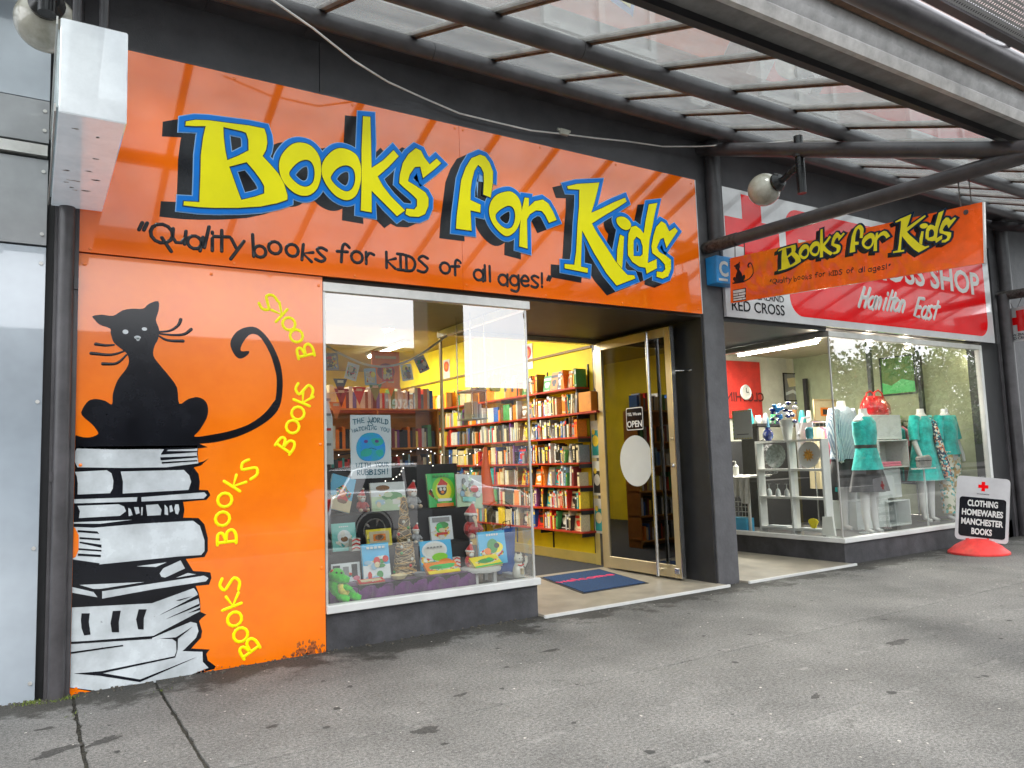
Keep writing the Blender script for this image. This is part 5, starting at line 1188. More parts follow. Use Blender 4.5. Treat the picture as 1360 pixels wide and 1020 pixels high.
def santa(px, py, Y, zb, s, label, body=(.6, .02, .02), nose=False, face=(.72, .45, .33)):
    p_ = atY(px, py, Y); x = p_.x; t = T('plush_toy', label, 'soft toy', (x, Y, zb))
    mb_ = MB(); mb_.ball((x, Y, zb+.09*s), .075*s, 16, 10, 1, .9, 1.1); mb_.obj('body', PL('plush_'+str(abs(hash(body)) % 997), body), t)
    MB().ball((x, Y-.01*s, zb+.2*s), .058*s, 14, 10).obj('head', PL('plush_f'+str(int(face[0]*100)), face), t)
    MB().lathe([(.062*s, 0), (.045*s, .04*s), (.012*s, .10*s), (.004*s, .11*s)], (x, Y, zb+.225*s), 14, R=align((.25, 0, 1))).obj('hat', PL('plush_red', (.6, .02, .02)), t)
    MB().lathe([(.062*s, -.01*s), (.068*s, .0), (.062*s, .016*s)], (x, Y, zb+.222*s), 14, R=align((.1, 0, 1))).obj('hat_trim', PL('plush_white', (.75, .75, .72)), t)
    MB().ball((x+.03*s, Y, zb+.33*s), .018*s, 8, 6).obj('pompom', PL('plush_white', (.75, .75, .72)), t)
    for sx_ in (-1, 1):
        MB().tube([(x+sx_*.055*s, Y-.02*s, zb+.12*s), (x+sx_*.085*s, Y-.06*s, zb+.07*s)], [.026*s, .02*s], 8).obj('arm', PL('plush_'+str(abs(hash(body)) % 997), body), t)
        MB().tube([(x+sx_*.03*s, Y-.03*s, zb+.03*s), (x+sx_*.05*s, Y-.11*s, zb+.025*s)], [.03*s, .024*s], 8).obj('leg', PL('plush_'+str(abs(hash(body)) % 997), body), t)
        MB().ball((x+sx_*.055*s, Y-.125*s, zb+.03*s), .026*s, 8, 6).obj('foot', PL('plush_c', (.70, .55, .38)), t)
        eye((x+sx_*.02*s, Y-.062*s, zb+.21*s), .007*s, t)
    if nose: MB().tube([(x, Y-.06*s, zb+.20*s), (x, Y-.09*s, zb+.16*s), (x+.005, Y-.095*s, zb+.11*s)], [.02*s, .014*s, .009*s], 8).obj('trunk', PL('plush_c', (.70, .55, .38)), t)
    else: MB().ball((x, Y-.055*s, zb+.175*s), .038*s, 10, 8, 1, .6, .9).obj('beard', PL('plush_white', (.75, .75, .72)), t)
    return t
santa(626, 705, .55, .645, .95, 'grey long nosed plush toy with a red santa hat and red shirt', (.45, .02, .02), True, (.07, .06, .06))
santa(624, 742, .34, .421, .62, 'small red and white santa plush beside the little stool')
santa(547, 660, .85, .925, .75, 'gnome plush in a red hat on the top step behind the cone', (.35, .35, .36))
santa(480, 655, .88, .925, .6, 'little pink cheeked elf plush on the top step left of the landscape book', (.5, .05, .05))
santa(552, 700, .60, .645, .5, 'small grey plush with a star pattern beside the twine cone', (.4, .4, .42), False, (.6, .5, .4))
# patterned boxes, dishes, cat figurine
for i, (px, py, lab) in enumerate([(541, 740, 'small red and white zigzag box left of the big blue book'), (605, 735, 'small red and white zigzag box right of the big blue book'), (477, 712, 'small red and white zigzag box behind the santa book')]):
    p = atY(px, py, .36); z = .421 if i < 2 else .645; Y_ = .36 if i < 2 else .45; t = T('zigzag_box', lab, 'gift box', (p.x, Y_, z), 'zigzag patterned gift boxes')
    box(p.x-.035, p.x+.035, Y_-.02, Y_+.05, z, z+.10).obj('carton', ART['white'], t)
    fz = F((p.x-.035, Y_-.0205, z), (1, 0, 0), (0, 0, 1))
    for k in range(3): poly(fz, [[(0, .01+k*.032), (.035, .025+k*.032), (.07, .01+k*.032), (.07, .022+k*.032), (.035, .037+k*.032), (0, .022+k*.032)]], 0, .0006, 'zigzag', ART['red'], t)
for i, (px, w, c, lab) in enumerate([(530, .07, 'cream', 'shallow cream dish in front of the twine cone'), (557, .06, 'grey', 'round grey tin in front of the big blue book')]):
    p = atY(px, 766, .2); MB().lathe([(w*.7, 0), (w, .03), (w*.93, .03), (w*.6, .006)], (p.x, .2, .4215), 18).obj('dish', ART[c], None, lab, 'dish')
p = atY(495, 772, .18); display_book(478, 765, 512, 778, .15, .421, 'red', [('r','cream',.1,.9,.3,.8)], 'thin red book lying flat at the front left of the purple cloth', lean=70)
p = atY(689, 765, .14); cf = T('cat_figurine', 'small white and gold lucky cat figurine in the window corner', 'figurine', (p.x, .14, .322))
cw = M('porcelain', (.68, .66, .58), .2, coat=1); zb = .322
MB().lathe([(.05, 0), (.056, .02), (.052, .07), (.036, .11), (.028, .125)], (p.x, .14, zb), 16).ball((p.x, .135, zb+.155), .042, 14, 10).obj('body', cw, cf)
for s_ in (-1, 1):
    MB().lathe([(.014, 0), (.001, .028)], (p.x+s_*.025, .135, zb+.185), 8).obj('ear', cw, cf); eye((p.x+s_*.014, .098, zb+.162), .005, cf)
MB().tube([(p.x+.045, .12, zb+.09), (p.x+.065, .11, zb+.13), (p.x+.06, .105, zb+.175)], [.016, .014, .014], 8).obj('raised_paw', cw, cf)
MB().tube([(p.x-.03, .10, zb+.11), (p.x, .095, zb+.10), (p.x+.03, .10, zb+.11)], .006, 6).obj('collar', ART['red'], cf)
MB().tube([(p.x, .085, zb+.03), (p.x, .085, zb+.08)], .016, 8).obj('coin', GOLD, cf)
# poster on the glass
PO = T('window_poster', 'hand drawn poster of a blue earth with a face stuck inside the window', 'poster', (2.3, .016, 1.3))
a, b = atY(465, 551, .018), atY(520, 634, .018)
FP = F((a.x, .0165, b.z), (1, 0, 0), (0, 0, 1)); pw, ph = b.x-a.x, a.z-b.z
MB().box(a.x, b.x, .017, .0185, b.z, a.z).obj('sheet', M('poster_paper', (.56, .62, .66), .6, var=.05, scale=3), PO)
EB = M('earth_blue', (.01, .16, .52), .6, var=.5, scale=14, col2=(.02, .35, .42)); PEN = M('pen_blue', (.0, .10, .16), .6)
FP = F((a.x, .0168, b.z), (1, 0, 0), (0, 0, 1))
poly(FP, [smooth([(pw*x, ph*y) for x, y in [(.5,.72),(.72,.68),(.84,.55),(.84,.38),(.72,.29),(.5,.27),(.28,.29),(.15,.4),(.15,.55),(.28,.68)]], 3)], .001, .001, 'earth', EB, PO)
for pts_ in ([(.25,.42),(.35,.47),(.5,.45),(.5,.38),(.38,.34),(.25,.36)], [(.6,.42),(.75,.45),(.8,.38),(.7,.33)], [(.5,.62),(.75,.62),(.8,.55),(.65,.5),(.55,.54)]):
    poly(FP, [smooth([(pw*x, ph*y) for x, y in pts_], 3)], .0025, .0006, 'land', M('land_green', (.02, .40, .32), .6), PO)
for x_ in (.37, .64): poly(FP, [ell(pw*x_, ph*.58, pw*.05, ph*.025)], .004, .0006, 'eye', M('eye_purple', (.12, .05, .25), .6), PO)
mb = MB()
def word(s, cx, cz, sz, arcr=0):
    n_ = len(s)
    for i, c in enumerate(s):
        d = (i-(n_-1)/2); glyph(mb, FP, c, cx + d*sz*1.25, cz - arcr*d*d, sz, sz*.13, -arcr*d*14, h=.003)
word('THE WORLD', pw*.5, ph*.885, .026, .0010); word('IS', pw*.48, ph*.83, .022); word('WATCHING YOU', pw*.5, ph*.765, .0205, .0007)
word('WITH YOUR', pw*.53, ph*.175, .024); word('RUBBISH!', pw*.54, ph*.06, .027)
stroke(mb, FP, smooth([(pw*.38, ph*.45), (pw*.5, ph*.475), (pw*.62, ph*.45)], 3, False), .003, .003)
mb.obj('hand_lettering', PEN, PO)
# white printed bag at the far left
bg_ = T('paper_bag', 'tall white printed paper bag at the far left edge of the window', 'bag', (1.93, .4, 1.2))
a, b = atY(431, 530, .4), atY(443, 600, .4)
MB().prism([(a.x-.25, .4, b.z-.1), (b.x, .4, b.z-.1), (b.x-.005, .4, a.z-.15), (b.x-.05, .4, a.z), (a.x-.25, .4, a.z)], (0, .1, 0)).obj('bag_body', ART['snow'], bg_)
for k in range(4): MB().box(a.x+.0, b.x-.02, .396, .399, b.z+.05+k*.12, b.z+.07+k*.12).obj('stripe', ART['red' if k == 1 else 'grey'], bg_)
box(a.x-.2, b.x-.02, .42, .48, .302, b.z-.1).obj('pedestal', BK, bg_)
# fairy lights
FL = T('fairy_lights', 'string of tiny white fairy lights drooping above the display', 'lights', (3, .96, 1.3))
zo = lambda x, y, Y: atY(420+x/4.08, 580+y/4.08, Y)
l1 = [zo(*q, .96) for q in [(120,100),(280,75),(400,110),(470,95),(550,65),(600,70),(640,90),(720,105),(800,100),(860,85),(910,55)]]
l2 = [zo(*q, .96) for q in [(600,70),(615,140),(645,175)]]; l3 = [zo(*q, .96) for q in [(470,170),(450,205),(415,230),(330,250)]]; l4 = [zo(*q, .96) for q in [(900,120),(840,185),(800,215)]]
mb = MB()
for l in (l1, l2, l3, l4): mb.tube(l, .004, 5)
mb.obj('wire', DARK, FL)
glow = emis('fairy_glow', (1, .95, .85), 1.6)
for l in (l1, l2, l3, l4):
    for i in range(len(l)-1):
        for t_ in (.0, .5):
            q = l[i].lerp(l[i+1], t_); MB().ball((q.x, q.y-.008, q.z), .0055, 6, 4).obj('bulb', glow, FL)
# garland and cards
z6 = lambda x, y, Y: atY(420+x/4.533, 370+y/4.533, Y)
GA = T('garland', 'white garland with hanging picture cards strung across the window', 'garland', (2.7, 1.3, 2.2))
l = [z6(*q, 1.3) for q in [(0,380),(50,400),(150,455),(280,512),(400,530),(520,508),(640,448),(785,345)]]
ls_ = smooth([(p.x, p.z) for p in l], 4, False); MB().tube([(x, 1.3, z) for x, z in ls_], .011, 8).obj('cord', WHITE, GA)
for i, (cx, cy, c, r) in enumerate([(95,500,'grey',5),(215,560,'snow',-15),(325,590,'pale blue',4),(430,570,'red',0),(545,565,'snow',10),(635,515,'grey',25)]):
    p = z6(cx, cy, 1.3); a_ = math.radians(r); u = Vector((math.cos(a_), 0, math.sin(a_))); v = Vector((-math.sin(a_), 0, math.cos(a_)))
    fr_ = F(p, u, v); poly(fr_, [rectl(-.06, .06, -.08, .08)], 0, .002, 'card', ART[c], GA); poly(fr_, [rectl(-.045, .045, -.06, .05)], .0022, .0005, 'card_picture', ill(i), GA)
    for k in range(5):
        rr = random.Random(i*9+k); poly(fr_, [ell(rr.uniform(-.035, .035), rr.uniform(-.05, .05), rr.uniform(.012, .03), rr.uniform(.012, .03), 12)], .003+k*.001, .0005, 'card_print', ART[rr.choice(['black', 'cream', 'bright yellow', 'red', 'grey', 'brown'])], GA)
BU = T('bunting', 'dark and red triangular bunting flags below the picture cards', 'bunting', (2.4, 1.5, 2.0))
l = [z6(*q, 1.5) for q in [(80,690),(200,680),(320,665),(460,600)]]; MB().tube(l, .004, 6).obj('cord', WHITE, BU)
for cx, cy, c in [(145,640,'black'),(150,700,'maroon'),(258,690,'red'),(355,670,'green'),(450,640,'orange'),(120,780,'orange')]:
    p = z6(cx, cy, 1.5); poly(F(p, (1, 0, 0), (0, 0, 1)), [[(-.07, .06), (.07, .06), (.0, -.12)]], 0, .003, 'flag', ART[c], BU); poly(F(p, (1, 0, 0), (0, 0, 1)), [rectl(-.03, .03, .02, .045)], .004, .0006, 'flag_print', ART['cream'], BU)
p = z6(418, 550, 2.0); t = T('orange_poster', 'orange picture poster hanging behind the garland', 'poster', p)
poly(F(p, (1, 0, 0), (0, 0, 1)), [rectl(-.16, .16, -.2, .2)], 0, .006, 'sheet', ART['orange'], t)
poly(F(p, (1, 0, 0), (0, 0, 1)), [ell(0, -.02, .1, .09)], .007, .001, 'picture', ART['maroon'], t); poly(F(p, (1, 0, 0), (0, 0, 1)), [rectl(-.12, .12, .12, .15)], .007, .001, 'picture', ART['cream'], t)
MB().tube([(p.x, p.y, p.z+.2), (p.x, p.y, 3.27)], .003, 5).obj('thread', WHITE, t)
# a pale hanging shelf with ornaments at the right of the window
ha, hb = atY(616, 515, .8), atY(694, 556, .8)
ST_ = T('hanging_shelf', 'pale hanging shelf of magazines and ornaments at the right of the window', 'shelf', ((ha.x+hb.x)/2, .8, hb.z))
zs_ = ha.z - .03
box(ha.x, min(hb.x, 3.66), .65, .95, zs_-.012, zs_).obj('shelf_board', WHITE, ST_); box(ha.x, min(hb.x, 3.66), .65, .95, hb.z-.012, hb.z).obj('shelf_board', WHITE, ST_)
for x in (ha.x+.01, min(hb.x, 3.66)-.01): MB().tube([(x, .66, hb.z), (x, .66, 2.74)], .006, 6).tube([(x, .94, hb.z), (x, .94, 2.74)], .006, 6).obj('rod', SILVER, ST_)
bk = MB(); x = ha.x+.03
while x < 3.6:
    w = random.uniform(.006, .022); bk.mat(CN_.index(random.choice(['white', 'grey', 'cream', 'pale blue', 'white', 'black']))); bk.box(x, x+w-.002, .67, .86, hb.z+.001, hb.z+random.uniform(.11, .16)); x += w
bk.obj('magazine_row', list(BM.values()), None, 'row of pale magazines on the hanging shelf', 'magazines', None, 'stuff')
p = atY(657, 500, .8); x = p.x; t = T('gift_bag', 'small yellow gift bag on top of the hanging shelf', 'bag', (x, .8, zs_))
MB().prism([(x-.05, .78, zs_+.001), (x+.05, .78, zs_+.001), (x+.07, .78, zs_+.17), (x-.06, .78, zs_+.15)], (0, .05, 0)).obj('bag_body', ART['bright yellow'], t, bevel=.004)
MB().tube([(x-.03, .80, zs_+.15), (x-.01, .80, zs_+.20), (x+.03, .80, zs_+.16)], .003, 5).obj('handle', WHITE, t)
p = atY(680, 505, .8); x = p.x-.04; t = T('deer_ornament', 'small white deer ornament on top of the hanging shelf', 'ornament', (x, .8, zs_))
mb = MB(); mb.tube([(x-.045, .8, zs_+.09), (x+.045, .8, zs_+.09)], .026, 10).tube([(x+.04, .8, zs_+.09), (x+.07, .8, zs_+.16), (x+.10, .8, zs_+.155)], [.02, .014, .009], 8)
for dx in (-.04, .04): mb.tube([(x+dx, .79, zs_+.09), (x+dx, .79, zs_+.001)], .007, 6).tube([(x+dx, .81, zs_+.09), (x+dx, .81, zs_+.001)], .007, 6)
mb.obj('body', ART['snow'], t)
MB().tube([(x+.07, .795, zs_+.17), (x+.06, .78, zs_+.215), (x+.08, .77, zs_+.235)], .003, 5).tube([(x+.07, .805, zs_+.17), (x+.06, .82, zs_+.215), (x+.08, .83, zs_+.235)], .003, 5).obj('antlers', ART['brown'], t)

# ================================================================== CHARITY SHOP CONTENTS
def rot_box(px, py0, py1, Y): pass
MW = M('mannequin_white', (.66, .66, .64), .3, var=.03, coat=.5)
def mannequin(px, py, Y, label, top, top_m, low, low_m, z0=.25):
    p = atY(px, py, Y); x = p.x; s = (p.z - z0)/1.47; t = T('mannequin', label, 'mannequin', (x, Y, z0))
    b = MB(); k = lambda z: z0 + z*s
    b.loft([(x, Y, k(.80), .12*s, .10*s), (x, Y, k(.88), .165*s, .115*s), (x, Y, k(1.05), .12*s, .09*s), (x, Y, k(1.25), .155*s, .11*s), (x, Y, k(1.36), .17*s, .09*s), (x, Y, k(1.41), .10*s, .065*s), (x, Y, k(1.44), .05*s, .05*s), (x, Y, k(1.50), .045*s, .045*s)])
    for d in (-1, 1):
        b.tube([(x+d*.085*s, Y, k(.84)), (x+d*.09*s, Y, k(.46)), (x+d*.085*s, Y+.01, k(.24)), (x+d*.085*s, Y, k(.05)), (x+d*.085*s, Y-.08*s, k(.015))], [.075*s, .055*s, .05*s, .032*s, .028*s], 12)
        if top != 'vest': b.tube([(x+d*.165*s, Y, k(1.37)), (x+d*.205*s, Y, k(1.22)), (x+d*.225*s, Y-.02, k(1.05)), (x+d*.22*s, Y-.08*s, k(.86)), (x+d*.20*s, Y-.10*s, k(.78))], [.05*s, .042*s, .035*s, .028*s, .02*s], 10)
    b.obj('body', MW, t)
    def cloth(name, rings, m, n=28, fold=.0):
        c = MB(); vs = []; fs = []; N_ = len(rings)
        for i, (z, rx, ry) in enumerate(rings):
            for q in range(n):
                a_ = 2*PI*q/n; f_ = 1 + fold*math.sin(a_*7 + i*.3)*(i/(N_-1)); vs.append((x+rx*s*f_*math.cos(a_), Y+ry*s*f_*math.sin(a_), k(z)))
        for i in range(N_-1):
            for q in range(n): fs.append((i*n+q, i*n+(q+1) % n, (i+1)*n+(q+1) % n, (i+1)*n+q))
        c.add(vs, fs, True); return c.obj(name, m, t)
    def sleeves(m, long, name='sleeve'):
        for d in (-1, 1):
            pts = [(x+d*.14*s, Y, k(1.39)), (x+d*.205*s, Y, k(1.23)), (x+d*.228*s, Y-.02, k(1.08))]
            r_ = [.07*s, .066*s, .062*s]
            if long: pts += [(x+d*.235*s, Y-.07*s, k(.90)), (x+d*.215*s, Y-.09*s, k(.80))]; r_ += [.055*s, .045*s]
            MB().tube(pts, r_, 12).obj(name, m, t)
    if top == 'shirt': cloth('shirt', [(1.43, .075, .07), (1.40, .13, .09), (1.35, .185, .115), (1.2, .178, .13), (1.05, .17, .13), (.9, .19, .145), (.82, .20, .15)], top_m, fold=.05); sleeves(top_m, True)
    if top == 'tee': cloth('t_shirt', [(1.41, .10, .075), (1.38, .15, .09), (1.33, .185, .115), (1.2, .172, .128), (1.05, .155, .12), (.88, .185, .14)], top_m, fold=.04); sleeves(top_m, False)
    if top == 'vest': cloth('top', [(1.40, .11, .08), (1.33, .175, .115), (1.2, .168, .125), (1.05, .135, .11), (1.0, .14, .115), (.84, .19, .145), (.76, .21, .16)], top_m, fold=.05); cloth('belt', [(1.06, .142, .117), (1.02, .142, .117)], DARK)
    if top == 'dress': cloth('dress', [(1.40, .10, .08), (1.33, .18, .12), (1.2, .17, .13), (1.05, .145, .12), (.88, .19, .15), (.7, .23, .18), (.55, .27, .21)], top_m, n=42, fold=.07); sleeves(top_m, False)
    if low == 'skirt': cloth('skirt', [(.86, .165, .125), (.78, .19, .145), (.66, .22, .17), (.5, .25, .20)], low_m, n=42, fold=.10)
    if low == 'trousers':
        for d in (-1, 1): MB().tube([(x+d*.08*s, Y, k(.92)), (x+d*.095*s, Y, k(.7)), (x+d*.095*s, Y, k(.4)), (x+d*.09*s, Y, k(.10))], [.105*s, .10*s, .085*s, .08*s], 16).obj('trouser_leg', low_m, t)
    MB().lathe([(.16, 0), (.16, .012)], (x, Y+.0, z0-.003), 20).obj('base_plate', SILVER, t)
    return t, x, k, s
def stripes(name, c1, c2, scale, axis=0, dist=.3):
    m = bpy.data.materials.new(name); m.use_nodes = True; n = m.node_tree.nodes; l = m.node_tree.links; b = n['Principled BSDF']
    w = n.new('ShaderNodeTexWave'); w.inputs['Scale'].default_value = scale; w.inputs['Distortion'].default_value = dist; w.bands_direction = 'XYZ'[axis] if axis < 3 else 'X'
    g = n.new('ShaderNodeNewGeometry'); l.new(g.outputs['Position'], w.inputs['Vector']); r = n.new('ShaderNodeValToRGB'); r.color_ramp.elements[0].position = .4; r.color_ramp.elements[1].position = .6
    r.color_ramp.elements[0].color = (*c1, 1); r.color_ramp.elements[1].color = (*c2, 1); l.new(w.outputs['Fac'], r.inputs['Fac']); l.new(r.outputs['Color'], b.inputs['Base Color']); b.inputs['Roughness'].default_value = .85
    MATS[name] = m; return m
TEAL = M('teal_fabric', (.01, .50, .46), .8, var=.22, scale=9, sheen=.3, bump=1.0, bscale=9)
SHIRT = stripes('striped_shirt', (.50, .56, .60), (.16, .22, .30), 18, 0, 1.5)
BLKF = M('black_fabric', (.012, .012, .014), .85, var=.3, scale=20, sheen=.2)
LEAFP = prints('leaf_print', (.66, .64, .50), [(.05, .40, .38), (.15, .25, .10), (.55, .35, .12)], 26)
SCARF = prints('scarf_print', (.03, .05, .10), [(.6, .2, .1), (.05, .35, .4), (.7, .65, .55)], 40)
mannequin(1117, 536, .80, 'headless mannequin in a pale striped shirt and black skirt at the glass corner', 'shirt', SHIRT, 'skirt', BLKF)
mannequin(1146, 546, .33, 'headless mannequin in a teal sleeveless top with a belt and black skirt', 'vest', TEAL, 'skirt', BLKF)
t3, x3, k3, s3 = mannequin(1222, 546, .62, 'headless mannequin in a teal dress with a long patterned scarf', 'dress', TEAL, None, None)
MB().tube([(x3+.05, .62+.02, k3(1.42)), (x3+.09, .62-.13, k3(1.30)), (x3+.12, .62-.17, k3(1.0)), (x3+.14, .62-.22, k3(.72)), (x3+.15, .62-.24, k3(.58))], [.03, .045, .055, .06, .06], 10).obj('scarf', SCARF, t3)
mannequin(1254, 546, .50, 'headless mannequin in a teal t-shirt and leaf patterned trousers by the window end', 'tee', TEAL, 'trousers', LEAFP)
BW_ = M('white_cube_board', (.58, .62, .60), .4, var=.05)
def cube(px0, py0, px1, py1, Y, dep, label, zb=None, closed=False):
    a = atY(px0, (py0+py1)/2, Y); b = atY(px1, (py0+py1)/2, Y); zt_ = atY((px0+px1)/2, py0, Y).z; z_ = atY((px0+px1)/2, py1, Y).z if zb is None else zb
    t = T('display_cube', label, 'display cube', ((a.x+b.x)/2, Y, z_)); h = .018; x0, x1 = a.x, b.x
    MB().box(x0, x1, Y, Y+dep, z_, z_+h).obj('side', BW_, t, bevel=.004); MB().box(x0, x1, Y, Y+dep, zt_-h, zt_).obj('side', BW_, t, bevel=.004)
    MB().box(x0, x0+h, Y+.001, Y+dep, z_+h, zt_-h).obj('side', BW_, t); MB().box(x1-h, x1, Y+.001, Y+dep, z_+h, zt_-h).obj('side', BW_, t)
    MB().box(x0+h, x1-h, Y+dep-h if not closed else Y+.004, Y+dep if not closed else Y+.02, z_+h, zt_-h).obj('back', BW_, t); return x0, x1, z_, zt_
c1 = cube(1138, 664, 1181, 704, .66, .4, 'white display cube lowest on the left, under the mannequin skirt', .247, True)
c2 = cube(1180, 664, 1210, 700, .62, .4, 'open white display cube lowest on the right of the cube pile', .247)
c3 = cube(1157, 622, 1197, 664, .66, .35, 'closed white display cube in the middle of the pile', c1[3]+.002, True)
c4 = cube(1168, 584, 1207, 621, .60, .35, 'open white display cube holding a folded cloth', c3[3]+.002)
c4b = cube(1152, 584, 1168, 621, .66, .35, 'narrow closed white cube beside the open one in the pile', c3[3]+.002, True)
c5 = cube(1157, 551, 1197, 584, .66, .3, 'closed white display cube on top of the pile under the red bag', max(c4[3], c4b[3])+.002, True)
MB().box(c4[0]+.05, c4[1]-.08, .66, .86, c4[2]+.02, c4[2]+.05).box(c4[0]+.07, c4[1]-.1, .66, .86, c4[2]+.052, c4[2]+.085).obj('folded_cloth', [ART['pink']], None, 'folded pink and yellow cloth lying in the open white cube', 'cloth', bevel=.008)
rb = T('red_bag', 'shiny red crumpled bag with two handles on the top white cube', 'bag', ((c5[0]+c5[1])/2, .65, c5[3]))
x = (c5[0]+c5[1])/2; z = c5[3]+.002; w = (c5[1]-c5[0])/2
RBM = M('red_patent', (.70, .01, .015), .22, var=.3, scale=10, coat=1, bump=1.0, bscale=14)
b_ = MB(); b_.loft([(x, .80, z, w*.85, .09), (x, .80, z+.03, w*.95, .11), (x, .80, z+.14, w*.92, .10), (x-.02, .80, z+.22, w*.72, .07), (x-.01, .80, z+.27, w*.62, .04)], 22); b_.obj('bag_body', RBM, rb)
for y in (.74, .86): MB().tube([(x-.12, y, z+.24), (x-.09, y, z+.32), (x, y, z+.35), (x+.08, y, z+.31), (x+.11, y, z+.24)], .012, 8).obj('handle', RBM, rb)
p = atY(1219, 621, .42); cl = T('clutch_bag', 'silver grey clutch bag lying on a shelf in front of the teal dress', 'bag', (p.x, .36, p.z))
MB().prism([(p.x-.15, .30, p.z), (p.x+.14, .30, p.z), (p.x+.17, .30, p.z+.12), (p.x+.13, .30, p.z+.17), (p.x-.16, .30, p.z+.15)], (0, .06, 0)).obj('bag_body', M('pewter_leather', (.40, .38, .36), .35, metal=.4, var=.2, bump=.4, bscale=30), cl, bevel=.015)
MB().box(p.x-.16, p.x+.13, .295, .365, p.z+.09, p.z+.10).obj('flap_edge', DARK, cl)
MB().box(p.x-.2, p.x+.2, .28, .40, p.z-.02, p.z-.002).tube([(p.x, .34, .247), (p.x, .34, p.z-.02)], .012, 8).obj('stand', BW_, None, 'slim white stand under the silver clutch bag', 'stand')
# white cube shelf parallel to the return glass
CS = T('cube_shelf', 'white cube shelf of six open compartments inside the side window', 'shelf unit', (8.42, .9, .25))
ya, yb, ym = .40, 1.40, .885
for y in (ya, ym, yb): MB().box(8.25, 8.39, y-.016, y+.016, .247, 1.465).obj('upright', WHITE, CS, bevel=.003)
for z in (.33, .725, 1.08, 1.45):
    for y0_, y1_ in ((ya, ym), (ym, yb)): MB().box(8.253, 8.388, y0_+.0165, y1_-.0165, z-.014, z+.014).obj('shelf_board', WHITE, CS)
FRC = lambda X: F((X, 0, 0), (0, -1, 0), (0, 0, 1))
# bowl, plate, glasses, yellow ribbon
pl_ = M('glazed_white', (.66, .66, .62), .15, var=.03, coat=1)
t = T('plate', 'white plate with an orange flower standing in the upper right compartment', 'plate', (8.33, .64, 1.10))
MB().lathe([(.001, .0), (.10, .002), (.165, .02), (.168, .024), (.10, .010), (.001, .008)], (8.36, .64, 1.265), 28, R=align((-1, 0, .15))).obj('rim', pl_, t)
poly(FRC(8.325), [[(-.64+r*math.cos(a_), 1.265 + r*math.sin(a_)) for a_, r in [(2*PI*q/20, .05 if q % 2 else .085) for q in range(20)]]], 0, .001, 'flower', M('flower_orange', (.8, .35, .04), .5, var=.4, scale=60), t)
MB().lathe([(.001, 0), (.08, .004), (.155, .05), (.16, .055), (.08, .012), (.001, .008)], (8.37, 1.14, 1.255), 28, R=align((-1, 0, .15))).obj('glass_bowl', M('cut_glass', (.30, .36, .34), .08, var=.3, scale=30, coat=1, bump=.8, bscale=60), None, 'grey green cut glass bowl standing in the upper left compartment', 'bowl')
gl_ = M('clear_wineglass', (.55, .58, .58), .08, var=.1, coat=1)
for i, y in enumerate((1.28, 1.14, 1.00)):
    MB().lathe([(.034, 0), (.036, .02), (.03, .07), (.012, .095), (.004, .10), (.004, .15), (.03, .156), (.03, .158)], (8.32, y, .741), 14).obj('wine_glass', gl_, None, ['upside down wine glass nearest the entrance side in the middle left compartment', 'upside down wine glass in the middle of the row of three', 'upside down wine glass nearest the centre post of the cube shelf'][i], 'wine glass', 'upside down wine glasses in the cube shelf')
mb = MB()
for k in range(5): mb.tube([(8.33, .64+.07*math.cos(a_)*(.5+.1*k), .385+.028*math.sin(a_)+.012*k) for a_ in [2*PI*q/12 for q in range(13)]], .012, 6)
mb.obj('yellow_ribbon', ART['bright yellow'], None, 'bright yellow coiled ribbon in the lower right compartment', 'ribbon')
MB().box(8.27, 8.38, .48, .80, .346, .352).box(8.27, 8.38, 1.0, 1.3, .346, .36).obj('paper_sheets', ART['snow'], None, 'white papers lying in the bottom compartments of the cube shelf', 'papers')
MB().prism([(8.10, .18, .30), (8.10, .36, .30), (8.14, .37, .52), (8.14, .23, .53)], (.03, 0, 0)).box(8.06, 8.30, .14, .46, .247, .275).obj('white_card_stand', pl_, None, 'white folded card stand on the window floor beside the cube shelf', 'card stand', bevel=.003)
# on top of the cube shelf
def vase(y, z, prof, m, label, X=8.32): MB().lathe(prof, (X, y, z), 18).obj('vase', m, None, label, 'vase')
vase(1.24, 1.466, [(.04, 0), (.07, .05), (.075, .09), (.05, .14), (.03, .16), (.04, .18)], M('cobalt_glaze', (.01, .03, .22), .12, var=.3, coat=1), 'round dark blue vase on top of the cube shelf')
vase(.93, 1.466, [(.05, 0), (.06, .08), (.085, .2), (.09, .26), (.082, .26)], pl_, 'tall white flared vase on top of the cube shelf')
vase(.60, 1.466, [(.04, 0), (.05, .04), (.05, .13), (.03, .15)], M('teal_glaze', (.04, .25, .3), .2, coat=1), 'small teal jar near the right end of the cube shelf top')
t = T('flowers', 'bunch of blue and white flowers rising from the white vase', 'flowers', (8.32, .93, 1.70)); rr = random.Random(5)
for c, n_ in (('cobalt_glaze', 22), ('glazed_white', 14), ('blue_plastic', 10)):
    for k in range(n_):
        MB().ball((8.32+rr.uniform(-.07, .07), .93+rr.uniform(-.16, .2), 1.72+rr.uniform(-.02, .22)), rr.uniform(.02, .04), 8, 5, 1, 1, .7).obj('bloom', MATS[c], t)
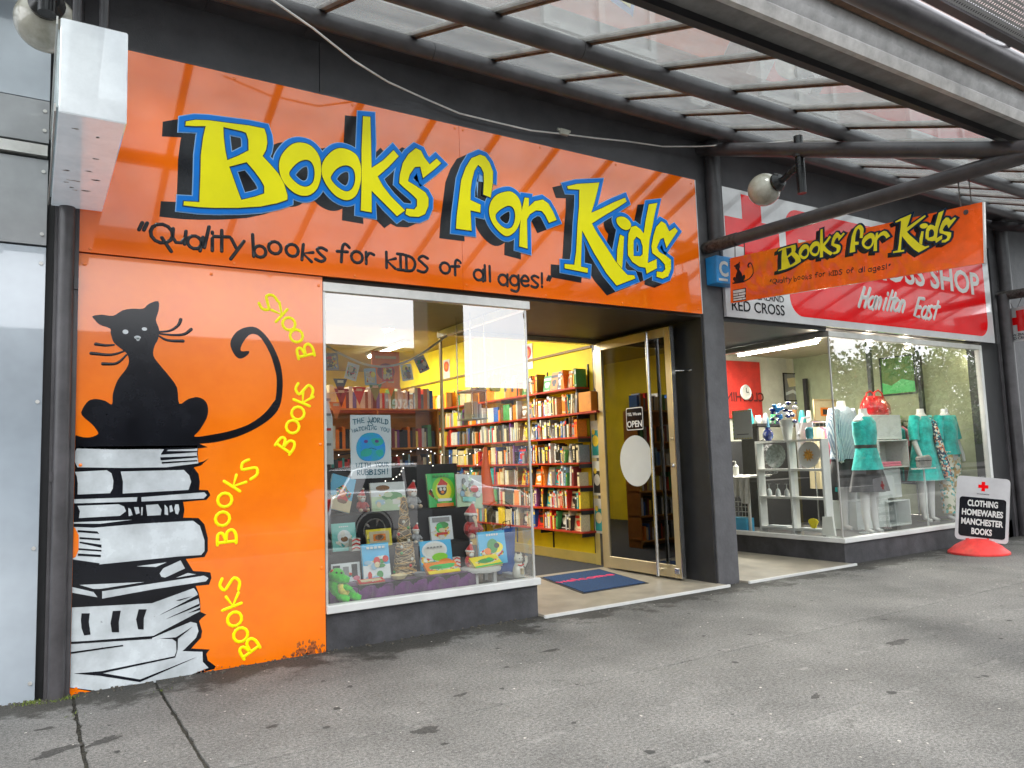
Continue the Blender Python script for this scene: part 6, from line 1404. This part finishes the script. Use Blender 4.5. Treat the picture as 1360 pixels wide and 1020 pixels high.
# QR poster frame without its code, paddle, clock, pictures
a, b = atX(973, 546, 8.03), atX(1001, 583, 8.03); t = T('window_notice', 'white notice with a pale yellow border stuck inside the side window', 'notice', (8.02, (a.y+b.y)/2, b.z))
FQ = FRC(8.018); poly(FQ, [rectl(-a.y, -b.y, b.z, a.z)], 0, .002, 'sheet', M('bright_paper', (.86, .87, .86), .7, var=.02), t)
ww = a.y-b.y; hh_ = a.z-b.z
for k in range(7):
    for e_ in (0, 1): poly(FQ, [rectl(-a.y+ww*(.02+k*.14), -a.y+ww*(.09+k*.14), b.z+hh_*(.02+e_*.93), b.z+hh_*(.05+e_*.93))], .003, .0006, 'border_dash', ART['bright yellow'], t)
    poly(FQ, [rectl(-a.y+ww*.01, -a.y+ww*.05, b.z+hh_*(.02+k*.14), b.z+hh_*(.10+k*.14))], .003, .0006, 'border_dash', ART['lime'], t)
poly(FQ, [rectl(-a.y+ww*.2, -b.y-ww*.2, b.z+hh_*.16, b.z+hh_*.19)], .003, .0006, 'text_rule', ART['grey'], t)
MB().prism([(8.6, 1.50, 1.49), (8.6, 1.44, 1.49), (8.6, 1.445, 1.60), (8.6, 1.47, 1.80), (8.6, 1.495, 1.60)], (.03, 0, 0)).obj('paddle', M('blue_painted_wood', (.10, .28, .42), .5), None, 'pale blue pointed wooden paddle standing behind the side window', 'paddle', bevel=.004)
a, b = atY(955, 478, 3.46), atY(1013, 548, 3.46)
t = T('red_banner', 'red clothing banner on the back wall of the charity shop', 'banner', (a.x, 3.46, b.z)); poly(F((0, 3.47, 0), (1, 0, 0), (0, 0, 1)), [rectl(a.x, b.x, b.z-.1, a.z)], 0, .01, 'cloth', M('red_banner', (.55, .03, .02), .7), t)
o = text(F((0, 3.455, 0), (-1, 0, 0), (0, 0, 1)), 'CLOTHING', -b.x-.05, (a.z+b.z)/2-.25, .22, M('banner_dark', (.12, .01, .01), .7), t, h=-.004, bold=.02)
p = atY(991, 521, 3.42); t = T('wall_clock', 'round white wall clock hanging on the red banner', 'clock', p); RX = align((0, -1, 0))
MB().lathe([(.13, 0), (.135, .02), (.115, .035), (.11, .02), (.001, .02)], (p.x, 3.44, p.z), 28, R=RX).obj('case', pl_, t)
MB().box(p.x-.006, p.x+.006, 3.412, 3.415, p.z, p.z+.08).obj('hand', DARK, t); MB().box(p.x, p.x+.06, 3.412, 3.415, p.z-.006, p.z+.006).obj('hand', DARK, t)
def picture(x0, x1, z0, z1, fr_, label, fm_, im, art, matb=.0):
    t = T('framed_picture', label, 'picture', fr_.p((x0+x1)/2, z0)); f_ = .02
    for r_ in (rectl(x0, x1, z0, z0+f_), rectl(x0, x1, z1-f_, z1), rectl(x0, x0+f_, z0+f_, z1-f_), rectl(x1-f_, x1, z0+f_, z1-f_)): poly(fr_, [r_], .001, .02, 'frame_bar', fm_, t)
    poly(fr_, [rectl(x0+f_, x1-f_, z0+f_, z1-f_)], .001, .006, 'image', im, t)
    for i, (l, m_) in enumerate(art): poly(fr_, [[(x0+(x1-x0)*a_, z0+(z1-z0)*b_) for a_, b_ in l]], .008+i*.001, .0006, 'image_shape', m_, t)
FBK = F((0, 3.495, 0), (1, 0, 0), (0, 0, 1))
a, b = atY(1040, 495, 3.48), atY(1066, 533, 3.48)
picture(a.x, b.x, b.z, a.z, FBK, 'black framed pale map picture on the back wall', DARK, ART['grey'], [([(.1,.2),(.5,.3),(.9,.15),(.9,.25),(.5,.42),(.1,.3)], ART['snow']), ([(.3,.5),(.8,.55),(.7,.85),(.2,.8)], ART['cream'])])
FSW = F((11.895, 0, 0), (0, -1, 0), (0, 0, 1))
a, b = atX(1167, 476, 11.88), atX(1218, 522, 11.88)
picture(-a.y, -b.y, b.z, a.z, FSW, 'dark green framed landscape picture on the side wall', DARK, M('forest_print', (.03, .12, .02), .5, var=.6, scale=14, col2=(.15, .22, .04)), [([(.02,.05),(.98,.05),(.98,.3),(.6,.4),(.3,.25),(.02,.35)], ART['bright green'])])
a, b = atY(1079, 530, 2.0), atY(1111, 562, 2.0)
picture(a.x, b.x, b.z, a.z, F((0, 2.0, 0), (1, 0, 0), (0, 0, 1)), 'beige framed picture with a small red centre standing on the back shelf', M('beige_frame', (.55, .42, .22), .5), ART['cream'], [([(.3,.3),(.7,.3),(.7,.65),(.3,.65)], ART['orange']), ([(.4,.36),(.6,.36),(.6,.58),(.4,.58)], ART['black'])])
bs = T('back_shelf', 'dark display shelf along the middle of the charity shop', 'shelf', (9.6, 2.1, .25))
box(8.9, 11.5, 1.9, 2.3, b.z-.04, b.z-.002).obj('shelf_board', DARK, bs); box(8.9, 11.5, 1.95, 2.3, .247, .9).obj('cabinet', BLKF, bs)
for xx in (8.95, 10.2, 11.4): box(xx, xx+.04, 1.95, 2.25, .9, b.z-.041).obj('post', DARK, bs)
rr = random.Random(9)
for k in range(14):
    xx = 9.0+k*.17; 
    if k in (4, 5): continue
    m_ = [ART['teal'], ART['white'], ART['grey'], ART['bright green'], ART['orange'], ART['cream'], ART['brown']][k % 7]
    MB().lathe([(.03+rr.random()*.03, 0), (.04+rr.random()*.03, .06), (.02+rr.random()*.02, .12+rr.random()*.12)], (xx, 2.1, b.z-.001), 12).obj('ornament', m_, None, f'{["squat","slim","plain","rounded"][k%4]} {["teal","white","grey","green","orange","cream","brown"][k%7]} ornament, number {k+1} from the left along the dark back shelf'.replace(', number', ', place'), 'ornament', 'ornaments along the back shelf')
for i, px in enumerate((1091, 1156, 1233)):
    q = atY(px, 500, 3.2 if i == 0 else 1.9 - i*.4); yy = q.y
    box(min(q.x, 11.8)-.035, min(q.x, 11.8)+.035, yy-.03, yy+.03, .247, 2.99 if i else 2.6).obj('black_post', DARK, None, ['narrow black post near the back wall picture', 'black post left of the green landscape picture', 'black post right of the green landscape picture'][i], 'post')
for i, (px0, px1) in enumerate(((1060, 1075), (1196, 1212), (1240, 1256), (1272, 1280))):
    a = atY(px0, 560, 1.5); b = atY(px1, 560, 1.5); b.x = min(b.x, 11.85); a.x = min(a.x, 11.7)
    MB().tube([(a.x, 1.5, 1.55), (a.x+.1, 1.5, 1.78), (b.x, 1.5, 1.8)], .02, 6).prism([(a.x, 1.49, 1.05), (b.x+.05, 1.49, 1.05), (b.x+.05, 1.49, 1.72), (a.x, 1.49, 1.72)], (0, .06, 0)).obj('hanging_garment', [ART['grey'], ART['bright green'], ART['lime'], ART['lime']][i], None, ['grey garment hanging behind the cube shelf', 'bright green garment hanging beside the red bag', 'lime garment hanging between the two right mannequins', 'lime garment hanging at the far right of the charity window'][i], 'garment')
rl = T('clothes_rail', 'chrome clothes rail crowded with garments behind the mannequins', 'clothes rail', (10.4, 1.25, .25))
MB().tube([(9.25, 1.25, 1.72), (11.75, 1.25, 1.72)], .014, 8).obj('rail', SILVER, rl)
for xx in (9.27, 11.73): MB().tube([(xx, 1.25, .25), (xx, 1.25, 1.72)], .014, 8).tube([(xx, 1.0, .26), (xx, 1.5, .26)], .014, 8).obj('leg', SILVER, rl)
rr = random.Random(21); GC = ['black','grey','maroon','teal','white','pale blue','cream','blue','brown','green','purple','pink']
gcs = [rr.choice(GC) for _ in range(27)]
for k in range(25):
    xx = 9.33 + k*.095; c = gcs[k+1]; h0_ = rr.uniform(.55, .95); w_ = rr.uniform(.20, .25); th = rr.uniform(.012, .022)
    n_ = 9; out = [(-w_*.35, 0), (-w_, -.06), (-w_*1.05, -.30), (-w_*.85, -.32), (-w_*.8, -.2), (-w_*(.8+rr.uniform(0, .25)), -h0_), (w_*(.8+rr.uniform(0, .25)), -h0_), (w_*.8, -.2), (w_*.85, -.32), (w_*1.05, -.30), (w_, -.06), (w_*.35, 0)]
    a_ = rr.uniform(-.25, .25) + math.radians(62); ca, sa = math.cos(a_), math.sin(a_)
    g_ = T('garment', f'{c} garment on the chrome rail, place {k+1} from the left end', 'garment', (xx, 1.25, 1.66), 'garments on the chrome rail'); g_['label'] = f'{c} garment hanging on the chrome rail between a {gcs[k]} and a {gcs[k+2]} one'
    MB().prism([(xx+x*ca, 1.25+x*sa, 1.64+z) for x, z in out], (-th*sa, th*ca, 0)).obj('fabric', ART[c], g_)
    MB().tube([(xx, 1.25, 1.64), (xx, 1.25, 1.70), (xx, 1.255, 1.735)], .003, 5).obj('hook', SILVER, g_)
# table with cloth, basket, soap bottle, rucksack
tb = T('small_table', 'small table with a draped white cloth at the left of the side window', 'table', (8.35, 1.75, .25)); 
box(8.15, 8.6, 1.48, 2.0, .98, 1.0).obj('tabletop', WHITE, tb)
for y in (1.5, 1.95): box(8.17, 8.20, y, y+.03, .247, .98).obj('leg', WHITE, tb)
mb = MB(); vs = []; fs = []; n_ = 30
for i in range(n_+1):
    y = 1.44 + .6*i/n_
    for j, (x, z) in enumerate([(8.6, 1.006), (8.16, 1.006), (8.135, .99), (8.125, .85), (8.12, .74-.10*(i/n_ < .25))]):
        vs.append((x + .015*math.sin(i*1.3)*(j > 2), y, z+.003*math.sin(i)))
for i in range(n_):
    for j in range(4): fs.append((i*5+j, i*5+j+1, (i+1)*5+j+1, (i+1)*5+j))
mb.add(vs, fs, True); mb.obj('table_cloth', M('linen', (.58, .56, .52), .85, var=.1, scale=10), None, 'creased white cloth draped over the small table', 'cloth')
p = atX(978, 633, 8.3); t = T('soap_bottle', 'white pump soap bottle standing on the draped table', 'bottle', (8.3, p.y, 1.01))
MB().lathe([(.035, 0), (.04, .01), (.04, .12), (.02, .14), (.014, .15)], (8.3, p.y, 1.01), 16).obj('bottle_body', pl_, t); MB().tube([(8.3, p.y, 1.16), (8.3, p.y, 1.20), (8.3, p.y+.05, 1.20)], .008, 8).obj('pump', pl_, t)
t = T('wire_basket', 'white wire basket under the draped table', 'basket', (8.3, 1.7, .45))
for k in range(7): MB().tube([(8.18, 1.52+.06*k, .46), (8.18, 1.52+.06*k, .80)], .004, 5).obj('wire', WHITE, t)
for k in range(6): MB().tube([(8.18, 1.52, .46+.066*k), (8.18, 1.88, .46+.066*k)], .004, 5).obj('wire', WHITE, t)
box(8.15, 8.3, 1.55, 1.85, .247, .44).obj('blue_carton', ART['sky'], None, 'bright blue carton on the floor under the wire basket', 'carton')
t = T('rucksack', 'grey black patterned rucksack hanging behind the soap bottle', 'bag', (8.75, 1.6, 1.05))
MB().loft([(8.75, 1.62, 1.02, .09, .13), (8.75, 1.62, 1.1, .1, .15), (8.75, 1.62, 1.32, .09, .14), (8.75, 1.62, 1.42, .05, .09)], 16).obj('bag_body', prints('grey_pattern', (.05, .05, .05), [(.3, .3, .3), (.12, .12, .12)], 60), t)
MB().tube([(8.66, 1.62, 1.4), (8.64, 1.62, 1.48), (8.70, 1.62, 1.5)], .01, 6).obj('strap', DARK, t)
box(8.7, 11.2, 2.9, 3.3, .247, 1.5).obj('clothes_rail_mass', BLKF, None, 'long dark rack of clothes along the back of the charity shop', 'clothes rack')

# ================================================================== ACROSS THE STREET (seen only as reflections in the glass and gloss)
YO = -19.5
OB = T('opposite_shops', 'row of low grey shops across the road mirrored in the window glass', 'building', (0, YO, 0))
xe = atY(562, 465, -YO).x; zr1 = atY(500, 465, -YO).z; zr2 = atY(650, 515, -YO).z
box(-60, xe, YO-8, YO, 0, zr1).obj('front_wall', M('opposite_wall', (.13, .13, .13), .7, var=.1, scale=.5), OB)
box(xe+.02, xe+13, YO-8, YO, 0, zr2).obj('front_wall', MATS['opposite_wall'], OB)
box(-60.1, xe+.05, YO-8.1, YO+.12, zr1, zr1+.12).obj('parapet', M('opposite_dark', (.05, .05, .05), .7), OB)
box(-60, xe+13, YO+.01, YO+2.4, 2.75, 2.95).obj('verandah', MATS['opposite_dark'], OB)
box(xe+13.1, 110, -26, -23, 0, 3.4).obj('hedge_wall', M('far_dark', (.03, .04, .025), .8, var=.4, scale=.7), OB)
for k in range(16):
    x0 = -58+k*5.2; 
    if x0+4 < xe+13: box(x0, x0+4, YO+.005, YO+.05, .5, 2.6).obj('shop_window', M('dark_pane', (.05, .06, .07), .08, coat=1), OB)
a, b = atY(474, 545, -YO), atY(564, 532, -YO)
box(a.x-2, b.x+1.5, YO+2.41, YO+2.55, a.z-.28, a.z+.55).obj('name_board', M('opposite_red', (.30, .03, .02), .6), OB)
fit(F((0, YO+2.551, 0), (-1, 0, 0), (0, 0, 1)), 'FoodleMaster', -b.x, -a.x, a.z-.12, a.z+.36, WHITE, OB, bold=.02)
# parked car
CZ = -.14
CARB = M('silver_car_paint', (.72, .73, .74), .22, metal=.35, var=.03, coat=1)
car = T('parked_car', 'silver hatchback parked at the kerb and mirrored in the bookshop window', 'car', (6.5, -8.1, CZ))
y0c, y1c = -8.95, -7.25
prof = [(4.35,.35),(4.33,.62),(4.40,.92),(4.62,1.0),(7.45,.98),(8.25,.86),(8.52,.66),(8.55,.38),(8.4,.28),(4.5,.28)]
MB().prism([(x, y0c, z+CZ) for x, z in prof], (0, y1c-y0c, 0)).obj('body', CARB, car, bevel=.05, segs=3)
top_ = [(4.55,.98,0),(4.85,1.38,.14),(5.3,1.47,.16),(6.3,1.46,.16),(6.75,1.38,.14),(7.5,.97,0)]
mb = MB(); vs = [(x, y0c+.04+i, z+CZ) for x, z, i in top_] + [(x, y1c-.04-i, z+CZ) for x, z, i in top_]; n_ = len(top_)
mb.add(vs, [tuple(range(n_)), tuple(reversed(range(n_, 2*n_)))] + [(i, (i+1) % n_, n_+(i+1) % n_, n_+i) for i in range(n_)]); mb.obj('cabin', CARB, car, bevel=.02)
gm = M('car_glass', (.01, .012, .014), .05, coat=1, var=0)
for sgn, yy in ((1, y1c), (-1, y0c)):
    for pts_ in ([(4.95,1.02),(5.12,1.36),(5.75,1.40),(5.75,1.02)], [(5.82,1.02),(5.82,1.40),(6.35,1.39),(7.15,1.02)]):
        q_ = [(x, yy - sgn*(.045 + (z-.98)*.34) + sgn*.012, z+CZ) for x, z in pts_]; MB().prism(q_, (0, sgn*.006, 0)).obj('side_window', gm, car)
MB().prism([(7.46, y0c+.15, .985+CZ), (7.46, y1c-.15, .985+CZ), (6.80, y1c-.25, 1.36+CZ), (6.80, y0c+.25, 1.36+CZ)], (.02, 0, .03)).obj('windscreen', gm, car)
MB().prism([(4.60, y0c+.15, 1.02+CZ), (4.60, y1c-.15, 1.02+CZ), (4.84, y1c-.25, 1.35+CZ), (4.84, y0c+.25, 1.35+CZ)], (-.02, 0, .02)).obj('rear_window', gm, car)
ty = M('tyre_rubber', (.015, .015, .015), .8)
for x in (5.15, 7.72):
    for sgn, yy in ((1, y1c), (-1, y0c)):
        w = T('wheel', None, None, (x, yy, .31+CZ)); w.parent = car; w.location = Vector((x, yy, .31+CZ)) - Vector(car.location)
        MB().lathe([(.21, -.19), (.30, -.17), (.315, -.1), (.315, .0), (.30, .02), (.21, .025)], (x, yy, .315+CZ), 28, R=align((0, sgn, 0))).obj('tyre', ty, w)
        r_ = MB(); r_.lathe([(.20, -.02), (.21, .027), (.19, .027), (.17, .0), (.05, .0), (.04, .02), (.001, .022)], (x, yy, .315+CZ), 28, R=align((0, sgn, 0)))
        for k in range(5):
            a_ = 2*PI*k/5; r_.beam((x+.04*math.cos(a_), yy+sgn*.012, .315+CZ+.04*math.sin(a_)), (x+.19*math.cos(a_), yy+sgn*.018, .315+CZ+.19*math.sin(a_)), .02, .04)
        r_.obj('rim', SILVER, w)
        MB().lathe([(.36, -.02), (.365, .004), (.34, .006), (.34, -.02)], (x, yy, .33+CZ), 28, R=align((0, sgn, 0))).obj('arch_trim', ty, w)
for yy in (y0c+.12, y1c-.42): box(8.44, 8.56, yy, yy+.3, .58+CZ, .72+CZ).obj('headlight', M('lamp_lens', (.6, .6, .6), .1, coat=1), car, bevel=.02)
for yy in (y0c+.05, y1c-.3): box(4.31, 4.42, yy, yy+.25, .68+CZ, .9+CZ).obj('tail_light', RED, car, bevel=.02)
for sgn, yy in ((1, y1c), (-1, y0c)): MB().box(6.95, 7.08, yy+sgn*.0-.08, yy+.08, .98+CZ, 1.12+CZ).obj('mirror', CARB, car, bevel=.02)
for xx in (5.78, 7.05): box(xx, xx+.006, y1c-.001, y1c+.003, .4+CZ, .95+CZ).obj('door_gap', DARK, car)
# street trees
LEAF = M('leaf_green', (.055, .10, .025), .55, var=.5, scale=.8, col2=(.02, .045, .012)); BARK = M('bark', (.09, .07, .05), .9, var=.4, scale=8)
def tree(x, y, h, r, seed, label):
    rr = random.Random(seed); t = T('street_tree', label, 'tree', (x, y, 0), 'street trees across the road')
    mb = MB(); mb.tube([(x, y, 0), (x+.1, y, h*.2), (x-.05, y+.1, h*.42), (x+.1, y, h*.75)], [.24, .19, .15, .05], 10)
    tips = []
    for k in range(9):
        a_ = rr.uniform(0, 6.28); z0_ = h*rr.uniform(.3, .6); l_ = r*rr.uniform(.5, .9); e = Vector((x+math.cos(a_)*l_, y+math.sin(a_)*l_, z0_+rr.uniform(.5, 2.0)))
        mb.tube([(x, y, z0_), Vector((x, y, z0_)).lerp(e, .5)+Vector((0, 0, .2)), e], [.09, .06, .02], 7); tips.append(e)
    mb.obj('trunk', BARK, t)
    cl_ = [(Vector((x, y, h*.52)) + Vector((rr.gauss(0, r*.5), rr.gauss(0, r*.42), rr.gauss(0, h*.19)))) for _ in range(36)] + tips
    vs = []; fs = []
    for c in cl_:
        R__ = rr.uniform(.55, 1.05)
        for _ in range(150):
            d = Vector((rr.gauss(0, 1), rr.gauss(0, 1), rr.gauss(0, .8))); d = d.normalized()*R__*rr.random()**.4; q = c+d
            u1 = Vector((rr.gauss(0, 1), rr.gauss(0, 1), rr.gauss(0, 1))).normalized(); u2 = u1.orthogonal().normalized(); s1 = rr.uniform(.08, .17)
            b0 = len(vs); vs += [q-u1*s1, q+u2*s1*.5, q+u1*s1, q-u2*s1*.5]; fs.append((b0, b0+1, b0+2, b0+3))
    MB().add(vs, fs).obj('crown', LEAF, t)
rr = random.Random(3)
for i, (x, y, h, r) in enumerate([(21, -16.6, 6.5, 2.4), (27.5, -16.8, 7.5, 2.8), (34, -16.4, 7.0, 2.7), (40, -17, 8, 3.0), (47, -16.6, 7.2, 2.8), (54, -17, 8, 3)]):
    tree(x, y, h, r, 20+i, ['leafy street tree nearest the opposite shops across the road', 'second leafy street tree across the road', 'third leafy street tree across the road', 'fourth, tall leafy street tree across the road', 'fifth leafy street tree across the road', 'last leafy street tree far along the road'][i])

# ================================================================== SMALL STUFF ON THE FOOTPATH
rr = random.Random(17)
STN_ = 0
def blot(name, pts, m, label):
    mb = MB()
    for (px, py, rx, ry, a_) in pts:
        c = atZ(px, py, 0); n_ = 46; q_ = []
        ph = [rr.uniform(0, 6.28) for _ in range(5)]
        for k in range(n_):
            t_ = 2*PI*k/n_; f_ = 1 + .16*math.sin(3*t_+ph[0]) + .12*math.sin(5*t_+ph[1]) + .09*math.sin(11*t_+ph[2]) + .07*math.sin(17*t_+ph[3])
            x_, y_ = rx*f_*math.cos(t_), ry*f_*math.sin(t_); q_.append((c.x+x_*math.cos(a_)-y_*math.sin(a_), c.y+x_*math.sin(a_)+y_*math.cos(a_), .0008))
        mb.add(q_, [tuple(range(n_))])
    return mb.obj(name, m, None, label, 'stain', None, 'stuff')
STN = asphalt('damp_asphalt', (.050, .049, .046), (.3, .3, .28))
blot('damp_patches', [(75, 998, .11, .045, .5), (138, 984, .085, .04, .5), (60, 968, .05, .02, 0), (362, 965, .035, .02, .3), (566, 970, .07, .05, 0), (1192, 853, .12, .04, .1), (1083, 925, .05, .02, .4), (732, 864, .07, .03, 0), (612, 923, .05, .02, .2), (1045, 756, .2, .05, 0), (590, 988, .02, .015, 0)], STN, 'dark damp patches soaked into the footpath')
fl_ = MB(); fl_.cur = 0
for k in range(340):
    x = rr.uniform(-.2, 12); y = -rr.random()**1.3*4.6; s_ = rr.uniform(.003, .010); a_ = rr.uniform(0, 6.28); n_ = rr.choice((4, 5, 6))
    fl_.add([(x+s_*math.cos(a_+2*PI*q/n_)*rr.uniform(.6, 1.2), y+s_*math.sin(a_+2*PI*q/n_), .0015+rr.random()*.003) for q in range(n_)], [tuple(range(n_))])
fl_.obj('paper_flecks', M('pale_fleck', (.42, .40, .36), .8), None, 'scattered tiny pale flecks and chips lying on the footpath', 'litter', None, 'stuff')
gm_ = MB()
for k in range(110):
    x = rr.uniform(.2, 12); y = -rr.random()*4.5; s_ = rr.uniform(.008, .028)
    if (x-0)**2 + (y+5.6)**2 < 1: continue
    gm_.add([(x+s_*math.cos(2*PI*q/8)*rr.uniform(.7, 1.25), y+s_*math.sin(2*PI*q/8)*rr.uniform(.7, 1.25), .0012+k*.00001) for q in range(8)], [tuple(range(8))])
gm_.obj('gum_spots', M('old_gum', (.035, .035, .033), .8), None, 'dark flattened gum spots trodden into the footpath', 'spots', None, 'stuff')
gv = MB()
for k in range(620):
    x = rr.uniform(-.4, 5.8); y = -.005-rr.random()**2.5*.13; s_ = rr.uniform(.003, .009)
    if x > 1.9 and rr.random() < .6: continue
    if x > 3.65: continue
    gv.obox((x, y, s_*.4), s_*2, s_*1.5, s_, Matrix.Rotation(rr.uniform(0, 3), 3, 'Z'))
gv.obj('grit', M('dark_grit', (.10, .09, .07), .9, var=.6, scale=80), None, 'dark grit and leaf crumbs gathered along the foot of the wall', 'grit', None, 'stuff')
ms = MB()
for cx, cy, n_ in ((.02, -.07, 90), (.22, -.10, 60), (.10, -.12, 30), (.71, -.3, 10), (.26, -.5, 8), (-.2, -.06, 60)):
    for k in range(n_):
        x = cx+rr.gauss(0, .035); y = min(cy+rr.gauss(0, .02), -.015); h_ = rr.uniform(.006, .022); a_ = rr.uniform(0, 6.28); w = .003
        ms.add([(x-w*math.cos(a_), y-w*math.sin(a_), 0), (x+w*math.cos(a_), y+w*math.sin(a_), 0), (x+rr.gauss(0, .008), y+rr.gauss(0, .008), h_)], [(0, 1, 2)])
ms.obj('moss', M('moss_green', (.16, .22, .03), .8, var=.4, scale=60), None, 'yellow green moss tufts at the foot of the left pilaster', 'moss', None, 'stuff')
